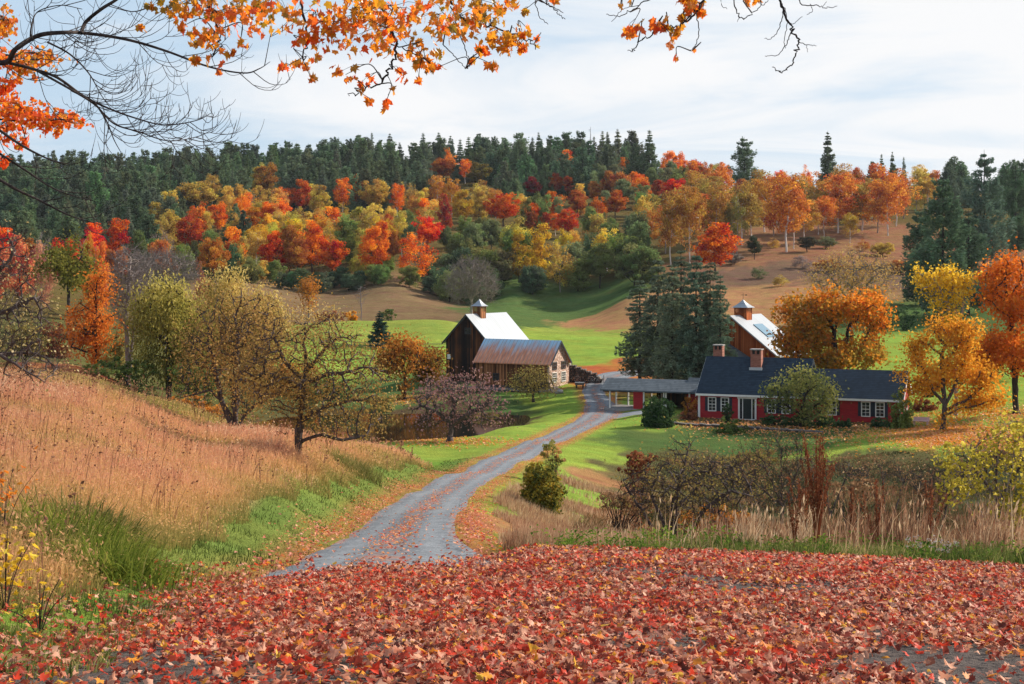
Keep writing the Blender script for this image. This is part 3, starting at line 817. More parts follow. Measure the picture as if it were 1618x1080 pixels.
# ---- the tall dark barn: gable to the front, ridge running back to the right
A30 = math.radians(30)
BX, BY = (738 - CX) / F * 197.0, 197.0
def build_barn():
    zb, ze, zr = -15.6, -9.38, -5.85
    ze, zr = ze - zb, zr - zb
    w2 = 3.45; L = 10.4
    t = thing('barn', 'tall dark brown barn with a bright metal roof and a louvred turret on its ridge', 'barn', (BX, BY, zb), -A30)
    # local: x along the gable, y back along the ridge
    a = Acc()
    poly = [(-w2, 0), (w2, 0), (w2, ze), (0, zr - .12), (-w2, ze)]
    prism(a, poly, 0, 0.2); prism(a, [(p[0] * .998, p[1]) for p in poly], L - .2, L)
    box(a, -w2 + .003, -w2 + .2, 0.2, L - .2, 0, ze); box(a, w2 - .2, w2 - .003, 0.2, L - .2, 0, ze)
    a.obj('wall', MAT['barn_board'], t)
    r = Acc(); ov = .45; fo = .4
    dz = (zr - ze) / w2
    for s in (-1, 1):
        V = []; T = []
        for j in range(9):
            k = j / 8
            for i in range(2):
                V.append((s * (w2 + ov) * (1 - k), -fo + (L + 2 * fo) * i, ze - ov * dz + (zr - ze + ov * dz) * k + .08)); T.append(1 - k)
        f = [(2 * j, 2 * j + 1, 2 * j + 3, 2 * j + 2) for j in range(8)]
        r.add(V, f if s > 0 else [q[::-1] for q in f], T)
        c_ = [V[0], V[1], V[-1], V[-2]]
        r.add(c_ + [(p[0], p[1], p[2] - .13) for p in c_], [(4, 5, 6, 7), (0, 4, 5, 1), (1, 5, 6, 2), (3, 2, 6, 7), (0, 3, 7, 4)], .5)
    r.obj('roof', MAT['white_metal'], t)
    b = Acc()
    for s in (-1, 1):
        q0 = (s * (w2 + ov), -fo - .05, ze - ov * dz - .26); q1 = (0, -fo - .05, zr - .18)
        b.add([q0, (q0[0], q0[1], q0[2] + .30), (q1[0], q1[1], q1[2] + .24), q1, (q0[0], q0[1] + .045, q0[2]), (q0[0], q0[1] + .045, q0[2] + .30), (q1[0], q1[1] + .045, q1[2] + .24), (q1[0], q1[1] + .045, q1[2])],
              [(0, 1, 2, 3), (7, 6, 5, 4), (1, 5, 6, 2), (0, 3, 7, 4)])
    b.obj('bargeboard', MAT['dark_trim'], t)
    cupola(t, 0, 3.3, zr - .05, 1.35, 1.15, .95, MAT['low_board'], MAT['white_metal'])
    sash(t, 0.15, zr - 2.6, .85, .7, 0, -1, (2, 3), mats=('dark_trim', 'glass', 'navy'))
    d_ = Acc(); box(d_, -.35, .7, -.07, -.003, zr - 4.5, zr - 2.75); box(d_, -.42, .77, -.10, -.003, zr - 4.62, zr - 4.5); d_.obj('hayloft_door', plank_mat('hayloft_boards', (0.012, 0.011, 0.011), (0.03, 0.022, 0.018), (0.07, 0.035, 0.02), .2), t)
    d_ = Acc(); box(d_, -1.2, 1.5, -.08, -.003, .35, 3.0)
    for q in (-1.15, 1.3): box(d_, q, q + .15, -.11, -.08, .35, 3.0)
    box(d_, -1.0, 1.3, -.11, -.08, 1.6, 1.75)
    d_.obj('barn_door', MAT['barn_board'], t)
    n_ = Acc(); box(n_, -w2 + .25, -w2 + .75, -.06, -.003, ze - 2.7, ze - 2.05); n_.obj('notice_board', MAT['white'], t)
    f_ = Acc(); box(f_, -w2 - .06, w2 + .06, -.06, L + .06, -1.2, .34); f_.obj('footing', MAT['field_stone'], t)
build_barn()

def build_low_barn():
    Yc, zb = 184.0, -15.0
    L, D = 11.1, 5.3
    X1 = (868 - CX) / F * Yc
    x0 = X1 - L * math.cos(A30); y0 = Yc + L * math.sin(A30)
    ze, zr = -11.62 - zb, -9.0 - zb
    t = thing('low_barn', 'low barn with a rusting metal roof and pale gable end beside the tall barn', 'barn', (x0, y0, zb), -A30)
    a = Acc(); box(a, 0, L - .25, 0, .2, 0, ze); box(a, 0, L - .25, D - .2, D, 0, ze)
    V = [(0.003, y, z) for y, z in ((0.003, 0), (D - .003, 0), (D - .003, ze), (D / 2, zr - .1), (.003, ze))]
    V2 = [(v[0] + .2, v[1], v[2]) for v in V]
    a.add(V + V2, [[0, 4, 3, 2, 1]]); a.add(V + V2, [[5, 6, 7, 8, 9]])
    a.obj('wall', MAT['low_board'], t)
    g = Acc(); V = [(L - .25, y, z) for y, z in ((-.02, 0), (D + .02, 0), (D + .02, ze), (D / 2, zr - .1), (-.02, ze))]; V2 = [(v[0] + .27, v[1], v[2]) for v in V]
    g.add(V + V2, [[0, 4, 3, 2, 1]]); g.add(V + V2, [[5, 6, 7, 8, 9]]); g.add(V + V2, [[i, (i + 1) % 5, (i + 1) % 5 + 5, i + 5] for i in range(5)])
    g.obj('gable_wall', MAT['pale_stone'], t)
    r = Acc(); dz = (zr - ze) / (D / 2); ov = .35
    roof_slope(r, -.3, L + .35, -ov, ze - ov * dz + .08, D / 2, zr + .08, nx=2)
    roof_slope(r, -.3, L + .35, D + ov, ze - ov * dz + .08, D / 2, zr + .08, nx=2)
    r.obj('roof', MAT['rust_sky_metal'], t)
    b = Acc()
    for s, yy in ((-1, -ov), (1, D + ov)):
        q0 = (L + .355, yy, ze - ov * dz - .28); q1 = (L + .355, D / 2, zr - .22)
        b.add([q0, (q0[0], q0[1], q0[2] + .33), (q1[0], q1[1], q1[2] + .29), q1, (q0[0] + .05, q0[1], q0[2]), (q0[0] + .05, q0[1], q0[2] + .33), (q1[0] + .05, q1[1], q1[2] + .29), (q1[0] + .05, q1[1], q1[2])], [(3, 2, 1, 0), (4, 5, 6, 7), (1, 2, 6, 5), (0, 4, 7, 3)])
    b.obj('bargeboard', MAT['navy'], t)
    for yy in (1.35, 3.85):
        sash(t, yy, .75, 1.05, 1.15, L + .02, 1, (3, 4), axis='y')
        sash(t, yy, ze - .95, 1.0, .8, L + .02, 1, (2, 2), axis='y', mats=('dark_trim', 'glass', 'navy'))
    for xx, zz_ in ((3.1, .8), (6.3, .8)):
        sash(t, xx, zz_, .8, .8, 0, -1, (2, 2), mats=('dark_trim', 'glass', 'navy'))
    d_ = Acc(); box(d_, L - 1.5, L - .5, -.07, -.003, .1, 2.2); d_.obj('door', MAT['barn_board'], t)
    f_ = Acc(); box(f_, -.05, L + .08, -.07, D + .07, -1.6, .12); f_.obj('footing', MAT['field_stone'], t)
    # stone terrace with a timber edge in front of the low barn
    w = thing('terrace_wall', 'grey stone terrace wall with a timber edge under the low barn', 'wall', (x0, y0, zb), -A30)
    a = Acc(); box(a, -1.0, L + 1.5, -1.9, -1.5, -2.4, -.35); box(a, L + 1.1, L + 1.5, -1.5, 2.2, -2.0, -.35); a.obj('stone_face', MAT['field_stone'], w)
    a = Acc(); box(a, -1.1, L + 1.6, -2.0, -1.45, -.35, -.12); box(a, L + 1.05, L + 1.6, -1.45, 2.3, -.35, -.12); a.obj('timber_edge', plain('grey_timber', (0.20, 0.19, 0.20), .9, .35, 3.0), w)
    a = Acc(); box(a, -1.0, L + 1.1, -1.5, -.08, -1.8, -.2); a.obj('fill', plain('trodden_earth', (0.13, 0.10, 0.08), 1, .3), w)
    return x0, y0, zb, L
LBx, LBy, LBz, LBL = build_low_barn()

def build_back_barn():
    Yc = 182.0; zb = -15.0
    b = math.radians(33)
    ax, az, ez = (1155 - CX) / F * Yc, (HY - 499) / F * Yc, (HY - 557) / F * Yc
    w2 = 6.1; L = 9.3; ze, zr = ez - zb, az - zb
    t = thing('red_barn', 'reddish brown barn with a bright roof, skylight and turret behind the dark roofed house', 'barn', (ax, Yc, zb), -b)
    a = Acc(); poly = [(-w2, 0), (w2, 0), (w2, ze), (0, zr - .12), (-w2, ze)]
    prism(a, poly, 0, .2); prism(a, [(p[0] * .998, p[1]) for p in poly], L - .2, L)
    box(a, -w2 + .003, -w2 + .2, .2, L - .2, 0, ze); box(a, w2 - .2, w2 - .003, .2, L - .2, 0, ze)
    a.obj('wall', MAT['red_barn_board'], t)
    r = Acc(); ov, fo = .4, .35; dz = (zr - ze) / w2
    for s in (-1, 1):
        V = []; T = []
        for j in range(9):
            k = j / 8
            for i in range(2):
                V.append((s * (w2 + ov) * (1 - k), -fo + (L + 2 * fo) * i, ze - ov * dz + (zr - ze + ov * dz) * k + .08)); T.append(1 - k)
        f = [(2 * j, 2 * j + 1, 2 * j + 3, 2 * j + 2) for j in range(8)]
        r.add(V, f if s > 0 else [q[::-1] for q in f], T)
        c_ = [V[0], V[1], V[-1], V[-2]]
        r.add(c_ + [(p[0], p[1], p[2] - .2) for p in c_], [(4, 5, 6, 7), (0, 4, 5, 1), (1, 5, 6, 2), (3, 2, 6, 7), (0, 3, 7, 4)], .2)
    r.obj('roof', MAT['white_metal'], t)
    sk = Acc(); k0, k1 = .38, .72
    q = [((w2) * (1 - k), y, ze + (zr - ze) * k + .22) for k, y in ((k0, 3.2), (k0, 6.0), (k1, 6.0), (k1, 3.2))]
    slab(sk, q, .14); sk.obj('skylight', plain('skylight_glass', (0.12, 0.24, 0.34), .08, .1, 2, 0, 0, .8), t)
    cupola(t, 0, 3.8, zr - .05, 1.75, 1.05, 1.0, MAT['red_barn_board'], MAT['white_metal'])
    # lean-to along the front with its own sloping roof
    ln = Acc(); box(ln, -5.6, 2.6, -2.6, -.02, 0, 4.2); V = [(-5.6, 4.2), (2.6, 4.2), (-3.0, 7.3)]
    prism(ln, V, -2.6, -.03)
    o = ln.obj('lean_to', MAT['red_barn_board'], t)
    lr = Acc(); slab(lr, [(2.9, -2.9, 4.05), (2.9, .0, 4.05), (-3.0, .0, 7.5), (-3.0, -2.9, 7.5)], .16); slab(lr, [(-3.0, -2.9, 7.5), (-3.0, .0, 7.5), (-5.9, .0, 4.05), (-5.9, -2.9, 4.05)], .16)
    lr.obj('lean_to_roof', MAT['shingle_grey'], o)
    sash(t, 3.4, 2.2, 1.0, 1.2, 0, -1, (2, 2)); sash(t, -.4, 2.0, .9, 1.1, -2.6, -1, (2, 2), mats=('dark_trim', 'glass', 'navy'))
    f_ = Acc(); box(f_, -w2 - .05, w2 + .05, -.05, L + .05, -1, .25); f_.obj('footing', MAT['field_stone'], t)
build_back_barn()

# ---- the red house: main block, wing, chimneys
A22 = math.radians(22.4)
def build_house():
    x0, y0 = (1104 - CX) / F * 148.0, 148.0
    zb = -15.25
    t = thing('farmhouse', 'long red clapboard farmhouse with a dark blue roof, white trim and two brick chimneys', 'house', (x0, y0, zb), -A22)
    Lm, Dm, Hm, Rm = 10.9, 8.2, 2.85, 3.35
    Lw, Dw, Hw, Rw = 9.5, 6.7, 2.78, 2.42
    a = Acc(); gable_walls(a, Lm, Dm, Hm, Rm); a.obj('wall', MAT['red_clap'], t)
    a = Acc(); b = Acc(); gable_walls(b, Lw, Dw, Hw, Rw)
    V = np.vstack(b.V); V[:, 0] += Lm + .002; V[:, 1] += .35
    a.V = [V]; a.Fs = b.Fs; a.T = b.T; a.nv = b.nv
    a.obj('wing_wall', MAT['red_clap'], t)
    r = Acc(); ov = .32; dz = Rm / (Dm / 2)
    roof_slope(r, -.22, Lm + .22, -ov, Hm - ov * dz + .12, Dm / 2, Hm + Rm + .12); roof_slope(r, -.22, Lm + .22, Dm + ov, Hm - ov * dz + .12, Dm / 2, Hm + Rm + .12)
    r.obj('roof', MAT['shingle'], t)
    r = Acc(); dw = Rw / (Dw / 2)
    roof_slope(r, Lm + .01, Lm + Lw + .28, .35 - ov, Hw - ov * dw + .12, .35 + Dw / 2, Hw + Rw + .12); roof_slope(r, Lm + .01, Lm + Lw + .28, .35 + Dw + ov, Hw - ov * dw + .12, .35 + Dw / 2, Hw + Rw + .12)
    r.obj('wing_roof', MAT['shingle'], t)
    # white trim: eave boards, corner boards, rakes
    tr = Acc()
    box(tr, -.05, Lm - .003, -.06, -.003, Hm - .32, Hm - .06)
    box(tr, -.055, .16, -.064, -.003, 0.1, Hm - .32); box(tr, -.06, -.003, -.06, .16, .1, Hm - .3)
    box(tr, -.2, Lm + .2, -ov - .06, -ov - .003, Hm - ov * dz - .12, Hm - ov * dz + .09)
    tr.obj('eave_trim', MAT['white'], t)
    tr = Acc(); yw = .35
    box(tr, Lm + .01, Lm + Lw + .05, yw - .06, yw - .003, Hw - .32, Hw - .06)
    box(tr, Lm + Lw - .14, Lm + Lw + .055, yw - .064, yw - .003, .1, Hw - .32)
    box(tr, Lm + .24, Lm + Lw + .26, yw - ov - .06, yw - ov - .003, Hw - ov * dw - .12, Hw - ov * dw + .09)
    tr.obj('wing_trim', MAT['white'], t)
    def rake(xa, yc, D, H, R, s):
        q = Acc(); d_ = R / (D / 2)
        for sg in (-1, 1):
            y_e = yc + sg * (D / 2 + .28); z_e = H - .28 * d_ - .02
            P_ = [(xa, y_e, z_e - .26), (xa, y_e, z_e), (xa, yc, H + R - .02), (xa, yc, H + R - .3)]
            P2 = [(p[0] + s * .05, p[1], p[2]) for p in P_]
            q.add(P_ + P2, [(0, 1, 2, 3), (7, 6, 5, 4), (1, 5, 6, 2), (0, 3, 7, 4), (0, 4, 5, 1)])
        return q
    rake(Lm + Lw + .29, yw + Dw / 2, Dw, Hw, Rw, 1).obj('rake_board', MAT['white'], t)
    rake(-.23, Dm / 2, Dm, Hm, Rm, -1).obj('rake_board', MAT['white'], t)
    rake(Lm + .225, Dm / 2, Dm, Hm, Rm, 1).obj('rake_board', MAT['navy'], t)
    f_ = Acc(); box(f_, -.04, Lm + .04, -.05, Dm + .05, -1.2, .16); box(f_, Lm + .045, Lm + Lw + .05, yw - .05, yw + Dw + .05, -1.2, .16); f_.obj('footing', MAT['granite'], t)
    # windows: columns measured on the facade
    def sx(px):
        q = (px - CX) / F
        return (q * y0 - x0) / (math.cos(A22) + q * math.sin(A22))
    for px in (1125.3, 1145.5): sash(t, sx(px), .95, .70, 1.30, 0, -1, (2, 4), .30)
    for px in (1219, 1242): sash(t, sx(px), .95, .72, 1.30, 0, -1, (2, 4), .30)
    def sxw(px):
        q = (px - CX) / F; yy = y0 + yw * math.cos(A22); xx = x0 + yw * math.sin(A22)
        return (q * yy - xx) / (math.cos(A22) + q * math.sin(A22))
    for px in (1315, 1368, 1390.5): sash(t, sxw(px), .95, .72, 1.32, yw, -1, (2, 4), .30)
    # gable windows of the wing
    sash(t, yw + 2.2, 1.0, .75, 1.3, Lm + Lw, 1, (2, 4), .28, axis='y'); sash(t, yw + 4.6, 1.0, .75, 1.3, Lm + Lw, 1, (2, 4), .28, axis='y')
    # doorway: white surround with side lights
    xd = sx(1181); d_ = Acc()
    box(d_, xd - .95, xd - .78, -.12, -.003, .2, 2.45); box(d_, xd + .78, xd + .95, -.12, -.003, .2, 2.45); box(d_, xd - 1.02, xd + 1.02, -.16, -.003, 2.28, 2.53)
    box(d_, xd - .52, xd - .44, -.10, -.003, .2, 2.28); box(d_, xd + .44, xd + .52, -.10, -.003, .2, 2.28); box(d_, xd - .78, xd + .78, -.2, -.003, .08, .2)
    o = d_.obj('door_surround', MAT['white'], t)
    q = Acc(); box(q, xd - .78, xd - .52, -.03, -.004, .2, 2.28); box(q, xd + .52, xd + .78, -.03, -.004, .2, 2.28); q.obj('side_light', MAT['glass'], o)
    q = Acc(); box(q, xd - .44, xd + .44, -.05, -.004, .2, 2.28)
    for i in (0, 1):
        for j in range(3): box(q, xd - .36 + .4 * i, xd - .04 + .4 * i, -.062, -.05, .32 + .66 * j, .86 + .66 * j)
    dd = q.obj('door', plain('dark_door_paint', (0.012, 0.022, 0.022), .5, .2), t)
    q = Acc(); box(q, xd + .3, xd + .36, -.12, -.05, 1.1, 1.2); q.obj('handle', MAT['iron'], dd)
    # chimneys
    def chimney(xc, yc, zb_, zt, w, dpt):
        c = Acc(); box(c, xc - w / 2, xc + w / 2, yc - dpt / 2, yc + dpt / 2, zb_, zt - .55)
        for i, xs in enumerate((-1, 1)):
            box(c, xc + xs * w / 2 - (.16 if xs > 0 else 0), xc + xs * w / 2 + (0 if xs > 0 else .16), yc - dpt / 2, yc + dpt / 2, zt - .55, zt - .12)
        box(c, xc - .08, xc + .08, yc - dpt / 2, yc + dpt / 2, zt - .55, zt - .12)
        o = c.obj('chimney', MAT['brick'], t)
        k = Acc(); box(k, xc - w / 2 - .06, xc + w / 2 + .06, yc - dpt / 2 - .06, yc + dpt / 2 + .06, zt - .12, zt); k.obj('cap', MAT['granite'], o)
        fl = Acc(); box(fl, xc - w / 2 + .16, xc + w / 2 - .16, yc - dpt / 2 + .22, yc + dpt / 2 - .22, zt - .56, zt - .12); fl.obj('flue', MAT['iron'], o)
        return o
    chimney(.95, Dm / 2 + .6, Hm + 1.6, Hm + Rm + 1.35, 1.0, .9)
    o = chimney(5.4, Dm / 2 - .95, Hm + 1.2, Hm + Rm + 1.05, 1.1, 1.0)
    q = Acc(); zf = Hm + (Dm / 2 - 1.45) * dz
    box(q, 5.4 - .68, 5.4 + .68, Dm / 2 - 1.56, Dm / 2 - 1.452, zf - .15, zf + .32); q.obj('flashing', plain('lead_flashing', (.45, .47, .5), .5, .1), o)
    st = Acc(); box(st, xd - .9, xd + .9, -.95, -.2, -.4, .07); st.obj('doorstep', MAT['granite'], t)
    return x0, y0, zb
HX, HYY, HZ = build_house()

def build_shed():
    """open sided cart shed joined to the house's left end"""
    ca, sa = math.cos(A22), math.sin(A22)
    L = 10.3; D = 4.2
    x1, y1 = (1098 - CX) / F * 153.2, 153.2
    x0, y0 = x1 - L * ca, y1 + L * sa
    zb = -14.98; H = 2.10; R = .95
    t = thing('cart_shed', 'low open fronted shed with grey roof and white posts joined to the farmhouse', 'shed', (x0, y0, zb), -A22)
    a = Acc(); box(a, 0, L, -.1, D, -.8, .03); a.obj('floor', plain('shed_floor', (.30, .28, .27), .9, .2), t)
    def sx(px):
        q = (px - CX) / F
        return (q * y0 - x0) / (ca + q * sa)
    for px in (963.5, 1017, 1048.5, 1052, 1089):
        p = Acc(); xx = sx(px); box(p, xx - .075, xx + .075, .0, .15, .03, H - .18); p.obj('post', MAT['white'], t)
    for xx in (.08, 1.5, 2.9, 4.2, 5.4):
        p = Acc(); box(p, xx - .07, xx + .07, D - .25, D - .1, .03, H - .1); p.obj('post', MAT['white'], t)
    a = Acc(); xa, xb = sx(1000.5), sx(1015.5); box(a, xa, xb, .02, .12, .03, H - .18); box(a, xa, xa + .1, .12, D - .3, .03, H - .18); a.obj('red_panel', MAT['red_clap'], t)
    a = Acc(); box(a, xb + .4, L, D - .24, D - .12, .03, H - .15); a.obj('back_wall', MAT['barn_board'], t)
    a = Acc(); box(a, .06, 3.8, D - .2, D - .14, .55, .63); box(a, .06, 3.8, D - .2, D - .14, .95, 1.03); a.obj('rail', MAT['barn_board'], t)
    a = Acc(); box(a, -.25, L, -.12, .02, H - .18, H + .02); a.obj('fascia', MAT['white'], t)
    a = Acc(); box(a, -.2, L, .17, .3, H - .3, H - .02); a.obj('beam', MAT['barn_board'], t)
    r = Acc(); dz = R / (D / 2)
    roof_slope(r, -.35, L + .5, -.4, H - .4 * dz + .16, D / 2, H + R + .16); roof_slope(r, -.35, L + .5, D + .3, H - .3 * dz + .16, D / 2, H + R + .16)
    r.obj('roof', MAT['shingle_grey'], t)
    g = Acc(); V = [(.02, 0.1, H - .02), (.02, D - .1, H - .02), (.02, D / 2, H + R - .05)]; V2 = [(v[0] + .1, v[1], v[2]) for v in V]
    g.add(V + V2, [(0, 2, 1), (3, 4, 5)]); g.obj('gable_board', MAT['red_clap'], t)
    # link to the house
    k = Acc(); box(k, L - 1.15, L + .35, .9, D - .3, .03, H + .3); o = k.obj('link_wall', MAT['red_clap'], t)
    q = Acc(); roof_slope(q, L - 1.3, L + .5, .35, H + .12, D / 2 + .2, H + R + .42); roof_slope(q, L - 1.3, L + .5, D + .1, H + .1, D / 2 + .2, H + R + .42); q.obj('link_roof', MAT['shingle_grey'], o)
build_shed()

# ---- terrace in front of the house: low dark stone wall
def build_garden_wall():
    pts = [(1062, 678, 141.5), (1120, 684, 139.5), (1180, 686, 137.5), (1240, 688, 135.5), (1300, 690, 133.5)]
    q = [P(*p) for p in pts]
    t = thing('garden_wall', 'low dark stone retaining wall along the garden in front of the farmhouse', 'wall', (q[0][0], q[0][1], 0))
    a = Acc(); cpz = Acc(); rg = np.random.default_rng(5)
    C_ = catmull(np.array(q), 12)
    for i in range(len(C_) - 1):
        p0, p1 = C_[i] - [q[0][0], q[0][1], 0], C_[i + 1] - [q[0][0], q[0][1], 0]
        h = .10 * rg.random()
        zt = -15.1 + h
        a.add([(p0[0], p0[1], -17), (p1[0], p1[1], -17), (p1[0], p1[1], zt), (p0[0], p0[1], zt), (p0[0] + .1, p0[1] + .55, -17), (p1[0] + .1, p1[1] + .55, -17), (p1[0] + .1, p1[1] + .55, zt), (p0[0] + .1, p0[1] + .55, zt)],
              [(0, 1, 2, 3), (7, 6, 5, 4), (3, 2, 6, 7), (0, 3, 7, 4), (1, 5, 6, 2)])
        cpz.add([(p0[0], p0[1] - .08, zt), (p1[0], p1[1] - .08, zt), (p1[0] + .1, p1[1] + .62, zt), (p0[0] + .1, p0[1] + .62, zt), (p0[0], p0[1] - .08, zt + .12), (p1[0], p1[1] - .08, zt + .12), (p1[0] + .1, p1[1] + .62, zt + .12), (p0[0] + .1, p0[1] + .62, zt + .12)],
              [(3, 2, 1, 0), (4, 5, 6, 7), (0, 1, 5, 4), (1, 2, 6, 5), (2, 3, 7, 6), (3, 0, 4, 7)])
    a.obj('stone_face', MAT['field_stone'], t)
    cpz.obj('coping', plain('coping_stone', (.14, .12, .11), .9, .4, 2.0), t)
build_garden_wall()

# ---- small things round the yard
def build_woodpile():
    rg = np.random.default_rng(3)
    x0, y0 = (900 - CX) / F * 190, 190.0
    t = thing('woodpile', 'long dark stack of firewood beside the pale gable of the low barn', 'woodpile', (x0, y0, g1(x0, y0)), -.18)
    logs = Acc()
    n = 16
    for i in range(n):
        top = 2.55 - 1.6 * i / n - (.3 if i > 12 else 0)
        for j in range(int(top / .26)):
            r_ = .115 + .03 * rg.random(); xx = .15 + .27 * i + rg.uniform(-.04, .04) + (.13 if j % 2 else 0); zc_ = .12 + .25 * j
            tube(logs, [(xx, rg.uniform(-.1, .1), zc_), (xx + rg.uniform(-.05, .05), 1.3 + rg.uniform(-.2, .2), zc_)], r_, 7, rg.random(), True)
    m, N = mat('cut_logs')
    tt = N.n('ShaderNodeAttribute', attribute_name='tint').outputs['Fac']
    finish(N, N.n('ShaderNodeBsdfPrincipled', {'Base Color': N.ramp(tt, [(0, (.02, .017, .016)), (.7, (.075, .06, .055)), (1, (.22, .17, .14))]), 'Roughness': .95}).outputs[0])
    logs.obj('log_stack', m, t)
    q = Acc(); box(q, -.1, .02, -.1, 1.4, -.3, 2.5); q.obj('stake', MAT['bark_pale'], t)
    q = Acc(); box(q, 4.55, 4.65, -.1, .1, -.3, 1.0); q.obj('stake', MAT['bark_pale'], t)
    for k, xx in enumerate((1.1, 2.95)):
        w = Acc(); ang = np.linspace(0, 2 * math.pi, 22); tube(w, [(xx + .42 * math.cos(a), -.25, .45 + .42 * math.sin(a)) for a in ang], .035, 5)
        for a in ang[:-1:3]: tube(w, [(xx, -.25, .45), (xx + .42 * math.cos(a), -.25, .45 + .42 * math.sin(a))], .018, 4)
        o = w.obj('old_wagon_wheel', MAT['bark_pale'], None); o.location = (x0, y0, g1(x0, y0)); o.rotation_euler = (0.12, 0, -.18)
        tag(o, ('spoked wooden wheel propped against the tall end of the woodpile', 'spoked wooden wheel propped against the low end of the woodpile')[k], 'wagon wheel')
build_woodpile()
def build_trough():
    x0, y0 = (916 - CX) / F * 183, 183.0
    t = thing('farm_cart', 'small pale topped cart left on the grass in front of the woodpile', 'cart', (x0, y0, g1(x0, y0)), -.2)
    a = Acc(); box(a, -.55, .55, -.4, .4, .45, .72); a.obj('tray', plain('cart_boards', (.10, .085, .08), .9, .3), t)
    a = Acc(); box(a, -.6, .6, -.45, .45, .72, .79); a.obj('lid', plain('cart_lid', (.55, .5, .45), .7, .15), t)
    for s in (-.42, .42):
        for k in (-.3, .3):
            w = Acc(); tube(w, [(s, k, 0.02), (s, k, .45)], .05, 6); w.obj('leg', MAT['bark'], t)
    w = Acc(); ang = np.linspace(0, 2 * math.pi, 20); tube(w, [(.78, .32 * math.cos(q), .34 + .32 * math.sin(q)) for q in ang], .05, 5)
    for q in ang[:-1:4]: tube(w, [(.78, 0, .34), (.78, .32 * math.cos(q), .34 + .32 * math.sin(q))], .02, 4)
    w.obj('wheel', MAT['bark_pale'], t)
    # boulders at the end of the terrace
    rg = np.random.default_rng(8)
    for k, (px, py, Y, s) in enumerate(((877, 615, 180.5, .75), (884, 618, 179, .55))):
        b = Acc(); n_, m_ = 10, 8
        th = np.linspace(0, math.pi, m_); ph = np.linspace(0, 2 * math.pi, n_, endpoint=False)
        rr = 1 + .25 * rg.normal(size=(m_, n_)) * np.sin(th)[:, None]
        V = np.stack([rr * np.sin(th)[:, None] * np.cos(ph), rr * np.sin(th)[:, None] * np.sin(ph), .65 * np.cos(th)[:, None] + 0 * rr], -1) * s
        i = np.arange(m_ - 1)[:, None] * n_; j = np.arange(n_)[None]
        b.add(V.reshape(-1, 3), np.stack([i + j, i + n_ + j, i + n_ + (j + 1) % n_, i + (j + 1) % n_], -1).reshape(-1, 4))
        o = b.obj('boulder', MAT['pale_stone'] if k == 0 else MAT['granite'], None, True)
        X = (px - CX) / F * Y; o.location = (X, Y, g1(X, Y) + .25 * s)
        tag(o, ('larger pinkish boulder at the corner of the terrace wall', 'smaller grey boulder at the corner of the terrace wall')[k], 'boulder')
build_trough()
def build_sled():
    x0, y0 = (1455 - CX) / F * 136, 136.0
    t = thing('garden_bench', 'low pale pink garden bench on the lawn at the end of the farmhouse', 'bench', (x0, y0, g1(x0, y0)), -.5)
    m = plain('pink_board', (.62, .42, .42), .6, .12)
    a = Acc(); box(a, -.75, .75, -.22, .22, .40, .47); a.obj('seat', m, t)
    a = Acc(); slab(a, [(-.75, .22, .45), (.75, .22, .45), (.75, .34, .8), (-.75, .34, .8)], .05); a.obj('backrest', m, t)
    for s in (-.62, .62):
        a = Acc(); box(a, s - .05, s + .05, -.2, .2, 0, .40); a.obj('leg', m, t)
build_sled()
def build_fences():
    """plain rail fences in the field behind the barns"""
    m = plain('grey_rail', (.13, .11, .10), .95, .3)
    def fence(pts, h, lab, step=3.0):
        C_ = catmull(np.array(pts), 30)
        L = np.concatenate([[0], np.cumsum(np.linalg.norm(np.diff(C_[:, :2], axis=0), axis=1))])
        n = int(L[-1] / step); s = np.linspace(0, L[-1], n + 1)
        X = np.interp(s, L, C_[:, 0]); Y = np.interp(s, L, C_[:, 1]); Z = gz(X, Y)
        t = thing('rail_fence', lab, 'fence', (X[0], Y[0], Z[0]))
        rel = np.stack([X - X[0], Y - Y[0], Z - Z[0]], 1)
        for k, zz_ in enumerate((.55, 1.05)):
            r = Acc(); tube(r, rel + [0, 0, zz_], .055, 5); r.obj('rail', m, t)
        for p in rel:
            q = Acc(); tube(q, [p + [0, 0, -.3], p + [0, 0, 1.3]], .075, 6); q.obj('post', m, t)
    fence([P(505, 552, 222), P(560, 552, 222), P(640, 551, 223), P(706, 549, 224)], 1, 'weathered two rail fence at the foot of the grassy knoll behind the barn', 4.0)
build_fences()

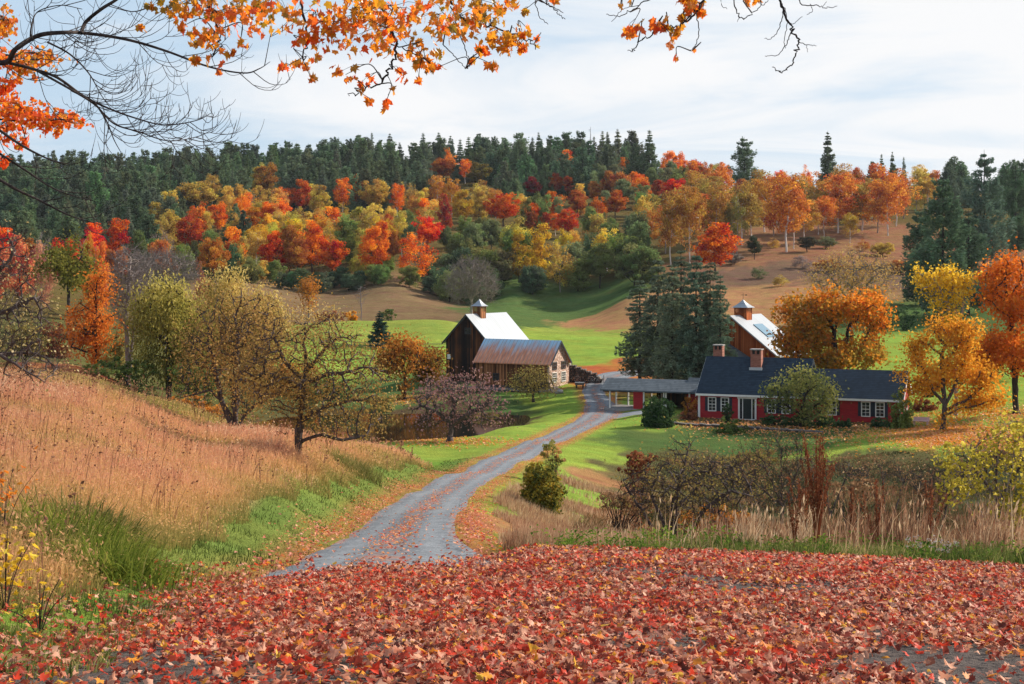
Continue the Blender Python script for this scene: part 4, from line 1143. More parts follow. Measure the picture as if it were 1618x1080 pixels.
# ------------------------------------------------------------------ tree builders
def colonize(attr, stems, step, infl, kill, iters, rng, trop=(0, 0, 0.0), jit=0.25):
    """grow branches from given stems (polylines sharing their first point) towards attractor points"""
    N_ = [np.array(stems[0][0], float)]; par = [-1]
    for st in stems:
        prev = 0; p = np.array(st[0], float)
        for q in st[1:]:
            q = np.array(q, float); d = q - p; n = max(1, int(np.linalg.norm(d) / step))
            for k in range(1, n + 1):
                N_.append(p + d * k / n + (rng.normal(size=3) * step * 0.07 if k < n else 0)); par.append(prev); prev = len(N_) - 1
            p = q
    X = np.array(N_); par = list(par)
    A = attr.copy()
    D = ((A[:, None] - X[None]) ** 2).sum(-1); bi = D.argmin(1); bd = np.sqrt(D.min(1))
    trop = np.array(trop, float)
    for it in range(iters):
        act = bd < infl
        if not act.any():
            infl *= 1.4
            if infl > 60: break
            continue
        ids = bi[act]; d = A[act] - X[ids]; d /= np.maximum(np.linalg.norm(d, axis=1), 1e-6)[:, None]
        uq, inv = np.unique(ids, return_inverse=True)
        S = np.zeros((len(uq), 3)); np.add.at(S, inv, d)
        S = S / np.maximum(np.linalg.norm(S, axis=1), 1e-6)[:, None] + trop + rng.normal(size=S.shape) * jit
        S /= np.linalg.norm(S, axis=1)[:, None]
        new = X[uq] + S * step
        dd = np.sqrt(((new[:, None] - X[None]) ** 2).sum(-1)).min(1)
        ok = dd > step * 0.45
        if not ok.any():
            A = A[~act] if (~act).any() else A[:0]
            if not len(A): break
            D = ((A[:, None] - X[None]) ** 2).sum(-1); bi = D.argmin(1); bd = np.sqrt(D.min(1))
            continue
        new = new[ok]; base = len(X); X = np.vstack([X, new]); par += list(uq[ok])
        D = np.sqrt(((A[:, None] - new[None]) ** 2).sum(-1)); m = D.min(1); mi = D.argmin(1) + base
        u = m < bd; bd[u] = m[u]; bi[u] = mi[u]
        keep = bd > kill
        A, bd, bi = A[keep], bd[keep], bi[keep]
        if not len(A) or len(X) > 6000: break
    return X, np.array(par)

def skeleton_tubes(acc, X, par, R0, rmin, e=2.3, sides=6, tint=0.5):
    n = len(X); cnt = np.zeros(n); kids = [[] for _ in range(n)]
    for i in range(n - 1, -1, -1):
        if cnt[i] == 0: cnt[i] = 1
        if par[i] >= 0:
            cnt[par[i]] += cnt[i]; kids[par[i]].append(i)
    r = np.maximum(R0 * (cnt / cnt[0]) ** (1 / e), rmin)
    stack = [0]
    started = set()
    for i in range(n):
        ks = sorted(kids[i], key=lambda k: -cnt[k])
        for a, k in enumerate(ks):
            if a == 0 and i in started: continue
            # a chain from i through k down its thickest line
            ch = [i]; c = k
            while True:
                ch.append(c); started.add(c)
                if not kids[c]: break
                c = max(kids[c], key=lambda q: cnt[q])
            pts = X[ch]; rr = r[ch].copy(); rr[0] = min(rr[0], rr[1] * 1.25)
            if i == 0: rr[0] = r[0] * 1.35
            tube(acc, pts, rr, sides if rr[1] > rmin * 2.5 else 4, tint)
    return cnt, r, kids

def in_ellipsoids(ells, n, rng, hollow=0.55):
    """points inside a union of ellipsoids ((cx,cy,cz),(rx,ry,rz)), more of them towards the outside"""
    vol = np.array([e[1][0] * e[1][1] * e[1][2] for e in ells]) ** 0.8
    k = rng.choice(len(ells), n, p=vol / vol.sum())
    d = norm(rng.normal(size=(n, 3))); rad = (hollow ** 3 + (1 - hollow ** 3) * rng.random(n)) ** (1 / 3)
    rad = np.where(rng.random(n) < 0.2, rng.random(n), rad)
    c = np.array([e[0] for e in ells])[k]; s = np.array([e[1] for e in ells])[k]
    return c + d * s * rad[:, None]

def px_ells(px0, Y, zb, spec, depth=0.9):
    """(px,py,rx,ry) in picture units at distance Y -> ellipsoids relative to the tree's foot"""
    out = []
    x0 = (px0 - CX) / F * Y
    rg = np.random.default_rng(int(abs(px0 * 7 + Y)))
    for q in spec:
        px, py, rx, ry = q[:4]
        dy = q[4] if len(q) > 4 else rg.uniform(-.25, .25) * rx / F * Y
        out.append((((px - CX) / F * Y - x0, dy, (HY - py) / F * Y - zb), (rx / F * Y, rx / F * Y * depth, ry / F * Y)))
    return out

def hero_tree(name, label, cat, px, Y, stems, spec, leaf=None, bark='bark', R0=.18, attr=500, step=.35, infl=2.5, kill=.5, iters=70, twigs=2, twig_len=.5, leaf_n=4, leaf_size=.12, seed=1, trop=(0, 0, .05), jit=.25,
              rmin=.012, spread=None, clump=None, strand=0.0, group=None, tint_h=None, part_leaf='crown', hollow=.5, leaf_keep=1.0, depth=.9, sink=.15, aspect=.75, tw_r=None, gaps=.0, lobes=0):
    """a single tree: trunk with limbs and twigs, and a crown of leaves on the twigs. stems: polylines in picture units from the foot"""
    rng = np.random.default_rng(seed)
    x0 = (px - CX) / F * Y; zb = g1(x0, Y)
    t = thing(name, label, cat, (x0, Y, zb), 0, group)
    ells = px_ells(px, Y, zb, spec, depth)
    if lobes:
        sub = []
        for c_, r_ in ells:
            for d_ in norm(rng.normal(size=(lobes, 3)) + [0, 0, .15]):
                k_ = rng.uniform(.30, .50)
                sub.append((tuple(np.array(c_) + d_ * np.array(r_) * (1.04 - k_ * .8)), tuple(np.array(r_) * k_ * [1.15, 1.15, .8])))
        ells = sub
    A = in_ellipsoids(ells, attr, rng, hollow)
    A = A[A[:, 2] > 0.12]
    st = []
    for s in stems:
        L = [(0, 0, -sink)]
        for k, q in enumerate(s):
            L.append(((q[0] - CX) / F * Y - x0, (q[2] if len(q) > 2 else rng.uniform(-.1, .1)), (HY - q[1]) / F * Y - zb))
        st.append(L)
    X, par = colonize(A, st, step, infl, kill, iters, rng, trop, jit)
    wood = Acc()
    cnt, r, kids = skeleton_tubes(wood, X, par, R0, rmin)
    tips = np.where(cnt <= 5)[0]
    D = X[tips] - X[np.maximum(par[tips], 0)]
    LP = [X[tips]]; LW = [np.zeros(len(tips))]
    # twigs
    ntw = len(tips) * twigs
    if ntw:
        b = np.repeat(tips, twigs); d = norm(np.repeat(norm(D), twigs, 0) + rng.normal(size=(ntw, 3)) * 0.8 + np.array([0, 0, .12]))
        l = twig_len * rng.uniform(.4, 1.2, ntw)
        bend = rng.normal(size=(ntw, 3)) * .25 + np.array([0, 0, .15])
        p0 = X[b]; p1 = p0 + d * l[:, None] * .5; p2 = p1 + norm(d + bend) * l[:, None] * .5
        w = (tw_r or rmin * .55)
        side = norm(np.cross(d, rng.normal(size=(ntw, 3))))
        side2 = np.cross(norm(d), side)
        for sd in (side, side2):
            V = np.stack([p0 - sd * w, p0 + sd * w, p1 + sd * w * .7, p1 - sd * w * .7, p2 + sd * w * .35, p2 - sd * w * .35], 1).reshape(-1, 3)
            i = np.arange(ntw)[:, None] * 6
            wood.add(V, np.vstack([i + [0, 1, 2, 3], i + [3, 2, 4, 5]]), .5)
        LP += [p1, p2]
    o = wood.obj('trunk', MAT[bark], t, True)
    if leaf:
        S = np.vstack(LP)
        if leaf_keep < 1: S = S[rng.random(len(S)) < leaf_keep]
        if gaps:
            q = leaf_size * 4.5
            g_ = fbm(S[:, 0] / q + 9, (S[:, 2] * 1.3 + S[:, 1] * .7) / q, seed + 5, 3) + fbm(S[:, 1] / q + 3, (S[:, 2] * 1.3 - S[:, 0] * .7) / q, seed + 8, 3)
            S = S[g_ > np.quantile(g_, gaps)]
        n = len(S) * leaf_n
        C_ = np.repeat(S, leaf_n, 0) + rng.normal(size=(n, 3)) * (spread or twig_len * .4)
        cl = np.repeat(rng.normal(size=len(S)) * .13, leaf_n)
        big = fbm(C_[:, 0] / 1.3 + 50, (C_[:, 2] + C_[:, 1]) / 1.3 + 50, seed) * .5
        tn = np.clip(.5 + cl + big + rng.normal(size=n) * .12, 0, 1)
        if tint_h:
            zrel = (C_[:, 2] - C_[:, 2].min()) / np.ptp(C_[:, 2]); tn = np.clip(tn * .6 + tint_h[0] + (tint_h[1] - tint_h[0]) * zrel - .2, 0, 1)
        ctr = np.mean([e[0] for e in ells], 0)
        nr = norm(norm(C_ - ctr) * .5 + rng.normal(size=(n, 3)) * .8 + np.array([0, 0, .35]))
        a = Acc()
        up = None
        if strand:
            m = rng.integers(0, 7, n); C_ = C_ + np.stack([rng.normal(size=n) * .05, rng.normal(size=n) * .05, -m * strand], 1)
            up = np.tile([0, 0, 1.0], (n, 1)) + rng.normal(size=(n, 3)) * .25
        ok = C_[:, 2] > .05
        cards(a, C_[ok], (leaf_size * rng.uniform(.65, 1.35, n))[ok], nr[ok], None if up is None else up[ok], aspect, tn[ok], rng, .3)
        a.obj(part_leaf, leaf, t)
    return t

def bush(name, label, cat, px, Y, spec, leaf, n=1500, size=.22, seed=1, stems=7, bark='bark', group=None, R=.03, hollow=.45, aspect=.7, zoff=0, up=0.0, ground=.35):
    """a shrub: stems from the ground and dense small leaves in clumps"""
    rng = np.random.default_rng(seed)
    x0 = (px - CX) / F * Y; zb = g1(x0, Y) + zoff
    t = thing(name, label, cat, (x0, Y, zb), 0, group)
    ells = px_ells(px, Y, zb, spec)
    A = in_ellipsoids(ells, 26 * len(ells), rng, .5); A = A[A[:, 2] > .1]
    w = Acc()
    for q in A[:stems * 3]:
        m = q * [.45, .45, .55] + rng.normal(size=3) * .08
        tube(w, catmull([(rng.normal() * .06, rng.normal() * .06, -.15), m, q], 4), np.linspace(R, R * .3, 9), 4)
    w.obj('stem', MAT[bark], t)
    K = in_ellipsoids(ells, max(20, n // 28), rng, hollow)
    k = rng.integers(0, len(K), n)
    rr = np.mean([e[1] for e in ells], 0) * .26
    C_ = K[k] + norm(rng.normal(size=(n, 3))) * rr * rng.random((n, 1)) ** .5
    low_ = rng.random(n) < ground
    C_[:, 2] = np.where(low_, C_[:, 2] * rng.random(n) ** 1.3, C_[:, 2]); C_[:, :2] = np.where(low_[:, None], C_[:, :2] * .88, C_[:, :2])
    ok = C_[:, 2] > .02
    tn = np.clip(.5 + (rng.normal(size=len(K)) * .17)[k] + rng.normal(size=n) * .12, 0, 1)
    ctr = np.mean([e[0] for e in ells], 0)
    nr = norm(norm(C_ - ctr) * .6 + rng.normal(size=(n, 3)) * .7 + np.array([0, 0, .3]))
    a = Acc(); cards(a, C_[ok], (size * rng.uniform(.6, 1.4, n))[ok], nr[ok], None, aspect, tn[ok], rng, .3)
    a.obj('leaf_mass', leaf, t)
    return t

# ---- conifers with real branch whorls
def conifer_meshes(seed, h=14.0, w=5.0, clear=.12, whorls=26, per=6, droop=-.15, cards_per=26, taper=1.0, upsweep=0.0, needle=.34, irregular=.15, topw=.06, rnd_n=.55, vert=.05):
    rng = np.random.default_rng(seed)
    wood = Acc(); a = Acc()
    tube(wood, [(0, 0, -.3), (.03, .02, h * .5), (0, 0, h)], [h * .016, h * .010, .02], 6)
    CC_, NN, UU, TT, SS = [], [], [], [], []
    for i in range(whorls):
        k = (i + rng.uniform(-.3, .3)) / whorls
        z = h * (clear + (1 - clear) * k)
        R = (w / 2) * ((1 - k) ** taper * (1 - topw) + topw) * (1 if k > .12 else .75 + 2 * k)
        a0 = rng.uniform(0, 6.28)
        for j in range(per):
            if rng.random() < irregular * .8: continue
            th = a0 + j * 6.283 / per + rng.normal() * .25
            L = R * rng.uniform(1 - irregular * 1.6, 1 + irregular)
            s = np.linspace(0, 1, 5)
            dirv = np.array([math.cos(th), math.sin(th), 0])
            zz_ = droop * L * s + upsweep * L * s ** 2 + rng.normal() * .02
            pts = dirv * (s * L)[:, None]; pts[:, 2] = z + zz_
            tube(wood, pts, np.linspace(.035 + .004 * L, .012, 5), 3)
            m = max(5, int(cards_per * L / (w / 2)))
            u = rng.uniform(.15, 1.03, m) ** .8
            side = np.array([-dirv[1], dirv[0], 0])
            C_ = np.stack([np.interp(u, s, pts[:, q]) for q in range(3)], 1)
            off = rng.normal(size=m) * .26 * L * (1 - u * .55) * .6
            C_ = C_ + side * off[:, None] + np.array([0, 0, 1]) * (rng.normal(size=m) * vert * L - np.abs(off) * .12)[:, None]
            CC_.append(C_); UU.append(dirv + side * np.sign(off)[:, None] * rng.uniform(.2, 1.1, (m, 1)) + [0, 0, .1]); NN.append(np.array([0, 0, 1.0]) + rng.normal(size=(m, 3)) * rnd_n)
            TT.append(np.clip(.35 + .3 * u + rng.normal(size=m) * .16 + rng.normal() * .08, 0, 1)); SS.append(needle * rng.uniform(.7, 1.5, m) * (1 + .10 * L))
    C_ = np.vstack(CC_)
    cards(a, C_, np.concatenate(SS), np.vstack(NN), np.vstack(UU), .42, np.concatenate(TT), rng, .2)
    return wood.mesh('trunk', MAT['bark']), a.mesh('crown', MAT['needle'])

# ---- broadleaf crowns for the hill: many small leaf sprays in clumps
def broadleaf_meshes(seed, shape='round', n=2600, clumps=36, size=.62, bark='bark', trunk_r=.16, sparse=1.0):
    """a tree 10 m high with its crown about 7 m wide (scaled when placed)"""
    rng = np.random.default_rng(seed)
    if shape == 'round': ells = [((0, 0, 6.2), (3.3, 3.3, 3.4)), ((.9, .5, 5.0), (2.5, 2.5, 2.6)), ((-.9, -.4, 5.2), (2.4, 2.4, 2.6)), ((.2, -.6, 7.6), (2.0, 2.0, 2.2))]; low = 2.0
    elif shape == 'oval': ells = [((0, 0, 5.6), (2.9, 2.9, 4.2)), ((.3, .2, 7.4), (1.9, 1.9, 2.6)), ((-.5, .3, 4.2), (2.7, 2.7, 2.6))]; low = 1.2
    elif shape == 'column': ells = [((0, 0, 5.6), (2.4, 2.4, 4.4)), ((.2, 0, 7.8), (1.5, 1.5, 2.3)), ((-.2, .2, 3.8), (2.3, 2.3, 2.3))]; low = 1.4
    elif shape == 'birch': ells = [((0, 0, 6.2), (2.6, 2.6, 3.8)), ((1.2, .3, 5.2), (1.9, 1.9, 2.6)), ((-1.2, -.3, 5.4), (1.9, 1.9, 2.8)), ((.3, .2, 8.2), (1.7, 1.7, 1.8)), ((-1.3, .2, 7.4), (1.2, 1.2, 2.0)), ((1.3, 0, 7.2), (1.2, 1.2, 2.0))]; low = 2.3
    else: ells = [((0, 0, 5.4), (3.6, 3.6, 2.9)), ((1.4, 0, 4.8), (2.2, 2.2, 2.2)), ((-1.4, .4, 4.8), (2.2, 2.2, 2.2)), ((0, .3, 7.5), (2.2, 2.2, 1.9))]; low = 1.6
    K = in_ellipsoids(ells, clumps, rng, .62); K = K[K[:, 2] > low]
    A = in_ellipsoids(ells, 60, rng, .4)
    wood = Acc()
    X, par = colonize(A[A[:, 2] > 1.5], [[(0, 0, -.4), (rng.normal() * .1, rng.normal() * .1, 2.5), (rng.normal() * .2, rng.normal() * .2, 5.5 if shape != 'broad' else 3.4)]], .7, 3.5, .9, 30, rng, (0, 0, .15), .15)
    skeleton_tubes(wood, X, par, trunk_r, .016, 1.75 if shape == 'birch' else 2.1, 5)
    k = rng.integers(0, len(K), n)
    rc = rng.uniform(.65, 1.25, len(K))[k]
    C_ = K[k] + norm(rng.normal(size=(n, 3))) * (rc * rng.random(n) ** .45)[:, None] * np.array([1.05, 1.05, .85])
    C_[:, 2] = np.clip(C_[:, 2], 1.0, 10.0)
    ctr = np.array([0, 0, 5.0])
    tn = np.clip(.5 + (rng.normal(size=len(K)) * .15)[k] + rng.normal(size=n) * .13, 0, 1)
    nr = norm(norm(C_ - ctr) * .45 + norm(C_ - K[k]) * .45 + rng.normal(size=(n, 3)) * .6)
    a = Acc(); cards(a, C_, size * rng.uniform(.5, 1.25, n), nr, None, .8, tn, rng, .3)
    return wood.mesh('trunk', MAT[bark]), a.mesh('crown', MAT['hill_leaf'])

def bare_meshes(seed, bark='bark_grey', n=230):
    rng = np.random.default_rng(seed)
    ells = [((0, 0, 6.3), (3.2, 3.2, 3.6)), ((0.3, 0, 5), (3.4, 3.4, 2.4))]
    A = in_ellipsoids(ells, n, rng, .35)
    X, par = colonize(A, [[(0, 0, -.3), (.05, 0, 2.2), (0, .1, 4.6)]], .55, 3, .6, 50, rng, (0, 0, .2), .15)
    wood = Acc(); cnt, r, kids = skeleton_tubes(wood, X, par, .18, .028, 2.2, 5)
    tips = np.where(cnt <= 4)[0]
    m = len(tips) * 4; b = np.repeat(tips, 4); d = norm(np.repeat(norm(X[tips] - X[par[tips]]), 4, 0) + rng.normal(size=(m, 3)) * .5 + [0, 0, .3])
    L = rng.uniform(.5, 1.3, m)[:, None]
    tw = Acc(); sd = norm(np.cross(d, rng.normal(size=(m, 3)))) * .017
    V = np.stack([X[b] - sd, X[b] + sd, X[b] + d * L + sd * .5, X[b] + d * L - sd * .5], 1).reshape(-1, 3)
    tw.add(V, np.arange(4 * m).reshape(-1, 4), rng.random(4 * m))
    return wood.mesh('trunk', MAT[bark]), tw.mesh('crown', MAT['hill_leaf'])

def place(meshes, name, label, cat, X, Y, h, w, color, rng, group=None, base_h=10.0, base_w=7.0, sink=0.0, parts=True):
    """a tree from shared meshes: an Empty at its foot with trunk and crown"""
    z = g1(X, Y)
    t = bpy.data.objects.new(name, None); t.empty_display_size = .3; COL.objects.link(t)
    t.location = (X, Y, z - sink); t.rotation_euler = (0, 0, rng.uniform(0, 6.28)); t.scale = (w / base_w, w / base_w, h / base_h)
    tag(t, label, cat, group)
    for me, nm in zip(meshes, ('trunk', 'crown')):
        o = bpy.data.objects.new(nm, me); COL.objects.link(o); o.parent = t
        o.color = (color[0], color[1], color[2], 1.0)
    return t

# ------------------------------------------------------------------ the wooded hill
rngH = np.random.default_rng(42)
BL = {s: [broadleaf_meshes(100 + 7 * i + hash_, s, n=nn, clumps=cc, size=sz) for i in range(k)] for s, k, nn, cc, sz, hash_ in (('round', 4, 6500, 60, .36, 1), ('oval', 4, 6000, 54, .36, 2), ('column', 4, 5000, 44, .34, 3), ('broad', 3, 6500, 60, .38, 4))}
BL['birch'] = [broadleaf_meshes(150 + i, 'birch', n=4600, clumps=52, size=.30, bark='birch', trunk_r=.13) for i in range(4)]
BL['wispy'] = [broadleaf_meshes(170 + i, 'oval', n=3600, clumps=44, size=.30, bark='bark_pale', trunk_r=.12) for i in range(3)]
BL['bare'] = [bare_meshes(180 + i) for i in range(3)]
CON = {'spruce': [conifer_meshes(200 + i, 14, 5.4, .04, 26, 7, -.16, 90, .9 + .1 * i, .10, .40, .26, .05, 1.1, .13) for i in range(3)],
       'pine': [conifer_meshes(210 + i, 14, 7.0, .06, 18 + i, 8, .02, 130, (.55, .72, .62, .85)[i], .22, .46, .40, (.22, .12, .18, .10)[i], 1.2, .20) for i in range(4)]}
PAL = {'O': (0.78, 0.22, 0.028), 'R': (0.78, 0.085, 0.022), 'Y': (0.70, 0.45, 0.045), 'L': (0.60, 0.41, 0.09), 'G': (0.22, 0.26, 0.08), 'B': (0.66, 0.29, 0.06), 'D': (0.155, 0.205, 0.115), 'P': (0.38, 0.03, 0.045),
       'U': (0.50, 0.18, 0.045), 'S': (0.36, 0.25, 0.23), 'H': (0.20, 0.24, 0.11), 'N': (0.07, 0.11, 0.07), 'T': (0.115, 0.175, 0.09)}
def jitter(c, rng, s=.12):
    return tuple(np.clip(np.array(c) * (1 + rng.normal() * s) * (1 + rng.normal(size=3) * s * .5), 0, .85))

def depth_for(px, top, h, y0=380.0, y1=860.0):
    """distance at which a tree of height h standing on the ground has its top at row top"""
    Y = np.linspace(y0, y1, 500)
    py = HY - (gz((px - CX) / F * Y, Y) + h) / Y * F
    b = np.where(py <= top)[0]
    return float(Y[b[0]]) if len(b) else y1

HAND = []        # (X, Y, radius, px, top, bottom)
def hill_tree(px, top, h, wpx, kind, col, label, name=None, Y=None, cat='tree', group=None, base=None):
    if Y is None: Y = depth_for(px, top, h) if base is None else hit(px, base, 200, 900)
    X = (px - CX) / F * Y
    z = g1(X, Y)
    if base is not None or h is None: h = (HY - top) / F * Y - z
    w = wpx / F * Y
    rng = rngH
    if kind in CON:
        ms = CON[kind][rng.integers(len(CON[kind]))]; bh, bw = 14.0, (5.4 if kind == 'spruce' else 7.0)
        nm = name or ('spruce_tree' if kind == 'spruce' else 'pine_tree')
    else:
        ms = BL[kind][rng.integers(len(BL[kind]))]; bh, bw = 10.0, {'column': 4.9, 'oval': 5.9, 'birch': 6.4, 'broad': 8.0, 'wispy': 5.9, 'bare': 6.8}.get(kind, 7.2)
        nm = name or {'birch': 'birch_tree', 'bare': 'bare_tree', 'column': 'poplar_tree'}.get(kind, 'maple_tree')
    t = place(ms, nm, label, cat, X, Y, h, w, jitter(PAL[col], rng, .06) if isinstance(col, str) else col, rng, group, bh, bw)
    HAND.append((X, Y, w / 2, px, top, HY - z / Y * F))
    return t

HT = [
 # px, top, height, width px, kind, colour, label
 (433, 365, 13, 44, 'oval', 'R', 'vivid red maple at the left end of the row above the brown field'),
 (470, 372, 12.5, 42, 'round', 'U', 'dull orange maple just right of the vivid red one above the brown field'),
 (493, 348, 16, 46, 'oval', 'O', 'tallest orange maple of the row above the brown field'),
 (525, 376, 12, 50, 'round', (0.68, 0.13, 0.025), 'reddish orange maple at the right end of the row above the brown field'),
 (590, 358, 15, 44, 'oval', 'O', 'upright orange maple standing alone above the middle of the brown field'),
 (600, 345, 14, 34, 'round', 'O', 'smaller orange maple peeping over the upright lone orange maple'),
 (657, 365, 15, 56, 'wispy', 'O', 'thin orange maple with grey stems showing, above the field behind the bare tree'),
 (675, 340, 12, 52, 'round', 'R', 'bright red maple just above the thin orange maple with grey stems'),
 (647, 352, 12, 30, 'round', 'T', 'dark green bushy tree between the lone orange maple and the bright red maple'),
 (703, 305, 16, 22, 'column', (0.40, 0.05, 0.03), 'narrow dark red spire shaped tree rising out of golden birches'),
 (795, 304, 13, 62, 'round', (0.66, 0.13, 0.02), 'large round orange red maple in the middle of the hill'),
 (843, 279, 10, 30, 'round', 'P', 'small crimson pink maple below the dark conifers'),
 (878, 272, 11, 24, 'round', (0.5, 0.11, 0.03), 'rust orange round tree just right of the crimson pink maple'),
 (897, 277, 10, 22, 'round', (0.42, 0.09, 0.03), 'small rust brown tree beside the rust orange one near the crimson maple'),
 (912, 300, 11, 36, 'round', (0.46, 0.11, 0.03), 'rusty orange maple half way between the crimson maple and the big round rust maple'),
 (938, 286, 10, 26, 'round', 'U', 'small rust coloured maple under the dark conifers'),
 (972, 300, 12, 40, 'round', (0.50, 0.12, 0.025), 'big ball shaped rust orange maple among green trees'),
 (897, 328, 11, 38, 'round', (0.62, 0.08, 0.02), 'red orange maple just above the yellow poplars'),
 (863, 334, 9, 22, 'round', (0.42, 0.07, 0.03), 'dark rust bush crown to the right of the little brown one on the slope'),
 (840, 333, 9, 20, 'round', (0.36, 0.10, 0.03), 'little brown round crown below the orange red maple'),
 (1070, 279, 12, 52, 'broad', (0.72, 0.035, 0.012), 'scarlet maple standing out at the top of the birch wood'),
 (1038, 282, 10, 24, 'round', (0.45, 0.10, 0.03), 'small rust maple touching the scarlet one'),
 (988, 280, 14, 40, 'round', 'H', 'greyish green round tree behind the ball shaped rust maple'),
 (852, 352, 17, 36, 'column', 'Y', 'tall clear yellow poplar above the tall barn roof'),
 (820, 364, 15, 30, 'column', (0.50, 0.32, 0.035), 'yellow poplar slightly shorter and left of the tall clear yellow one'),
 (885, 380, 15, 44, 'wispy', 'L', 'olive gold open tree with pale stems right of the yellow poplars'),
 (948, 385, 13, 56, 'round', 'G', 'olive green round tree right of the open gold tree'),
 (776, 345, 12, 34, 'round', 'H', 'grey green round tree in the yellow birch thicket'),
 (422, 256, 17, 42, 'oval', (0.42, 0.20, 0.04), 'tall brown gold tree breaking the dark conifers at the left'),
 (477, 283, 15, 30, 'oval', (0.55, 0.10, 0.025), 'red orange upright tree left of the olive oak under the conifers'),
 (506, 290, 14, 34, 'oval', 'L', 'olive brown tree between the red orange upright tree and the tall orange birch'),
 (541, 278, 16, 36, 'birch', 'O', 'tall orange birch with white stem against dark conifers'),
 (592, 281, 15, 48, 'round', 'L', 'broad olive gold tree left of the two orange birches'),
 (628, 287, 15, 30, 'birch', 'O', 'orange birch with a white stem beside the broad olive gold tree'),
 (690, 276, 16, 36, 'birch', 'B', 'golden birch above the narrow dark red spire tree'),
 (714, 280, 16, 36, 'birch', (0.58, 0.26, 0.04), 'golden orange birch right of the dark red spire tree'),
 (757, 296, 14, 34, 'oval', 'L', 'yellow olive tree left of the large round orange red maple'),
 (730, 300, 14, 34, 'oval', (0.5, .3, .04), 'yellow gold tree between the golden birches and the orange red maple'),
 (310, 280, 15, 70, 'broad', 'L', 'broad olive gold tree at the left foot of the conifer stand'),
 (300, 340, 13, 50, 'round', (0.50, 0.08, 0.025), 'deep red orange maple below the broad olive gold tree'),
 (345, 318, 12, 34, 'oval', 'O', 'orange tree right of the deep red maple at the left side of the hill'),
 (337, 390, 13, 54, 'broad', (0.52, 0.21, 0.04), 'golden brown spreading tree above the pale willow'),
 (188, 344, 15, 40, 'column', (0.64, 0.10, 0.02), 'pointed red orange tree above the bare grey trees'),
 (700, 246, 13, 44, 'broad', (0.50, 0.15, 0.03), 'rust orange broad tree in front of the tallest dark conifers'),
 (757, 252, 13, 44, 'broad', (0.22, 0.16, 0.04), 'dark olive brown open oak in front of the dark conifers'),
 (1130, 362, 15, 80, 'round', (0.68, 0.13, 0.02), 'large fiery orange maple on the tan hillside above the grey pines'),
]
for q in HT:
    hill_tree(*q)
# the maple by the hillside stands lower and nearer
HT_B = [
 # px, top, base, width px, kind, colour, label : birches and trees on the tan hillside
 (1243, 276, 398, 78, 'birch', (0.62, 0.23, 0.045), 'tall orange gold birch with four white stems in front of the hillside grove'),
 (1254, 290, 393, 40, 'birch', (0.60, 0.20, 0.04), 'slim orange birch just right of the tall four stemmed birch'),
 (1324, 268, 368, 70, 'birch', (0.64, 0.22, 0.05), 'pink orange birch with one thick white stem in the middle of the grove'),
 (1403, 274, 372, 62, 'birch', (0.66, 0.24, 0.05), 'orange birch with a leaning white stem at the right end of the grove'),
 (1416, 276, 357, 50, 'birch', (0.62, 0.20, 0.045), 'farther orange birch with twin stems behind the leaning one'),
 (1293, 300, 370, 44, 'birch', (0.36, 0.22, 0.05), 'olive gold birch between the four stemmed birch and the thick stemmed one'),
 (1343, 336, 384, 30, 'birch', (0.46, 0.30, 0.05), 'short young yellow birch below the thick stemmed birch'),
 (1208, 280, 366, 60, 'birch', (0.52, 0.25, 0.05), 'gold brown birch left of the four stemmed birch'),
 (1172, 292, 388, 58, 'birch', (0.34, 0.22, 0.05), 'olive brown birch above the fiery maple'),
 (1165, 300, 400, 40, 'wispy', (0.22, 0.19, 0.06), 'thin grey green birch rising behind the fiery maple'),
 (1192, 372, 410, 28, 'round', (0.07, 0.085, 0.045), 'dark green round bush alone on the tan hillside'),
 (1275, 372, 398, 40, 'round', (0.085, 0.08, 0.05), 'grey green bush at the foot of the four stemmed birch'),
 (1130, 292, 400, 60, 'birch', (0.42, 0.22, 0.05), 'brown gold birch at the left side of the grove'),
 (1090, 296, 420, 56, 'birch', (0.46, 0.22, 0.05), 'tan gold birch above the grey pine cluster'),
 (1060, 300, 420, 52, 'birch', (0.40, 0.21, 0.05), 'bronze birch below the scarlet maple'),
 (1370, 300, 350, 50, 'round', (0.62, 0.10, 0.035), 'coral red maple between the thick stemmed and the leaning birch'),
]
for k_, (px, base) in enumerate(((1052, 400), (1075, 372), (1108, 382), (1122, 352), (1150, 362), (1186, 350), (1228, 352), (1262, 352), (1282, 346), (1305, 352), (1350, 346), (1378, 345), (1428, 345), (1098, 345), (1140, 338), (1205, 338), (1250, 336), (1330, 338), (1390, 336), (1188, 378), (1222, 372), (1270, 384), (1302, 376), (1362, 364), (1386, 368), (1158, 384), (1340, 362))):
    HT_B.append((px, base - 82 + (k_ * 37) % 17, base, 46 + (k_ * 13) % 20, 'birch' if k_ % 4 else 'wispy', ((.60, .24, .05), (.52, .28, .06), (.64, .20, .045), (.42, .27, .07))[k_ % 4], 'golden to orange birch in the close rows of the hillside grove'))
for px, top, base, w, kind, col, lab in HT_B:
    hill_tree(px, top, None, w, kind, col, lab, base=base, group='birches in the close rows of the hillside grove' if 'close rows' in lab else None)
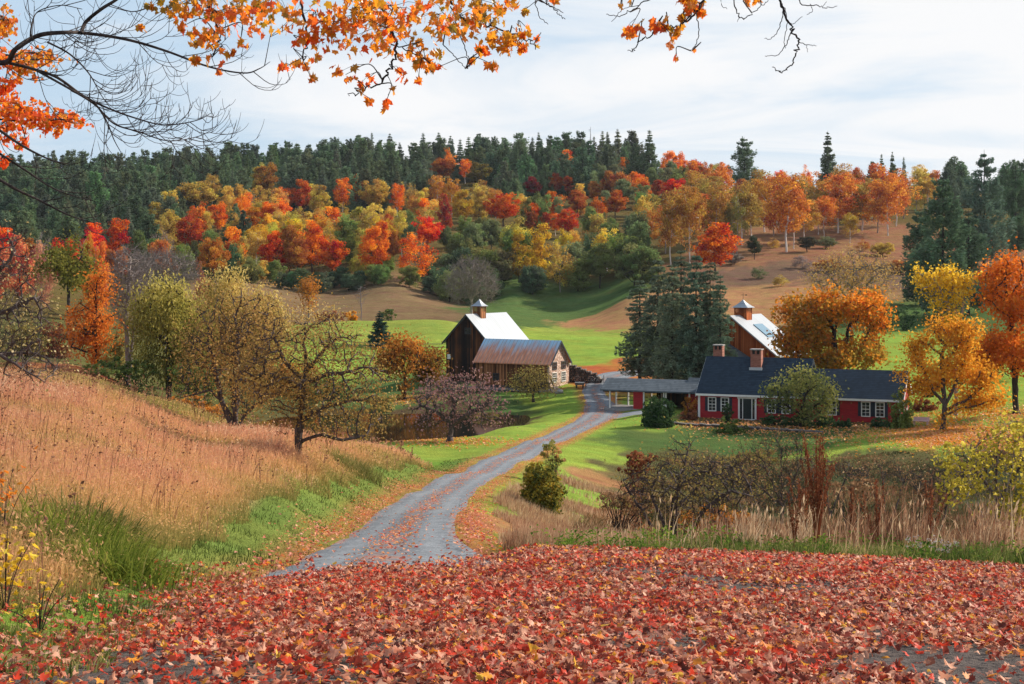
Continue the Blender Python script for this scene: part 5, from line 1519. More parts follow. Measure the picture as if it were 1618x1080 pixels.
# big evergreens that break the skyline
CON['big'] = [conifer_meshes(230 + i, 14, 7.0, .10, 20, 7, -.04, 230, .7, .16, .30, .42, .12, 1.2, .13) for i in range(3)]
for px, top, w, Y, kind, lab in (
    (1176, 216, 62, 640, 'big', 'open flat topped pine breaking the skyline above the birch grove'),
    (1308, 206, 46, 640, 'spruce', 'tall slim conifer standing highest on the skyline'),
    (1026, 204, 44, 690, 'spruce', 'twin tipped dark conifer on the skyline above the birch wood'),
    (1004, 224, 40, 690, 'pine', 'conifer touching the left side of the twin tipped skyline conifer'),
    (1555, 236, 88, 430, 'big', 'massive dark pine on the far right slope'),
    (1605, 262, 60, 455, 'big', 'dark pine behind the massive one at the far right'),
    (1490, 278, 100, 300, 'big', 'broad green pine behind the yellow birch'),
    (1530, 330, 90, 310, 'big', 'dark lower pine between the broad green pine and the massive far one'),
    (1455, 330, 80, 330, 'big', 'short bushy pine at the edge of the hillside birches'),
    (1393, 242, 26, 640, 'spruce', 'small dark conifer left of the group of three on the skyline'),
    (1410, 238, 22, 650, 'spruce', 'middle conifer of the small group of three on the skyline'),
    (1428, 246, 22, 655, 'spruce', 'right hand conifer of the small group of three on the skyline'),
    (1378, 252, 34, 600, 'pine', 'rounded blue green pine in front of the small skyline group'),
    (1412, 258, 34, 600, 'pine', 'second rounded blue green pine in front of the small skyline group'),
    (1500, 252, 40, 600, 'pine', 'pale green pine on the skyline left of the massive dark pine')):
    X = (px - CX) / F * Y; z = g1(X, Y); h = (HY - top) / F * Y - z
    ms = CON[kind][rngH.integers(len(CON[kind]))]
    place(ms, 'spruce_tree' if kind == 'spruce' else 'pine_tree', lab, 'conifer', X, Y, h, w / F * Y, jitter((0.11, 0.17, 0.10) if px > 1440 else PAL['D'], rngH, .1), rngH, None, 14.0, 5.4 if kind == 'spruce' else 7.0)
    HAND.append((X, Y, w / F * Y / 2, px, top, HY - z / Y * F))

# ---- the rest of the wood: one tree each, coloured by where it stands on the slope
ROWS = (250, 290, 330, 370, 410, 450)
MAP = {  # per 100 picture columns, palette choices
 250: ['D', 'D', 'D', 'D', 'DDDO', 'DDO', 'DDO', 'DDDO', 'DDDO', 'DDO', 'OOU', 'OUR', 'OUL', 'OUL', 'OUD', 'DUO', 'DO', 'DO'],
 290: ['D', 'D', 'D', 'DDL', 'DDL', 'DDU', 'DDDL', 'DDL', 'DDH', 'DDHU', 'GHO', 'OUL', 'OUR', 'OUR', 'OUL', 'DUO', 'DO', 'DO'],
 330: ['D', 'D', 'DL', 'LLLO', 'OLL', 'LLOY', 'LLOB', 'LBOY', 'LGHO', 'GHLO', 'LBG', 'BBL', 'BBL', 'BBL', 'BBO', 'DD', 'D', 'D'],
 370: ['DRU', 'DDR', 'DDL', 'LDOG', 'LLYU', 'LLGY', 'LYUG', 'GLYH', 'GGLY', 'GGHL', 'GLHB', 'LGB', 'LLB', 'B', 'B', 'D', 'D', 'D'],
 410: ['RUS', 'SUR', 'SUG', 'LGT', 'TGL', 'TGL', 'TGG', 'TGGH', 'GGLL', 'GGHT', 'GGTH', 'GGL', 'L', 'B', 'B', 'D', 'D', 'D'],
 450: ['US', 'SU', 'SG', 'GT', 'T', 'T', 'TTG', 'TTG', 'TTG', 'TTG', 'TTG', 'TG', 'L', 'B', 'B', 'D', 'D', 'D']}
KNAME = {'O': 'orange', 'R': 'red', 'Y': 'yellow', 'L': 'olive gold', 'G': 'olive green', 'B': 'golden', 'D': 'dark green', 'U': 'rust brown', 'S': 'bare greyish', 'H': 'grey green', 'T': 'dark green', 'N': 'dark green', 'P': 'crimson'}
def zone(px):
    return 'above the left bank' if px < 380 else ('behind the brown field' if px < 720 else ('behind the tall barn' if px < 1020 else 'above the red house'))
n_fill = 0
PROF = np.full(1900, 1000.0)                 # lowest row still open above the nearer trees, per picture column (offset 140)
def reveal(x_, w_px, top, bot, keep=True):
    """how much of a tree of this outline stands clear of nearer ones, 0..1"""
    i0, i1 = int(np.clip(x_ - w_px * .42 + 140, 0, 1899)), int(np.clip(x_ + w_px * .42 + 140, 1, 1900))
    if i1 <= i0: return 0
    k = np.linspace(-1, 1, i1 - i0); t_ = top + (bot - top) * .40 * (1 - np.sqrt(np.clip(1 - k * k, 0, 1)))
    seen = float(np.mean(np.clip((np.minimum(PROF[i0:i1], bot) - t_) / max(bot - top, 1), 0, 1)))
    if keep: PROF[i0:i1] = np.minimum(PROF[i0:i1], t_)
    return seen
CAND = []
Y = 398.0
while Y < 850:
    near = Y < 432
    dpx = (4.3 if Y > 585 else (3.6 if near else 3.9)) / Y * F
    px = -60 + rngH.uniform(0, dpx)
    while px < 1680:
        CAND.append((Y + rngH.uniform(-6, 6), px + rngH.uniform(-.3, .3) * dpx)); px += dpx * rngH.uniform(.8, 1.25)
    Y += 9.0 if near else (12.0 if Y < 585 else 18.0)
CAND.sort()
HQ = sorted([(q[1], q) for q in HAND], key=lambda q: q[0])
hi = 0
for y_, x_ in CAND:
    while hi < len(HQ) and HQ[hi][0] < y_:
        q = HQ[hi][1]; reveal(q[3], 2 * q[2] / q[1] * F, q[4], q[5]); hi += 1
    if x_ > 1045 and y_ < 565 and not (x_ < 1125 and y_ > 430): continue
    if x_ > 1440 and y_ < 600: continue
    X = (x_ - CX) / F * y_; z = g1(X, y_)
    edge = y_ < 432 and 380 < x_ < 1080; near_ = edge
    h = rngH.uniform(8.5, 15) if y_ < 585 else rngH.uniform(11, 16)
    if edge: h = rngH.uniform(5, 9) if x_ < 700 else rngH.uniform(8, 13)
    top = HY - (z + h) / y_ * F
    mid = top + h / y_ * F * .4
    row = min(ROWS, key=lambda r: abs(r - mid)); c = MAP[row][int(np.clip(x_ // 100, 0, 17))]
    c = c[rngH.integers(len(c))]
    con = c == 'D'
    if con: h = rngH.uniform(14, 22) if y_ > 560 else rngH.uniform(11, 18)
    if con and y_ > 690 and x_ > 1100: h *= .72
    w = h * (rngH.uniform(.42, .60) if con else (rngH.uniform(.85, 1.15) if edge else rngH.uniform(.50, .80)))
    if con: kind = 'spruce' if rngH.random() < .25 else 'pine'
    elif c == 'S': kind = 'bare'
    elif c == 'B': kind = 'birch'
    elif edge: kind = ['round', 'broad'][rngH.integers(2)]
    elif c in 'LYO': kind = ['column', 'oval', 'wispy', 'birch', 'column', 'birch'][rngH.integers(6)]
    else: kind = ['round', 'oval', 'round', 'broad', 'column'][rngH.integers(5)]
    if kind == 'pine': w *= 1.25
    if kind == 'column': w *= .75
    top = HY - (z + h) / y_ * F; bot = HY - z / y_ * F
    bad = False
    for (hx, hy, hr, hpx, htop, hbot) in HAND:
        if abs(hx - X) + 0.6 * abs(hy - y_) < (hr + w / 2) * .62: bad = True; break
        if y_ < hy and abs(x_ - hpx) < (hr / hy * F + w / 2 / y_ * F) * .75 and top < htop + .62 * (hbot - htop): bad = True; break
    if bad: continue
    if reveal(x_, w / y_ * F, top, bot, False) < (.05 if con else (.09 if near_ else .10)): continue
    reveal(x_, w / y_ * F, top, bot)
    if con:
        ms = CON[kind][rngH.integers(len(CON[kind]))]; bh, bw = 14.0, (5.4 if kind == 'spruce' else 7.0); nm = kind + '_tree'
    else:
        ms = BL[kind][rngH.integers(len(BL[kind]))]; bh, bw = 10.0, {'column': 4.9, 'oval': 5.9, 'birch': 6.4, 'broad': 8.0, 'wispy': 5.9, 'bare': 6.8}.get(kind, 7.2); nm = {'birch': 'birch_tree', 'bare': 'bare_tree', 'column': 'poplar_tree'}.get(kind, 'broadleaf_tree')
    col = jitter(PAL[c], rngH, .16)
    belt = 'on the crest of the hill' if y_ > 690 else ('in the upper wood' if y_ > 560 else ('in the middle of the wooded slope' if y_ > 450 else 'along the lower edge of the wood'))
    what = ('conifer' if kind == 'spruce' else 'pine') if con else {'birch': 'birch', 'bare': 'leafless tree', 'column': 'slender tree', 'broad': 'spreading tree'}.get(kind, 'tree')
    lab = f"{KNAME[c]} {what} {belt} {zone(x_)}"
    place(ms, nm, lab, 'conifer' if con else 'tree', X, y_, h * (1.0 if kind in ('birch', 'bare') else (1.26 if edge else 1.14)), w, col, rngH, f"{KNAME[c]} {what}s {belt} {zone(x_)}", bh, bw, 0 if kind in ('birch', 'bare') else h * (.26 if edge else .14))
    n_fill += 1
print('hill fill trees', n_fill)
# scrub dotted over the tan hillside
for k_, (px, base, hh, ww, c_, lab) in enumerate(((1160, 418, 4.5, 26, 'S', 'greyish scrub low on the tan hillside left of the lone dark bush'), (1222, 392, 4, 22, 'L', 'olive scrub between the lone dark bush and the four stemmed birch'), (1305, 392, 5, 30, 'H', 'grey green scrub below the thick stemmed birch'), (1362, 396, 4.5, 26, 'U', 'rust scrub at the right side of the tan hillside'),
        (1395, 404, 5.5, 34, 'L', 'olive gold scrub just left of the short bushy pine'), (1268, 424, 4.5, 36, 'S', 'pale brown scrub half way down the tan hillside'), (1310, 430, 5, 40, 'U', 'wide rust scrub half way down the tan hillside'), (1200, 440, 4, 30, 'H', 'grey green scrub at the foot of the tan hillside by the red barn'), (1420, 432, 5, 36, 'U', 'rust scrub under the short bushy pine'), (1235, 452, 3.5, 30, 'L', 'low olive scrub at the foot of the tan hillside'))):
    Yb = hit(px, base, 280, 700); Xb = (px - CX) / F * Yb
    place(BL['wispy' if k_ % 2 else 'broad'][k_ % 3], 'scrub_bush', lab, 'bush', Xb, Yb, hh, ww / F * Yb, jitter(PAL[c_], rngH, .1), rngH, None, 10, 6.5, hh * .15)
# a dead snag above the conifers
def snag():
    Yq = 700.0; X = (933 - CX) / F * Yq; z = g1(X, Yq); h = (HY - 200) / F * Yq - z
    t = thing('dead_tree', 'bare dead pole of a conifer sticking up above the dark skyline', 'tree', (X, Yq, z))
    a = Acc(); tube(a, [(0, 0, -.3), (.1, 0, h * .6), (0, 0, h)], [.35, .25, .06], 5)
    rg = np.random.default_rng(4)
    for k in range(16):
        zz_ = h * rg.uniform(.55, .97); th = rg.uniform(0, 6.28); L = rg.uniform(.4, 1.1)
        tube(a, [(0, 0, zz_), (L * math.cos(th), L * math.sin(th), zz_ + rg.uniform(-.2, .3))], [.06, .02], 3)
    a.obj('trunk', MAT['bark_grey'], t)
snag()

# ------------------------------------------------------------------ the trees and shrubs of the farm, one by one
LM = leaf_mat
MAT['apple_leaf'] = LM('apple_leaves', [(0.0, (.18, .11, .05)), (.4, (.40, .25, .08)), (.7, (.60, .42, .12)), (1, (.80, .64, .32))], .35)
MAT['apple_leaf2'] = LM('apple_leaves_brown', [(0.0, (.18, .11, .05)), (.4, (.44, .26, .09)), (.7, (.64, .40, .13)), (1, (.76, .55, .22))], .35)
MAT['crab_leaf'] = LM('crab_fruit_and_leaves', [(0.0, (.14, .075, .07)), (.4, (.33, .17, .17)), (.75, (.48, .26, .25)), (1, (.56, .38, .22))], .25)
MAT['olive_leaf'] = LM('sparse_olive_leaves', [(0.0, (.15, .11, .045)), (.5, (.34, .26, .08)), (1, (.66, .52, .14))], .35)
MAT['rust_leaf'] = LM('rust_leaves', [(0.0, (.16, .11, .03)), (.4, (.50, .20, .04)), (.7, (.68, .28, .05)), (1, (.72, .42, .09))], .35)
MAT['willow_leaf'] = LM('willow_leaves', [(0.0, (.16, .17, .04)), (.35, (.40, .35, .08)), (.65, (.68, .56, .16)), (1, (.86, .78, .38))], .5)
MAT['willow_pale'] = LM('willow_leaves_pale', [(0.0, (.36, .28, .08)), (.4, (.66, .50, .15)), (.7, (.82, .66, .26)), (1, (.88, .80, .48))], .5)
MAT['larch_leaf'] = LM('larch_needles', [(0.0, (.44, .14, .025)), (.5, (.80, .25, .04)), (1, (.86, .40, .07))], .5)
MAT['maple_leaf'] = LM('orange_maple_leaves', [(0.0, (.36, .24, .04)), (.25, (.70, .26, .03)), (.5, (.86, .23, .025)), (.8, (.88, .26, .03)), (1, (.86, .36, .05))], .52)
MAT['gold_leaf'] = LM('gold_leaves', [(0.0, (.52, .30, .02)), (.5, (.82, .52, .04)), (1, (.86, .68, .12))], .48)
MAT['amber_leaf'] = LM('amber_leaves', [(0.0, (.46, .20, .02)), (.5, (.80, .36, .035)), (1, (.85, .56, .08))], .48)
MAT['flame_leaf'] = LM('flame_leaves', [(0.0, (.50, .14, .02)), (.5, (.80, .21, .025)), (1, (.82, .36, .05))], .45)
MAT['pale_leaf'] = LM('pale_late_leaves', [(0.0, (.30, .16, .05)), (.5, (.55, .32, .10)), (1, (.72, .52, .22))], .35)
MAT['green_leaf'] = LM('green_shrub_leaves', [(0.0, (.05, .08, .025)), (.5, (.13, .19, .05)), (1, (.30, .34, .11))], .3)
MAT['dark_leaf'] = LM('dark_evergreen_leaves', [(0.0, (.02, .045, .022)), (.5, (.05, .095, .04)), (1, (.12, .18, .07))], .25)
MAT['lilac_leaf'] = LM('light_green_leaves', [(0.0, (.09, .13, .035)), (.5, (.24, .31, .08)), (1, (.46, .48, .16))], .35)
MAT['mixed_leaf'] = LM('turning_leaves', [(0.0, (.14, .17, .06)), (.35, (.36, .35, .10)), (.55, (.50, .42, .13)), (.75, (.60, .30, .16)), (1, (.74, .50, .12))], .35)
MAT['yellow_leaf'] = LM('yellow_shrub_leaves', [(0.0, (.20, .17, .03)), (.5, (.56, .46, .06)), (1, (.84, .70, .14))], .5)
MAT['redbrown_leaf'] = LM('red_brown_leaves', [(0.0, (.09, .03, .02)), (.5, (.30, .10, .05)), (1, (.50, .22, .10))], .3)
MAT['brush_leaf'] = LM('dry_brush', [(0.0, (.10, .06, .035)), (.5, (.30, .17, .09)), (.8, (.48, .29, .15)), (1, (.66, .48, .28))], .3)
MAT['twig_grey'] = LM('grey_twigs', [(0.0, (.16, .12, .12)), (1, (.40, .31, .30))], .1)
MAT['cream_leaf'] = LM('cream_leaves', [(0.0, (.30, .22, .08)), (.6, (.62, .50, .22)), (1, (.82, .74, .48))], .45)

# --- the two old apple trees on the near bank
hero_tree('apple_tree', 'gnarled apple tree with thin yellowing leaves on the near bank, its trunk bare and dark', 'tree', 470, 50.3,
          [[(469, 690), (474, 655), (479, 612), (484, 575), (478, 540)], [(474, 700), (492, 690, -.2), (512, 684, -.5), (545, 692, -.6), (580, 686, -.4)], [(475, 665), (510, 645, .3), (545, 636, .4)], [(478, 612), (440, 596, .2), (415, 590, .3), (395, 602, .4)], [(480, 605), (520, 590, -.3), (560, 585, -.4)], [(482, 590), (505, 560, .2), (530, 535, .3)], [(479, 600), (452, 570, -.3), (440, 540, -.4)]],
          [(478, 540, 80, 48), (560, 590, 62, 52), (420, 590, 56, 45), (565, 655, 52, 42), (480, 610, 85, 52), (520, 640, 60, 40), (545, 545, 50, 40)],
          MAT['apple_leaf'], 'bark_mid', .20, 1100, .22, 2.0, .34, 80, 4, .50, 3, .085, 11, (0, 0, .03), .24, .007, .30, tw_r=.005, leaf_keep=.8, part_leaf='crown', gaps=0.25)
hero_tree('apple_tree', 'leaning apple tree forking low into three dark limbs, behind the gnarled one on the bank', 'tree', 372, 61.5,
          [[(366, 655), (350, 632), (332, 616), (310, 622), (285, 628)], [(372, 650), (376, 620), (372, 585), (376, 550)], [(384, 660), (402, 640), (420, 630), (440, 622)], [(372, 600), (400, 575), (420, 560)], [(350, 632), (340, 590), (335, 560)]],
          [(360, 560, 78, 62), (400, 520, 62, 56), (325, 590, 55, 40), (410, 600, 60, 48), (370, 500, 55, 50), (340, 540, 50, 45)],
          MAT['apple_leaf2'], 'bark_mid', .19, 1100, .27, 2.4, .40, 80, 4, .60, 3, .10, 12, (0, 0, .05), .22, .008, .38, tw_r=.006, leaf_keep=.8, gaps=0.25)
hero_tree('crabapple_tree', 'low spreading crabapple with purplish pink fruit on the lawn by the pond', 'tree', 711, 118,
          [[(712, 685), (713, 668)], [(713, 672), (745, 650), (770, 640)], [(713, 670), (690, 650), (665, 640)], [(713, 668), (718, 640), (715, 620)]],
          [(720, 632, 72, 38), (682, 645, 42, 32), (768, 645, 38, 34), (735, 612, 45, 26), (690, 615, 35, 22)],
          MAT['crab_leaf'], 'bark_mid', .33, 800, .42, 3.2, .65, 60, 3, .9, 3, .19, 13, (0, 0, .0), .3, .016, .5, leaf_keep=.5, gaps=0.2)
hero_tree('apple_tree', 'small olive leaved tree with bare grey tips in front of the rusting roofed barn', 'tree', 843, 172.5,
          [[(843, 624), (843, 616)], [(843, 618), (826, 606)], [(843, 618), (860, 605)]],
          [(843, 605, 36, 18), (825, 610, 22, 14), (862, 610, 20, 14), (843, 594, 22, 12)],
          MAT['olive_leaf'], 'bark', .20, 500, .45, 3, .7, 50, 3, .8, 3, .20, 14, (0, 0, .05), .25, .022, .5)
hero_tree('rowan_tree', 'round rust orange tree beside the left end of the tall barn', 'tree', 640, 180,
          [[(640, 592), (638, 580)], [(640, 590), (618, 572)], [(640, 590), (662, 574)]],
          [(635, 568, 40, 34), (612, 580, 22, 24), (655, 575, 26, 26)],
          MAT['rust_leaf'], 'bark', .26, 500, .5, 3.2, .75, 50, 2, .8, 9, .34, 15, (0, 0, .05), .2, .022, .55, gaps=0.3, lobes=5)
hero_tree('rowan_tree', 'smaller dull brown orange tree between the round one and the tall barn wall', 'tree', 680, 183,
          [[(680, 598), (680, 588)], [(680, 590), (668, 580)], [(680, 590), (692, 580)]],
          [(680, 575, 25, 24), (668, 585, 20, 18), (688, 585, 16, 16)],
          MAT['rust_leaf'], 'bark', .2, 400, .5, 3.2, .75, 50, 2, .7, 8, .32, 16, (0, 0, .05), .2, .022, .5, tint_h=(-.05, .1), gaps=0.25)
# --- willows, larch and bare trees left of the pond
hero_tree('willow_tree', 'dark green and yellow weeping willow at the left of the hollow', 'tree', 266, 150,
          [[(268, 580), (266, 545), (262, 510)], [(268, 560), (285, 525), (292, 495)], [(266, 545), (244, 520), (238, 495)]],
          [(266, 484, 54, 36), (234, 525, 24, 50), (300, 522, 26, 52), (262, 458, 38, 22), (270, 548, 44, 34), (320, 500, 18, 30)],
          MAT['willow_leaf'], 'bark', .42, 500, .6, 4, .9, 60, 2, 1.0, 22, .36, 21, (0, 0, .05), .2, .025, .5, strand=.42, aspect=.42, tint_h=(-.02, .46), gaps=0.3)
hero_tree('willow_tree', 'tall pale yellow willow with feathery top rising behind the apple trees', 'tree', 368, 160,
          [[(366, 580), (364, 530), (360, 480)], [(366, 545), (395, 505), (410, 475)], [(364, 530), (338, 495), (335, 470)]],
          [(362, 458, 46, 36), (340, 505, 44, 50), (412, 488, 40, 34), (430, 500, 26, 34), (380, 530, 56, 50)],
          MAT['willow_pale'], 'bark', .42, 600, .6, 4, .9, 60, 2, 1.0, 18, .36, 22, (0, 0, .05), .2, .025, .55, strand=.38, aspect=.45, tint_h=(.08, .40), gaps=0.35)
hero_tree('larch_tree', 'feathery bright orange larch standing left of the bare grey trees', 'tree', 152, 152,
          [[(152, 560), (151, 500), (150, 440)]] + [[(152, 560 - 16 * k), (152 + (1 if k % 2 else -1) * (40 - 4 * k), 548 - 17 * k)] for k in range(8)],
          [(150, 455, 28, 30), (150, 495, 38, 30), (152, 535, 46, 28)],
          MAT['larch_leaf'], 'bark', .28, 500, .5, 3.2, .75, 60, 2, .9, 6, .36, 23, (0, 0, -.03), .2, .022, .5, aspect=.5, gaps=0.35, lobes=4)
hero_tree('bare_tree', 'tall bare grey tree with twin stems right of the orange larch', 'tree', 203, 158,
          [[(201, 550), (199, 500), (203, 450), (206, 410)], [(207, 560), (212, 510), (216, 470)]],
          [(206, 440, 36, 50), (214, 490, 30, 40), (190, 470, 24, 36)],
          None, 'bark_pale', .30, 900, .5, 3.5, .65, 70, 9, 1.5, 0, .1, 24, (0, 0, .2), .18, .022, tw_r=.019)
hero_tree('bare_tree', 'second bare greyish tree with a broad twiggy crown behind the twin stemmed one', 'tree', 260, 215,
          [[(260, 490), (260, 450)], [(260, 470), (280, 430)], [(260, 470), (240, 430)]],
          [(255, 425, 34, 30), (285, 430, 30, 28), (232, 430, 26, 30)],
          None, 'bark_pale', .26, 900, .6, 4, .8, 60, 9, 1.8, 0, .1, 25, (0, 0, .2), .18, .026, tw_r=.024)
hero_tree('bare_tree', 'vase shaped bare grey tree standing behind the tall barn turret', 'tree', 745, 272,
          [[(745, 490), (745, 465)], [(745, 475), (730, 440)], [(745, 475), (762, 440)], [(745, 470), (747, 430)]],
          [(745, 440, 38, 32), (722, 455, 20, 26), (768, 455, 20, 26)],
          None, 'bark_pale', .34, 1100, .6, 4, .8, 60, 9, 1.6, 0, .1, 26, (0, 0, .15), .18, .03, tw_r=.028)
hero_tree('ash_tree', 'round olive green tree behind the orange larch', 'tree', 108, 205,
          [[(108, 450), (108, 420)], [(108, 440), (90, 410)], [(108, 440), (126, 410)]],
          [(106, 404, 34, 34), (88, 424, 26, 34), (126, 424, 26, 34), (106, 440, 34, 26)],
          LM('olive_green_leaves', [(0.0, (.10, .10, .02)), (.5, (.24, .23, .045)), (1, (.46, .38, .09))], .35), 'bark', .3, 400, .6, 4, .9, 50, 2, 1, 9, .42, 27, (0, 0, .05), .2, .025, .6, gaps=0.25, lobes=4)
for k, (px, top, bot, w, Y, kd, nm, lab) in enumerate((
    (30, 372, 470, 52, 225, 'round', (.74, .25, .13), 'coral red tree at the left edge behind the bare spreading tree'),
    (-6, 380, 470, 50, 215, 'round', (.70, .22, .12), 'deeper coral tree cut by the left edge of the view'),
    (66, 376, 470, 40, 230, 'wispy', (.60, .30, .20), 'thin pinkish brown tree left of the round olive tree'),
    (160, 382, 470, 26, 232, 'oval', (.70, .20, .06), 'small salmon orange tree squeezed behind the round olive tree'),
    (320, 412, 500, 34, 235, 'wispy', (.50, .22, .10), 'thin reddish tree between the two willows'),
    (140, 366, 440, 22, 236, 'oval', (.60, .28, .05), 'small golden tree above the round olive tree'))):
    X = (px - CX) / F * Y; z = g1(X, Y)
    place(BL[kd][k % len(BL[kd])], 'maple_tree', lab, 'tree', X, Y, (HY - top) / F * Y - z, w / F * Y, nm, rngH, None, 10, 7.2 if kd == 'round' else 5.9)

# --- conifers by the drive and in the field
PC = [conifer_meshes(300 + i, 14, 5.2, .12, 30, 7, -.24, 110, .60, .13, .24, .25, .12, .9, .07) for i in range(3)]
TRUNKS = ((1011, 187, 440, 66, 'leftmost of the grey green pines by the drive, its bare trunk seen against the field'), (1040, 183, 404, 62, 'grey green pine second from the field in the cluster by the drive'), (1062, 172, 412, 58, 'slim grey green pine in the middle of the cluster by the drive'),
          (1076, 178, 392, 64, 'tallest grey green pine of the cluster by the drive'), (1100, 170, 396, 62, 'grey green pine right of the tallest in the cluster by the drive'), (1122, 171, 408, 60, 'grey green pine next to the red barn in the cluster by the drive'),
          (1138, 168, 432, 50, 'shortest grey green pine of the cluster, touching the red barn roof'))
for k, (px, Y, top, w, lab) in enumerate(TRUNKS):
    X = (px - CX) / F * Y; z = g1(X, Y)
    place(PC[k % 3], 'pine_tree', lab, 'conifer', X, Y, (HY - top) / F * Y - z, w * 1.15 / F * Y, jitter((.17, .20, .14), rngH, .10), rngH, None, 14, 5.2)
Yp = 226; Xp = (600 - CX) / F * Yp
place(CON['spruce'][0], 'spruce_tree', 'small dark blue green spruce on the slope behind the rust orange tree', 'conifer', Xp, Yp, (HY - 490) / F * Yp - g1(Xp, Yp), 46 / F * Yp, (.05, .095, .075), rngH, None, 14, 5.4)

# --- trees right of the house
hero_tree('maple_tree', 'wide orange maple with many spreading stems right behind the farmhouse', 'tree', 1322, 171,
          [[(1322, 600), (1320, 560), (1318, 520)], [(1321, 612), (1300, 575), (1280, 545)], [(1323, 612), (1345, 575), (1362, 545)], [(1320, 612), (1285, 590), (1255, 565)], [(1324, 612), (1360, 590), (1390, 560)], [(1322, 605), (1335, 560), (1340, 520)]],
          [(1320, 515, 92, 55), (1375, 540, 46, 42), (1265, 525, 42, 44), (1340, 485, 60, 36), (1295, 490, 55, 34), (1320, 555, 85, 30)],
          MAT['maple_leaf'], 'bark', .5, 900, .55, 4, .85, 70, 2, .95, 9, .40, 31, (0, 0, .04), .2, .026, .55, tint_h=(-.12, .16), gaps=0.35, lobes=6)
hero_tree('birch_tree', 'golden yellow birch with pale upright stems rising above the amber maple', 'tree', 1510, 143,
          [[(1511, 600), (1511, 520), (1508, 470), (1500, 430)], [(1511, 540), (1522, 480), (1524, 440)], [(1511, 520), (1490, 465), (1475, 440)]],
          [(1480, 442, 36, 34), (1512, 440, 20, 34), (1462, 462, 24, 24), (1498, 484, 30, 30), (1525, 470, 12, 20), (1505, 525, 26, 36)],
          MAT['gold_leaf'], 'bark_pale', .24, 500, .45, 3.2, .7, 60, 2, .7, 9, .28, 32, (0, 0, .08), .2, .02, .42, gaps=0.4, lobes=5)
hero_tree('maple_tree', 'amber maple with a stout grey trunk and low branches beyond the house', 'tree', 1490, 128.7,
          [[(1492, 655), (1493, 640), (1490, 600), (1488, 560)], [(1493, 640), (1508, 610), (1520, 580)], [(1493, 640), (1474, 615), (1462, 590)], [(1494, 655), (1518, 645), (1545, 640), (1562, 632)], [(1493, 648), (1530, 630), (1550, 612)]],
          [(1498, 555, 46, 46), (1462, 562, 28, 36), (1532, 588, 32, 36), (1500, 600, 52, 28), (1550, 632, 30, 15), (1456, 618, 24, 13), (1512, 522, 32, 24), (1480, 525, 20, 22), (1560, 600, 22, 16), (1440, 590, 16, 14)],
          MAT['amber_leaf'], 'bark_mid', .32, 800, .42, 3, .7, 70, 3, 1.1, 9, .26, 33, (0, 0, .03), .22, .02, .42, gaps=0.25, lobes=5)
hero_tree('maple_tree', 'large flame orange maple at the right edge of the lawn', 'tree', 1606, 142,
          [[(1604, 610), (1600, 540), (1596, 480)], [(1604, 590), (1575, 550), (1565, 520)], [(1604, 590), (1640, 540), (1650, 500)]],
          [(1602, 465, 48, 66), (1572, 505, 40, 56), (1650, 500, 62, 84), (1612, 560, 64, 50), (1572, 575, 40, 36)],
          MAT['flame_leaf'], 'bark', .4, 1000, .5, 3.5, .8, 70, 3, 1.0, 9, .31, 34, (0, 0, .05), .2, .022, .5, gaps=0.38, lobes=5)
hero_tree('maple_tree', 'shaded amber tree with dark trunk behind the amber maple on the far lawn', 'tree', 1566, 185,
          [[(1568, 600), (1566, 570)], [(1568, 590), (1548, 565)], [(1568, 590), (1590, 565)]],
          [(1556, 560, 40, 40), (1536, 575, 28, 30), (1590, 570, 30, 34)],
          MAT['amber_leaf'], 'bark', .34, 500, .5, 3.5, .8, 60, 2, .9, 8, .38, 35, (0, 0, .05), .2, .025, .5, tint_h=(-.1, .1), gaps=0.35, lobes=5)
hero_tree('ash_tree', 'pale half bare tree with scattered yellow leaves above the wide orange maple', 'tree', 1345, 238,
          [[(1345, 490), (1345, 465)], [(1345, 480), (1315, 440)], [(1345, 480), (1378, 440)], [(1345, 470), (1350, 420)]],
          [(1345, 430, 66, 38), (1310, 445, 38, 28), (1385, 440, 38, 34)],
          MAT['pale_leaf'], 'bark_grey', .34, 700, .65, 4, .95, 60, 5, 1.2, 2, .30, 36, (0, 0, .1), .2, .028, .8, leaf_keep=.38)
hero_tree('cherry_tree', 'low tree of mixed green, yellow and pink leaves before the farmhouse', 'tree', 1265, 139,
          [[(1265, 655), (1263, 640)], [(1265, 655), (1235, 635)], [(1265, 655), (1298, 635)], [(1265, 650), (1275, 620)]],
          [(1265, 622, 58, 34), (1230, 632, 26, 26), (1300, 635, 30, 24), (1262, 600, 40, 18), (1275, 645, 42, 18)],
          MAT['mixed_leaf'], 'bark', .2, 600, .4, 3, .65, 60, 2, .7, 6, .26, 37, (0, 0, .03), .25, .018, .42, tint_h=(-.1, .22), gaps=0.3, lobes=5)

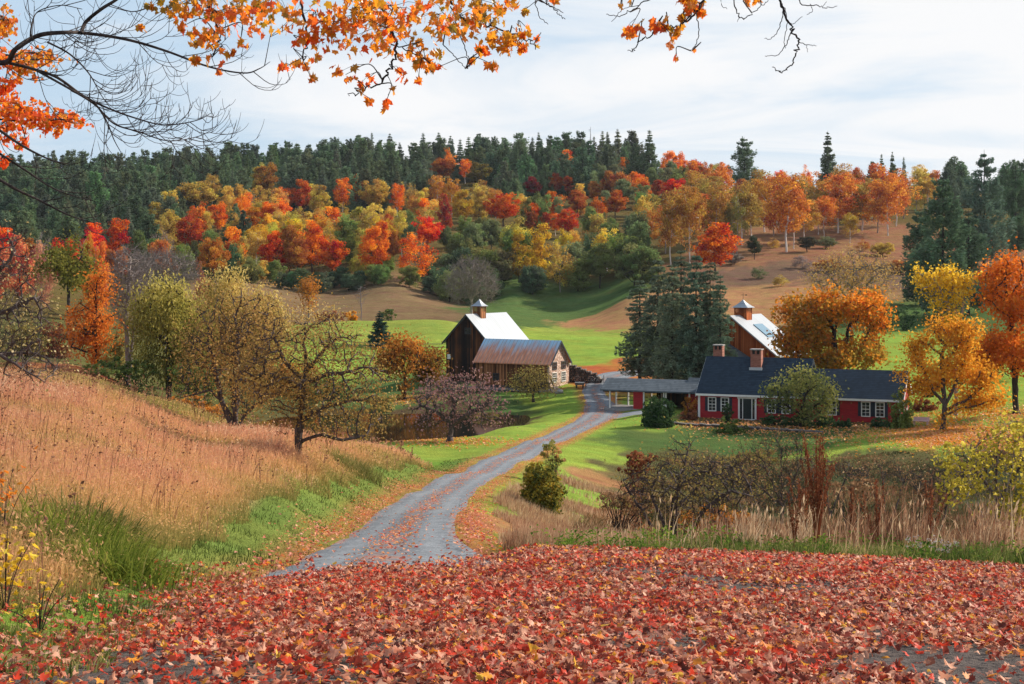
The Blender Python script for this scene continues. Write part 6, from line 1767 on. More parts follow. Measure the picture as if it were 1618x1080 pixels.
# --- shrubs of the farm
for q in (
 ('round_shrub', 'dense round dark green shrub at the corner of the drive and the open shed', 1040, 138, [(1040, 652, 26, 25), (1040, 664, 25, 18)], 'dark_leaf', 5200, .24, 41),
 ('shrub', 'orange tipped shrub between the open shed and the red house', 1091, 149.5, [(1091, 640, 13, 14)], 'rust_leaf', 500, .24, 42),
 ('shrub', 'dull red brown bush below the orange tipped shrub at the house corner', 1088, 146, [(1088, 656, 15, 9)], 'redbrown_leaf', 500, .24, 43),
 ('small_yew', 'small dark pointed yew under the left hand windows of the farmhouse', 1150, 144.2, [(1150, 652, 9, 11), (1150, 645, 5, 9)], 'dark_leaf', 700, .2, 44),
 ('lilac_bush', 'upright light green bush hiding the right corner of the farmhouse', 1423, 135, [(1423, 640, 17, 26), (1424, 662, 22, 22), (1420, 625, 9, 14)], 'lilac_leaf', 2200, .25, 45),
 ('shrub', 'low dark green shrub at the foot of the wing wall beside the light green bush', 1394, 137.2, [(1394, 669, 18, 10)], 'dark_leaf', 800, .24, 46),
 ('shrub', 'dark low shrub under the left side of the mixed coloured tree before the house', 1225, 140.6, [(1225, 664, 24, 9)], 'dark_leaf', 800, .24, 47),
 ('shrub', 'dark low shrub under the middle of the mixed coloured tree before the house', 1266, 139.8, [(1266, 666, 24, 10)], 'dark_leaf', 900, .24, 62),
 ('shrub', 'dark low shrub under the right side of the mixed coloured tree before the house', 1306, 138.8, [(1306, 668, 25, 10)], 'dark_leaf', 900, .24, 63),
 ('shrub', 'smallest dark shrub in the row before the house, under the single wing window', 1334, 138.2, [(1334, 669, 14, 8)], 'dark_leaf', 500, .24, 64),
 ('shrub', 'green shrub with yellowing right side on the garden wall', 1153, 134.5, [(1150, 684, 22, 24), (1166, 676, 14, 14)], 'green_leaf', 1600, .25, 48),
 ('shrub', 'reddish bare looking shrub beyond the right end of the farmhouse', 1462, 150, [(1456, 640, 16, 14), (1475, 645, 14, 14)], 'redbrown_leaf', 900, .26, 49),
 ('round_shrub', 'small round dark shrub seen past the right gable of the farmhouse', 1466, 165, [(1466, 627, 11, 10)], 'dark_leaf', 600, .25, 50),
 ('shrub', 'small round green shrub on the brown field above the knoll', 614, 300, [(614, 494, 13, 8)], 'green_leaf', 500, .4, 51),
 ('shrub', 'little golden bush on the crest of the knoll', 556, 262, [(556, 499, 9, 9)], 'amber_leaf', 400, .36, 52),
 ('hedge', 'dark scrubby hedge along the back of the knoll', 522, 275, [(530, 498, 20, 8), (512, 498, 20, 8)], 'redbrown_leaf', 700, .4, 53),
 ('shrub', 'dark green scrub under the weeping willow', 210, 148, [(215, 585, 34, 16), (180, 575, 24, 12)], 'green_leaf', 1300, .32, 54),
 ('shrub', 'dark green thicket between the two willows', 318, 146, [(320, 595, 34, 22), (290, 590, 24, 18)], 'green_leaf', 1400, .32, 55),
 ('shrub', 'orange leaved scrub behind the leaning apple tree', 310, 112, [(300, 640, 34, 16), (330, 648, 34, 14)], 'rust_leaf', 1300, .26, 56),
 ('shrub', 'yellow green bushy growth at the foot of the orange larch', 140, 145, [(150, 580, 20, 10), (175, 590, 16, 8)], 'lilac_leaf', 600, .28, 57),
 ('shrub', 'olive brown scrub at the left end of the pond', 620, 166, [(606, 630, 22, 9), (588, 634, 18, 8)], 'olive_leaf', 700, .3, 58),
 ('shrub', 'long dark shrub along the stone terrace by the low barn', 738, 183, [(735, 622, 30, 10)], 'dark_leaf', 600, .3, 59),
 ('shrub', 'dark shrub at the left corner of the tall barn', 698, 187, [(698, 616, 17, 10)], 'dark_leaf', 400, .3, 66),
 ('shrub', 'grey green scrub at the water edge behind the crabapple', 760, 158, [(755, 661, 26, 8), (778, 659, 24, 7)], 'olive_leaf', 900, .28, 60),
 ('round_shrub', 'dark round bush under the field edge, left of a lower one', 1395, 282, [(1395, 500, 26, 18)], 'dark_leaf', 600, .5, 61),
 ('round_shrub', 'lower dark round bush under the field edge at the foot of the pines', 1432, 284, [(1432, 502, 20, 15)], 'dark_leaf', 500, .5, 65),
):
    nm, lab, px, Y, spec, lf, n, sz, sd = q
    bush(nm, lab, 'hedge' if nm == 'hedge' else 'shrub', px, Y, spec, MAT[lf], n, sz, sd)

for q in (
 ('shrub', 'golden brown scrub between the orange larch and the weeping willow', 185, 172, [(190, 540, 24, 22), (178, 560, 20, 20)], 'olive_leaf', 1500, .34, 91),
 ('shrub', 'tall dark green scrub behind the feet of the two willows', 300, 172, [(300, 560, 34, 34), (325, 570, 30, 30)], 'green_leaf', 2200, .36, 92),
 ('shrub', 'grey brown scrub below the round olive tree', 95, 178, [(95, 530, 34, 30), (70, 540, 30, 26)], 'redbrown_leaf', 1800, .34, 93),
 ('shrub', 'olive scrub at the left edge behind the bank', 20, 175, [(20, 530, 36, 34), (45, 545, 30, 26)], 'olive_leaf', 1800, .34, 94),
 ('shrub', 'rust coloured scrub behind the leaning apple tree and left of the pond', 430, 176, [(430, 585, 40, 26), (470, 590, 34, 22)], 'rust_leaf', 2000, .34, 95),
 ('shrub', 'dark green scrub on the far shore left of the pond', 500, 175, [(500, 606, 34, 16), (540, 612, 30, 14)], 'green_leaf', 1400, .32, 96),
 ('shrub', 'brownish scrub under the leaning apple tree, below the willow', 385, 150, [(385, 590, 34, 20), (410, 600, 30, 18)], 'olive_leaf', 1500, .32, 97),
 ('bramble', 'tan brown bramble patch on the bank right of the tallest dock plant', 1345, 74, [(1345, 770, 36, 16), (1380, 772, 34, 14)], 'brush_leaf', 1300, .13, 98),
 ('bramble', 'dull brown bramble patch in the gully below the yellow shrub', 1450, 70, [(1450, 785, 40, 16), (1490, 786, 34, 14)], 'brush_leaf', 1300, .13, 99),
 ('bramble', 'low olive bramble patch under the garden wall bank', 1180, 98, [(1180, 722, 34, 9), (1210, 720, 30, 9)], 'olive_leaf', 1500, .16, 101),
 ('bramble', 'russet bramble patch below the fallen apple tree', 1110, 58, [(1110, 815, 44, 18), (1150, 818, 36, 18)], 'rust_leaf', 2400, .12, 102),
 ('bramble', 'brown bramble patch left of the fallen apple tree', 975, 60, [(975, 790, 30, 14), (1000, 795, 30, 16)], 'brush_leaf', 1200, .12, 103),
):
    nm, lab, px, Y, spec, lf, n, sz, sd = q
    bush(nm, lab, 'shrub', px, Y, spec, MAT[lf], n, sz, sd)

# slender bare stems and saplings near the knoll
hero_tree('birch_tree', 'thin pale bare birch sapling standing on the brown field', 'tree', 571, 290, [[(571, 490), (570, 455)]], [(570, 468, 12, 20)], None, 'bark_grey', .10, 120, .6, 3, .8, 30, 3, 1.0, 0, .1, 71, (0, 0, .3), .15, .03, tw_r=.02)
hero_tree('maple_tree', 'slim young maple with an orange tuft left of the knoll', 'tree', 488, 262, [[(488, 500), (487, 470)]], [(487, 458, 14, 16), (488, 480, 9, 16)], MAT['rust_leaf'], 'bark_grey', .13, 160, .6, 3, .8, 30, 3, .9, 5, .36, 72, (0, 0, .3), .15, .03, .6)

# --- left edge: big bare spreading tree with pale last leaves
hero_tree('plum_tree', 'large half bare tree with cream leaves sweeping down to the left bank', 'tree', -60, 40,
          [[(-58, 560), (-50, 500), (-40, 450)], [(-58, 570, -.2), (-20, 545, -.5), (20, 560, -.8), (60, 585, -.8), (85, 600, -.8)], [(-55, 540), (-10, 500), (30, 480), (55, 470)], [(-50, 500), (-15, 440), (15, 410)], [(-55, 560), (0, 560, .5), (45, 560, .6)]],
          [(10, 440, 55, 70), (30, 520, 60, 46), (40, 580, 60, 26), (-40, 480, 60, 80), (15, 390, 30, 40), (55, 490, 34, 30)],
          MAT['cream_leaf'], 'bark_mid', .15, 1500, .2, 1.8, .30, 90, 5, .62, 1, .085, 73, (0, 0, -.02), .30, .006, .3, leaf_keep=.16, tw_r=.005)

# --- bushes along the drive and in the gully
bush('shrub', 'bushy shrub with golden top and dark green base alone beside the drive', 'shrub', 858, 59.5, [(856, 752, 28, 24), (858, 785, 30, 28), (848, 775, 24, 30), (875, 775, 18, 24)], LM('verge_shrub_leaves', [(0.0, (.03, .05, .02)), (.35, (.18, .20, .05)), (.6, (.42, .34, .06)), (1, (.74, .46, .07))], .4), 8000, .13, 81, 9, R=.02)
bush('shrub', 'small red and green shrub farther along the drive behind the golden topped one', 'shrub', 872, 80, [(872, 712, 17, 16), (880, 722, 12, 10)], MAT['mixed_leaf'], 900, .15, 82, R=.02)
bush('shrub', 'dark russet mound of brambles at the left end of the gully thicket', 'shrub', 1008, 68, [(1010, 728, 26, 16), (1000, 740, 26, 14)], MAT['redbrown_leaf'], 1200, .15, 83, R=.02)
hero_tree('fallen_apple_tree', 'tangled fallen apple tree with bent grey limbs and yellow leaf tips in the gully', 'tree', 1060, 46,
          [[(1040, 850), (1020, 815), (1000, 785), (985, 760)], [(1055, 850), (1062, 800), (1075, 765), (1110, 745), (1140, 750)], [(1075, 860, -.3), (1110, 800, -.5), (1150, 770, -.6), (1185, 780, -.5)], [(1062, 800), (1090, 790, .5), (1110, 770, .6)], [(1050, 830), (1030, 780, .6), (1050, 740, .7)], [(1070, 770), (1085, 720), (1090, 700)]],
          [(1070, 765, 95, 42), (1130, 752, 62, 36), (1082, 712, 40, 20), (1015, 775, 46, 34), (1110, 800, 70, 36), (1170, 785, 36, 34)],
          MAT['olive_leaf'], 'bark_mid', .14, 1000, .2, 1.8, .32, 90, 4, .5, 1, .085, 84, (0, 0, -.02), .4, .008, .3, leaf_keep=.42, tint_h=(-.05, .6), tw_r=.006)
hero_tree('thicket', 'brown leafless thicket right of the fallen apple tree in the gully', 'shrub', 1235, 64,
          [[(1235, 800), (1235, 740)], [(1237, 800), (1210, 740)], [(1237, 800), (1262, 740)], [(1237, 800), (1190, 760)]],
          [(1225, 715, 46, 34), (1190, 745, 44, 44), (1262, 740, 36, 50), (1225, 770, 60, 40)],
          MAT['brush_leaf'], 'bark_mid', .07, 900, .3, 2.4, .42, 60, 6, .8, 1, .1, 85, (0, 0, .12), .25, .008, .3, leaf_keep=.5, tw_r=.007)
hero_tree('yellow_shrub', 'tall open shrub with yellow leaves and pale stems at the right edge of the verge', 'shrub', 1560, 31,
          [[(1562, 880), (1550, 810), (1530, 750), (1505, 725)], [(1565, 880), (1585, 800), (1600, 740)], [(1565, 880), (1600, 820, .3), (1640, 760, .3)], [(1560, 870), (1540, 800, .5), (1545, 740, .5), (1560, 700, .5)]],
          [(1528, 745, 44, 46), (1580, 735, 40, 56), (1605, 690, 36, 44), (1500, 760, 22, 30), (1600, 800, 36, 50), (1640, 740, 50, 80)],
          MAT['yellow_leaf'], 'bark_pale', .03, 700, .15, 1.4, .26, 60, 2, .22, 4, .10, 86, (0, 0, .08), .3, .006, .12, leaf_keep=.55)
hero_tree('thicket', 'dark brown brush on the bank behind the yellow leaved shrub', 'shrub', 1575, 66,
          [[(1575, 790), (1575, 740)], [(1577, 790), (1540, 740)], [(1577, 790), (1612, 740)]],
          [(1575, 715, 50, 30), (1535, 730, 40, 30), (1620, 700, 44, 46)],
          MAT['brush_leaf'], 'bark_mid', .12, 600, .3, 2.4, .45, 60, 4, .6, 2, .11, 87, (0, 0, .1), .25, .013, .3, leaf_keep=.6)

for k_, (px, Y, lab, spec) in enumerate((
    (1130, 72, 'brown thicket in the gully between the fallen apple tree and the garden wall shrub', [(1130, 740, 44, 20), (1165, 748, 34, 18), (1100, 750, 30, 16)]),
    (1400, 78, 'brown leafless thicket in the gully behind the pale brown dock plant', [(1400, 748, 46, 20), (1440, 756, 36, 18), (1365, 756, 32, 16)]),
    (1475, 70, 'brown thicket beside the yellow leaved shrub in the gully', [(1475, 762, 40, 24), (1510, 758, 34, 22)]),
    (1310, 88, 'low brown thicket on the dark bank under the lawn edge', [(1310, 738, 40, 12), (1345, 742, 34, 12)]))):
    zb_ = HY - g1((px - CX) / F * Y, Y) / Y * F
    hero_tree('thicket', lab, 'shrub', px, Y, [[(px, zb_ - 12), (px - 6, spec[0][1])], [(px + 2, zb_ - 10), (px - 30, spec[0][1] + 4)], [(px + 4, zb_ - 10), (px + 32, spec[0][1] + 4)]],
              spec, MAT['brush_leaf'], 'bark_mid', .06, 500, .3, 2.4, .45, 50, 5, .75, 1, .11, 110 + k_, (0, 0, .12), .25, .008, .3, leaf_keep=.6, tw_r=.008)

# ------------------------------------------------------------------ grasses and fallen leaves near the camera
rngF = np.random.default_rng(77)
def PXY(px, Y):
    return (px - CX) / F * Y
# boundary of the leaf covered lane, distance by picture column
LB_PX = [-120, 60, 150, 250, 380, 490, 600, 700, 780, 850, 1000, 1300, 1618, 2200]
LB_Y = [8.6, 10.0, 12.0, 15.2, 18.6, 22.6, 24.0, 25.2, 26.2, 26.2, 25.6, 25.0, 24.6, 24.4]
MAPLE = np.array([(0, -1.0), (.22, -.50), (.60, -.62), (.55, -.26), (.95, .02), (.62, .24), (.64, .56), (.34, .46), (0, 1.0), (-.34, .46), (-.64, .56), (-.62, .24), (-.95, .02), (-.55, -.26), (-.60, -.62), (-.22, -.50)]) * .5
MAPLE_LO = np.array([(0, -.9), (.6, -.5), (1.0, .1), (.4, .5), (0, 1.0), (-.4, .5), (-1.0, .1), (-.6, -.5)]) * .5
def rot_frames(n, rng, tilt):
    """random leaf frames: normals tilted from straight up"""
    nr = norm(np.stack([rng.normal(size=n) * tilt, rng.normal(size=n) * tilt, np.ones(n)], 1))
    a = norm(np.cross(nr, rng.normal(size=(n, 3)))); b = np.cross(nr, a)
    return a, b, nr
def maple_leaves(acc, C_, size, tint, rng, frames, tmpl, curl=.5):
    n = len(C_); k = len(tmpl)
    a, b, nr = frames
    s = size[:, None]
    # no two outlines alike: lobes longer or shorter, some torn
    jx = 1 + rng.normal(size=(n, k)) * .16; jx = np.where(rng.random((n, k)) < .06, jx * .55, jx); wide = rng.uniform(.72, 1.12, (n, 1))
    x = tmpl[None, :, 0] * s * jx * wide; y = tmpl[None, :, 1] * s * jx
    # each leaf is rolled about an axis of its own, a little cupped along the other
    th = rng.uniform(0, math.pi, (n, 1)); ct, sn = np.cos(th), np.sin(th)
    p_ = x * ct + y * sn; q_ = -x * sn + y * ct
    kap = np.where(rng.random((n, 1)) < .62, -1, 1) * np.abs(rng.normal(size=(n, 1))) * curl * 3.4 + 1e-3
    kap = np.clip(kap, -4.6, 4.6) / s
    kq = rng.normal(size=(n, 1)) * curl * .9
    z = (1 - np.cos(p_ * kap)) / kap + kq * q_ * q_ / s + rng.normal(size=(n, k)) * s * .03
    p_ = np.sin(p_ * kap) / kap
    x = p_ * ct - q_ * sn; y = p_ * sn + q_ * ct
    V = C_[:, None] + a[:, None] * x[..., None] + b[:, None] * y[..., None] + nr[:, None] * z[..., None]
    V = np.concatenate([C_[:, None], V], 1).reshape(-1, 3)
    i = np.arange(n)[:, None, None] * (k + 1); j = np.arange(k)
    f = (i + np.stack([np.zeros(k, int), 1 + j, 1 + (j + 1) % k], -1)[None]).reshape(-1, 3)
    acc.add(V, f, np.repeat(tint, k + 1))

def litter_mat():
    m, N = mat('fallen_maple_leaves')
    t = N.n('ShaderNodeAttribute', attribute_name='tint').outputs['Fac']
    c = N.ramp(t, [(0, (.12, .035, .024)), (.16, (.24, .05, .032)), (.30, (.44, .06, .03)), (.42, (.68, .05, .018)), (.52, (.42, .13, .075)), (.66, (.56, .235, .14)), (.80, (.74, .42, .30)), (.88, (.72, .22, .04)), (.95, (.80, .32, .035)), (1, (.80, .52, .07))])
    back = N.mix(.42, c, (.66, .42, .32))
    bf = N.n('ShaderNodeNewGeometry').outputs['Backfacing']
    c2 = N.mix(bf, c, back)
    d_ = N.n('ShaderNodeBsdfPrincipled', {'Base Color': c2, 'Roughness': .5, 'Specular IOR Level': .16})
    tr = N.n('ShaderNodeBsdfTranslucent', {0: c})
    finish(N, N.n('ShaderNodeMixShader', {0: .34, 1: d_.outputs[0], 2: tr.outputs[0]}).outputs[0])
    return m
MAT['litter'] = litter_mat()

def build_litter():
    acc = Acc()
    def scatter(n, y0, y1, tmpl, size, lift):
        Y = np.sqrt(rngF.uniform(y0 ** 2, y1 ** 2, n)); px = rngF.uniform(-110, 2150, n)
        X = PXY(px, Y)
        lim = np.interp(px, LB_PX, LB_Y)
        soft = np.where(px < 560, 3.2, 1.3); inside = np.clip((lim - Y) / (soft + .9 * fbm(X, Y, 4)) + .4, 0, 1)
        # thin over the left verge and in wheel worn patches of bare grit at the right
        left = np.clip((px - (330 - 18 * (Y - 8))) / 300 + .5, .42, 1)
        bare = np.clip(1.12 - 3.0 * np.clip(fbm(X / 1.3, Y / 1.9, 15) - .04, 0, 1) * np.clip((px - 600) / 500, .25, 1), .10, 1)
        drift = np.clip(.88 + 1.5 * fbm(X / .9, Y / 1.6, 17), .42, 1); p = inside * left * bare * drift
        spill = (rngF.random(n) < np.where(px < 500, .10, .035)) & (Y > lim) & (Y < lim + 5) & (px < 2200)
        ok = (rngF.random(n) < p) | spill
        X, Y = X[ok], Y[ok]; k = len(X)
        Z = gz(X, Y) + lift + rngF.random(k) ** 2 * .075
        fr = rot_frames(k, rngF, .42)
        u = rngF.random(k); cl = fbm(X / .8, Y / .8, 8)
        t = np.where(u < .37, rngF.uniform(0, .30, k), np.where(u < .50, rngF.uniform(.28, .46, k), np.where(u < .90, rngF.uniform(.52, .84, k), rngF.uniform(.84, 1.0, k))))
        t = np.where((cl > .2) & (rngF.random(k) < .45), rngF.uniform(.28, .46, k), t)
        maple_leaves(acc, np.stack([X, Y, Z], 1), size * rngF.uniform(.6, 1.25, k), t, rngF, fr, tmpl, .95)
    scatter(39000, 6.5, 12.5, MAPLE, .082, .012)
    scatter(76000, 12.0, 20.0, MAPLE, .082, .012)
    scatter(80000, 19.5, 29.5, MAPLE_LO, .088, .014)
    setting(acc.obj('fallen_leaves', MAT['litter'], None, True), 'stuff')
    # leaves blown along the drive's edges and lying under the farm's trees
    acc = Acc()
    n = 14000
    i = rngF.integers(20, len(ROADC) - 60, n)
    i = np.clip((len(ROADC) - 60) * rngF.random(n) ** 1.15, 16, None).astype(int)
    i = i[rngF.random(n) < np.clip((ROADC[i, 1] - 23) / 9, 0, 1) ** 2]; n = len(i)
    side = np.where(rngF.random(n) < .78, np.sign(rngF.normal(size=n)) * (1.6 + np.abs(rngF.normal(size=n)) * .35), rngF.normal(size=n) * .25)
    p = ROADC[i, :2] + ROADN[i] * side[:, None] + rngF.normal(size=(n, 2)) * .25
    P3 = np.stack([p[:, 0], p[:, 1], gz(p[:, 0], p[:, 1]) + .07], 1)
    cards(acc, P3, .085 * rngF.uniform(.6, 1.3, n), np.stack([rngF.normal(size=n) * .3, rngF.normal(size=n) * .3, np.ones(n)], 1), None, .8, np.where(rngF.random(n) < .5, rngF.uniform(.40, .54, n), rngF.uniform(.84, .95, n)), rngF, .4)
    for px, Y, r, k in ((1490, 128, 9, 5000), (1600, 142, 10, 3500), (1545, 122, 7, 3000), (711, 118, 5, 900), (640, 180, 6, 1200), (1200, 140, 9, 1800)):
        c = np.array([PXY(px, Y), Y]); q = c + rngF.normal(size=(k, 2)) * r * .55
        cards(acc, np.stack([q[:, 0], q[:, 1], gz(q[:, 0], q[:, 1]) + .05], 1), .22 * rngF.uniform(.6, 1.3, k), np.stack([rngF.normal(size=k) * .4, rngF.normal(size=k) * .4, np.ones(k)], 1), None, .8, rngF.uniform(.86, 1.0, k), rngF, .4)
    setting(acc.obj('blown_leaves', MAT['litter'], None, False), 'stuff')
build_litter()

def blades(acc, X, Y, h, w, tint, lean=.35, rng=rngF, wind=(0.10, 0, 0), seg=2, zoff=-.02):
    n = len(X)
    Z = gz(X, Y) + zoff
    th = rng.uniform(0, 6.283, n); ln = np.abs(rng.normal(size=n)) * lean
    dx = np.cos(th) * ln + wind[0]; dy = np.sin(th) * ln + wind[1]
    # blade width turned roughly across the sight line, so it has its true breadth from most sides
    ph = rng.uniform(-1.0, 1.0, n); wx = np.cos(ph) * w * .5; wy = np.sin(ph) * w * .5
    b = np.stack([X, Y, Z], 1)
    m1 = b + np.stack([dx * h * .35, dy * h * .35, h * .55], 1)
    tp = b + np.stack([dx * h, dy * h, h * np.sqrt(np.clip(1 - .5 * ln ** 2, .2, 1))], 1)
    sd = np.stack([wx, wy, 0 * wx], 1)
    V = np.stack([b - sd, b + sd, m1 + sd * .75, m1 - sd * .75, tp], 1).reshape(-1, 3)
    i = np.arange(n)[:, None] * 5
    acc.add(V, i + [0, 1, 2, 3], np.repeat(tint, 5))
    acc.Fs.append((i + [3, 2, 4]).astype(np.int32) + (acc.nv - len(V)))
    return tp
MAT['bank_grass'] = leaf_mat('dry_bank_grass', [(0, (.14, .17, .04)), (.18, (.34, .27, .09)), (.36, (.64, .40, .17)), (.55, (.70, .41, .22)), (.74, (.66, .345, .215)), (.88, (.54, .25, .16)), (1, (.84, .62, .40))], .42)
MAT['green_grass'] = leaf_mat('green_verge_grass', [(0, (.05, .075, .018)), (.4, (.115, .155, .04)), (.7, (.22, .245, .065)), (.86, (.40, .36, .13)), (1, (.60, .44, .23))], .3)
MAT['weed'] = leaf_mat('dry_weed_stalks', [(0, (.12, .06, .04)), (.35, (.34, .165, .10)), (.65, (.56, .35, .21)), (1, (.78, .60, .40))], .3)
MAT['gully_weed'] = leaf_mat('gully_weeds', [(0, (.045, .05, .022)), (.35, (.13, .10, .045)), (.6, (.28, .15, .075)), (.8, (.42, .24, .12)), (1, (.58, .42, .24))], .3)

def sample(n, px0, px1, y0, y1, power=1.0):
    """points with density falling off with distance, even-ish over the picture"""
    u = rngF.random(n)
    Y = np.exp(math.log(y0) + (math.log(y1) - math.log(y0)) * u) if power == 0 else (y0 ** power + (y1 ** power - y0 ** power) * u) ** (1 / power)
    px = rngF.uniform(px0, px1, n)
    return PXY(px, Y), Y, px

# left edge of the dry slope: below it lies the mown green strip
ST_PX = [-150, 0, 150, 250, 350, 430, 500, 580, 660, 720]
ST_Y = [9.5, 12.0, 15.6, 18.8, 25.5, 31.5, 40, 55, 80, 105]
def build_grass():
    a = Acc()
    X, Y, px = sample(230000, -110, 720, 10, 90, .75)
    lim = np.interp(px, ST_PX, ST_Y)
    ok = (Y > lim + .9 * fbm(X / 1.5, Y / 1.5, 41)) & (GRDq(X, Y) > 3.3 + .7 * fbm(X / 2, Y / 2, 42))
    crest = np.interp(px, [-110, 0, 90, 210, 340, 450, 600, 690], [57, 57, 62, 66, 73, 70, 82, 92])
    ok &= Y < crest + 8
    X, Y, px, lim, crest = X[ok], Y[ok], px[ok], lim[ok], crest[ok]; n = len(X)
    patch = fbm(X / 2.6, Y / 4.5, 51); p2 = fbm(X / .7, Y / .9, 52); p3 = fbm(X / 7.0, Y / 9.0, 53)
    t = np.clip(.54 + .55 * patch + .26 * p2 + .45 * p3 + rngF.normal(size=n) * .13, 0, 1)
    edge = np.clip(1 - (Y - lim) / (.10 * lim + .8), 0, 1); edge = np.maximum(edge, np.clip(1 - (GRDq(X, Y) - 3.2) / 2.2, 0, 1)); forb = np.clip(3.0 * fbm(X / 1.9, Y / 2.4, 57) - .75, 0, 1) * .7; edge = np.maximum(edge, forb); t = t * (1 - edge) + (.13 + .10 * p2) * edge
    top = np.clip((Y - crest * .84) / (crest * .10), 0, 1) * (px < 430) * np.clip((px - 40) / 60, 0, 1); t = t * (1 - .85 * top) + .11 * .85 * top
    h = (.33 + .30 * patch + .16 * p3 + .14 * p2) * rngF.uniform(.5, 1.4, n) * (1 - .55 * top) * (1 - .35 * edge)
    w = np.maximum(.011, Y * .00042) * rngF.uniform(.7, 1.5, n)
    tp = blades(a, X, Y, np.maximum(h, .10), w, t, .62)
    # airy reddish seed heads over the slope
    s = rngF.random(n) < .30
    cards(a, tp[s] + rngF.normal(size=(s.sum(), 3)) * .02, np.maximum(.05, Y[s] * .0013) * rngF.uniform(.6, 1.4, s.sum()), rngF.normal(size=(s.sum(), 3)), None, .5, np.clip(t[s] + .18, 0, 1), rngF, .1)
    setting(a.obj('dry_slope_grass', MAT['bank_grass']), 'stuff')
    a = Acc(); k = rngF.integers(0, n, 1500); k = k[(fbm(X[k] / 3, Y[k] / 3, 58) > .02)]
    hh = rngF.uniform(.5, 1.0, len(k)); tp = blades(a, X[k], Y[k], hh, np.maximum(.010, Y[k] * .0005), rngF.uniform(0, .5, len(k)), .3)
    for f_ in (1.0, .9, .8, .68):
        cards(a, tp - (1 - f_) * np.stack([0 * hh, 0 * hh, hh], 1) + rngF.normal(size=(len(k), 3)) * .03, np.maximum(.06, Y[k] * .002) * rngF.uniform(.5, 1.3, len(k)), rngF.normal(size=(len(k), 3)), None, .6, rngF.uniform(0, .55, len(k)), rngF, .2)
    setting(a.obj('slope_forbs', MAT['weed']), 'stuff')

    a = Acc()
    X, Y, px = sample(120000, -110, 740, 7.5, 100, .55)
    lim = np.interp(px, ST_PX, ST_Y)
    rd = GRDq(X, Y)
    lo = np.interp(px, [-120, 60, 150, 250, 380, 470, 740], [6.5, 7.5, 8.6, 11.5, 17.5, 23, 23])
    ok = ((Y < lim + .8) | ((rd < 3.7) & (Y < 95))) & (Y > lo + 1.5 * fbm(X / 1.2, Y / 1.2, 66)) & (rd > 1.9 + .3 * rngF.normal(size=len(X))) & (rngF.random(len(X)) < np.clip(.8 + 1.2 * fbm(X / .9, Y / .9, 61), .1, 1))
    X, Y = X[ok], Y[ok]; n = len(X)
    t = np.clip(.42 + .6 * fbm(X / 1.0, Y / 1.4, 62) + rngF.normal(size=n) * .16, 0, 1)
    blades(a, X, Y, rngF.uniform(.04, .13, n) * (1 + .8 * fbm(X / 1.1, Y / 1.1, 63)), np.maximum(.010, Y * .00045) * rngF.uniform(.7, 1.4, n), t, .5)
    # verge on the right, beyond the leaves
    X, Y, px = sample(90000, 745, 1740, 23.0, 34, 1)
    lim = np.interp(px, LB_PX, LB_Y)
    ok = (Y > lim - .3 + .5 * fbm(X, Y, 71)) & (Y < lim + 7) & (GRDq(X, Y) > 2.4) & (rngF.random(len(X)) < np.clip(.75 + 1.3 * fbm(X / 1.1, Y / 1.1, 73), .08, 1))
    X, Y, px = X[ok], Y[ok], px[ok]; n = len(X)
    t = np.clip(.50 + .65 * fbm(X / .7, Y / 1.0, 72) + rngF.normal(size=n) * .2, 0, 1)
    tall = np.clip((px - 860) / 250, .35, 1)
    blades(a, X, Y, rngF.uniform(.06, .36, n) * tall * (1 + .6 * fbm(X / .8, Y / .8, 74)), rngF.uniform(.008, .022, n), t, .75)
    setting(a.obj('verge_grass', MAT['green_grass']), 'stuff')
    a = Acc()
    X, Y, px = sample(26000, 770, 1740, 24.4, 31, 1)
    ok = (Y > np.interp(px, LB_PX, LB_Y) - .2) & (rngF.random(len(X)) < np.clip(.25 + 2.2 * fbm(X / .55, Y / .9, 75), 0, 1)) & (GRDq(X, Y) > 2.6)
    X, Y = X[ok], Y[ok]; n = len(X)
    hz = rngF.random(n) ** 1.4 * (.30 + .45 * np.clip(fbm(X / .5, Y / .8, 76), -.4, 1))
    cards(a, np.stack([X + rngF.normal(size=n) * .05, Y, gz(X, Y) + .02 + np.abs(hz)], 1), rngF.uniform(.04, .11, n), np.stack([rngF.normal(size=n) * .7, -np.ones(n) * .5, np.ones(n)], 1), None, .55, np.clip(.5 + .5 * fbm(X / .5, Y / .8, 78) + rngF.normal(size=n) * .16, 0, 1), rngF, .3)
    setting(a.obj('verge_weeds', leaf_mat('verge_weed_leaves', [(0, (.05, .10, .02)), (.45, (.15, .25, .04)), (.75, (.34, .40, .07)), (.9, (.60, .48, .10)), (1, (.58, .22, .06))], .4)), 'stuff')

    # dry weeds: tan grass right of the drive, tall stalks along the verge, brown growth down in the gully
    a = Acc()
    X, Y, px = sample(70000, 745, 1010, 27, 88, .6)
    rd = GRDq(X, Y)
    ok = (rd > 2.9 + 1.2 * fbm(X / 2, Y / 2, 81)) & (fbm(X / 3.5, Y / 4.5, 82) + .08 * rngF.normal(size=len(X)) > np.interp(Y, [27, 38, 60, 80], [-.5, -.3, -.15, -.05]))
    X, Y = X[ok], Y[ok]; n = len(X)
    t = np.clip(.6 + .3 * fbm(X / 1.5, Y / 2, 83) + rngF.normal(size=n) * .14, 0, 1)
    blades(a, X, Y, rngF.uniform(.16, .5, n), np.maximum(.012, Y * .0004) * rngF.uniform(.7, 1.4, n), t, .35)
    X, Y, px = sample(52000, 860, 1740, 25.5, 40, 1)
    lim = np.interp(px, LB_PX, LB_Y)
    dens = np.clip((px - 860) / 160, 0, 1) * np.clip(.65 + 1.4 * fbm(X / 1.1, Y / 2.0, 91), .08, 1)
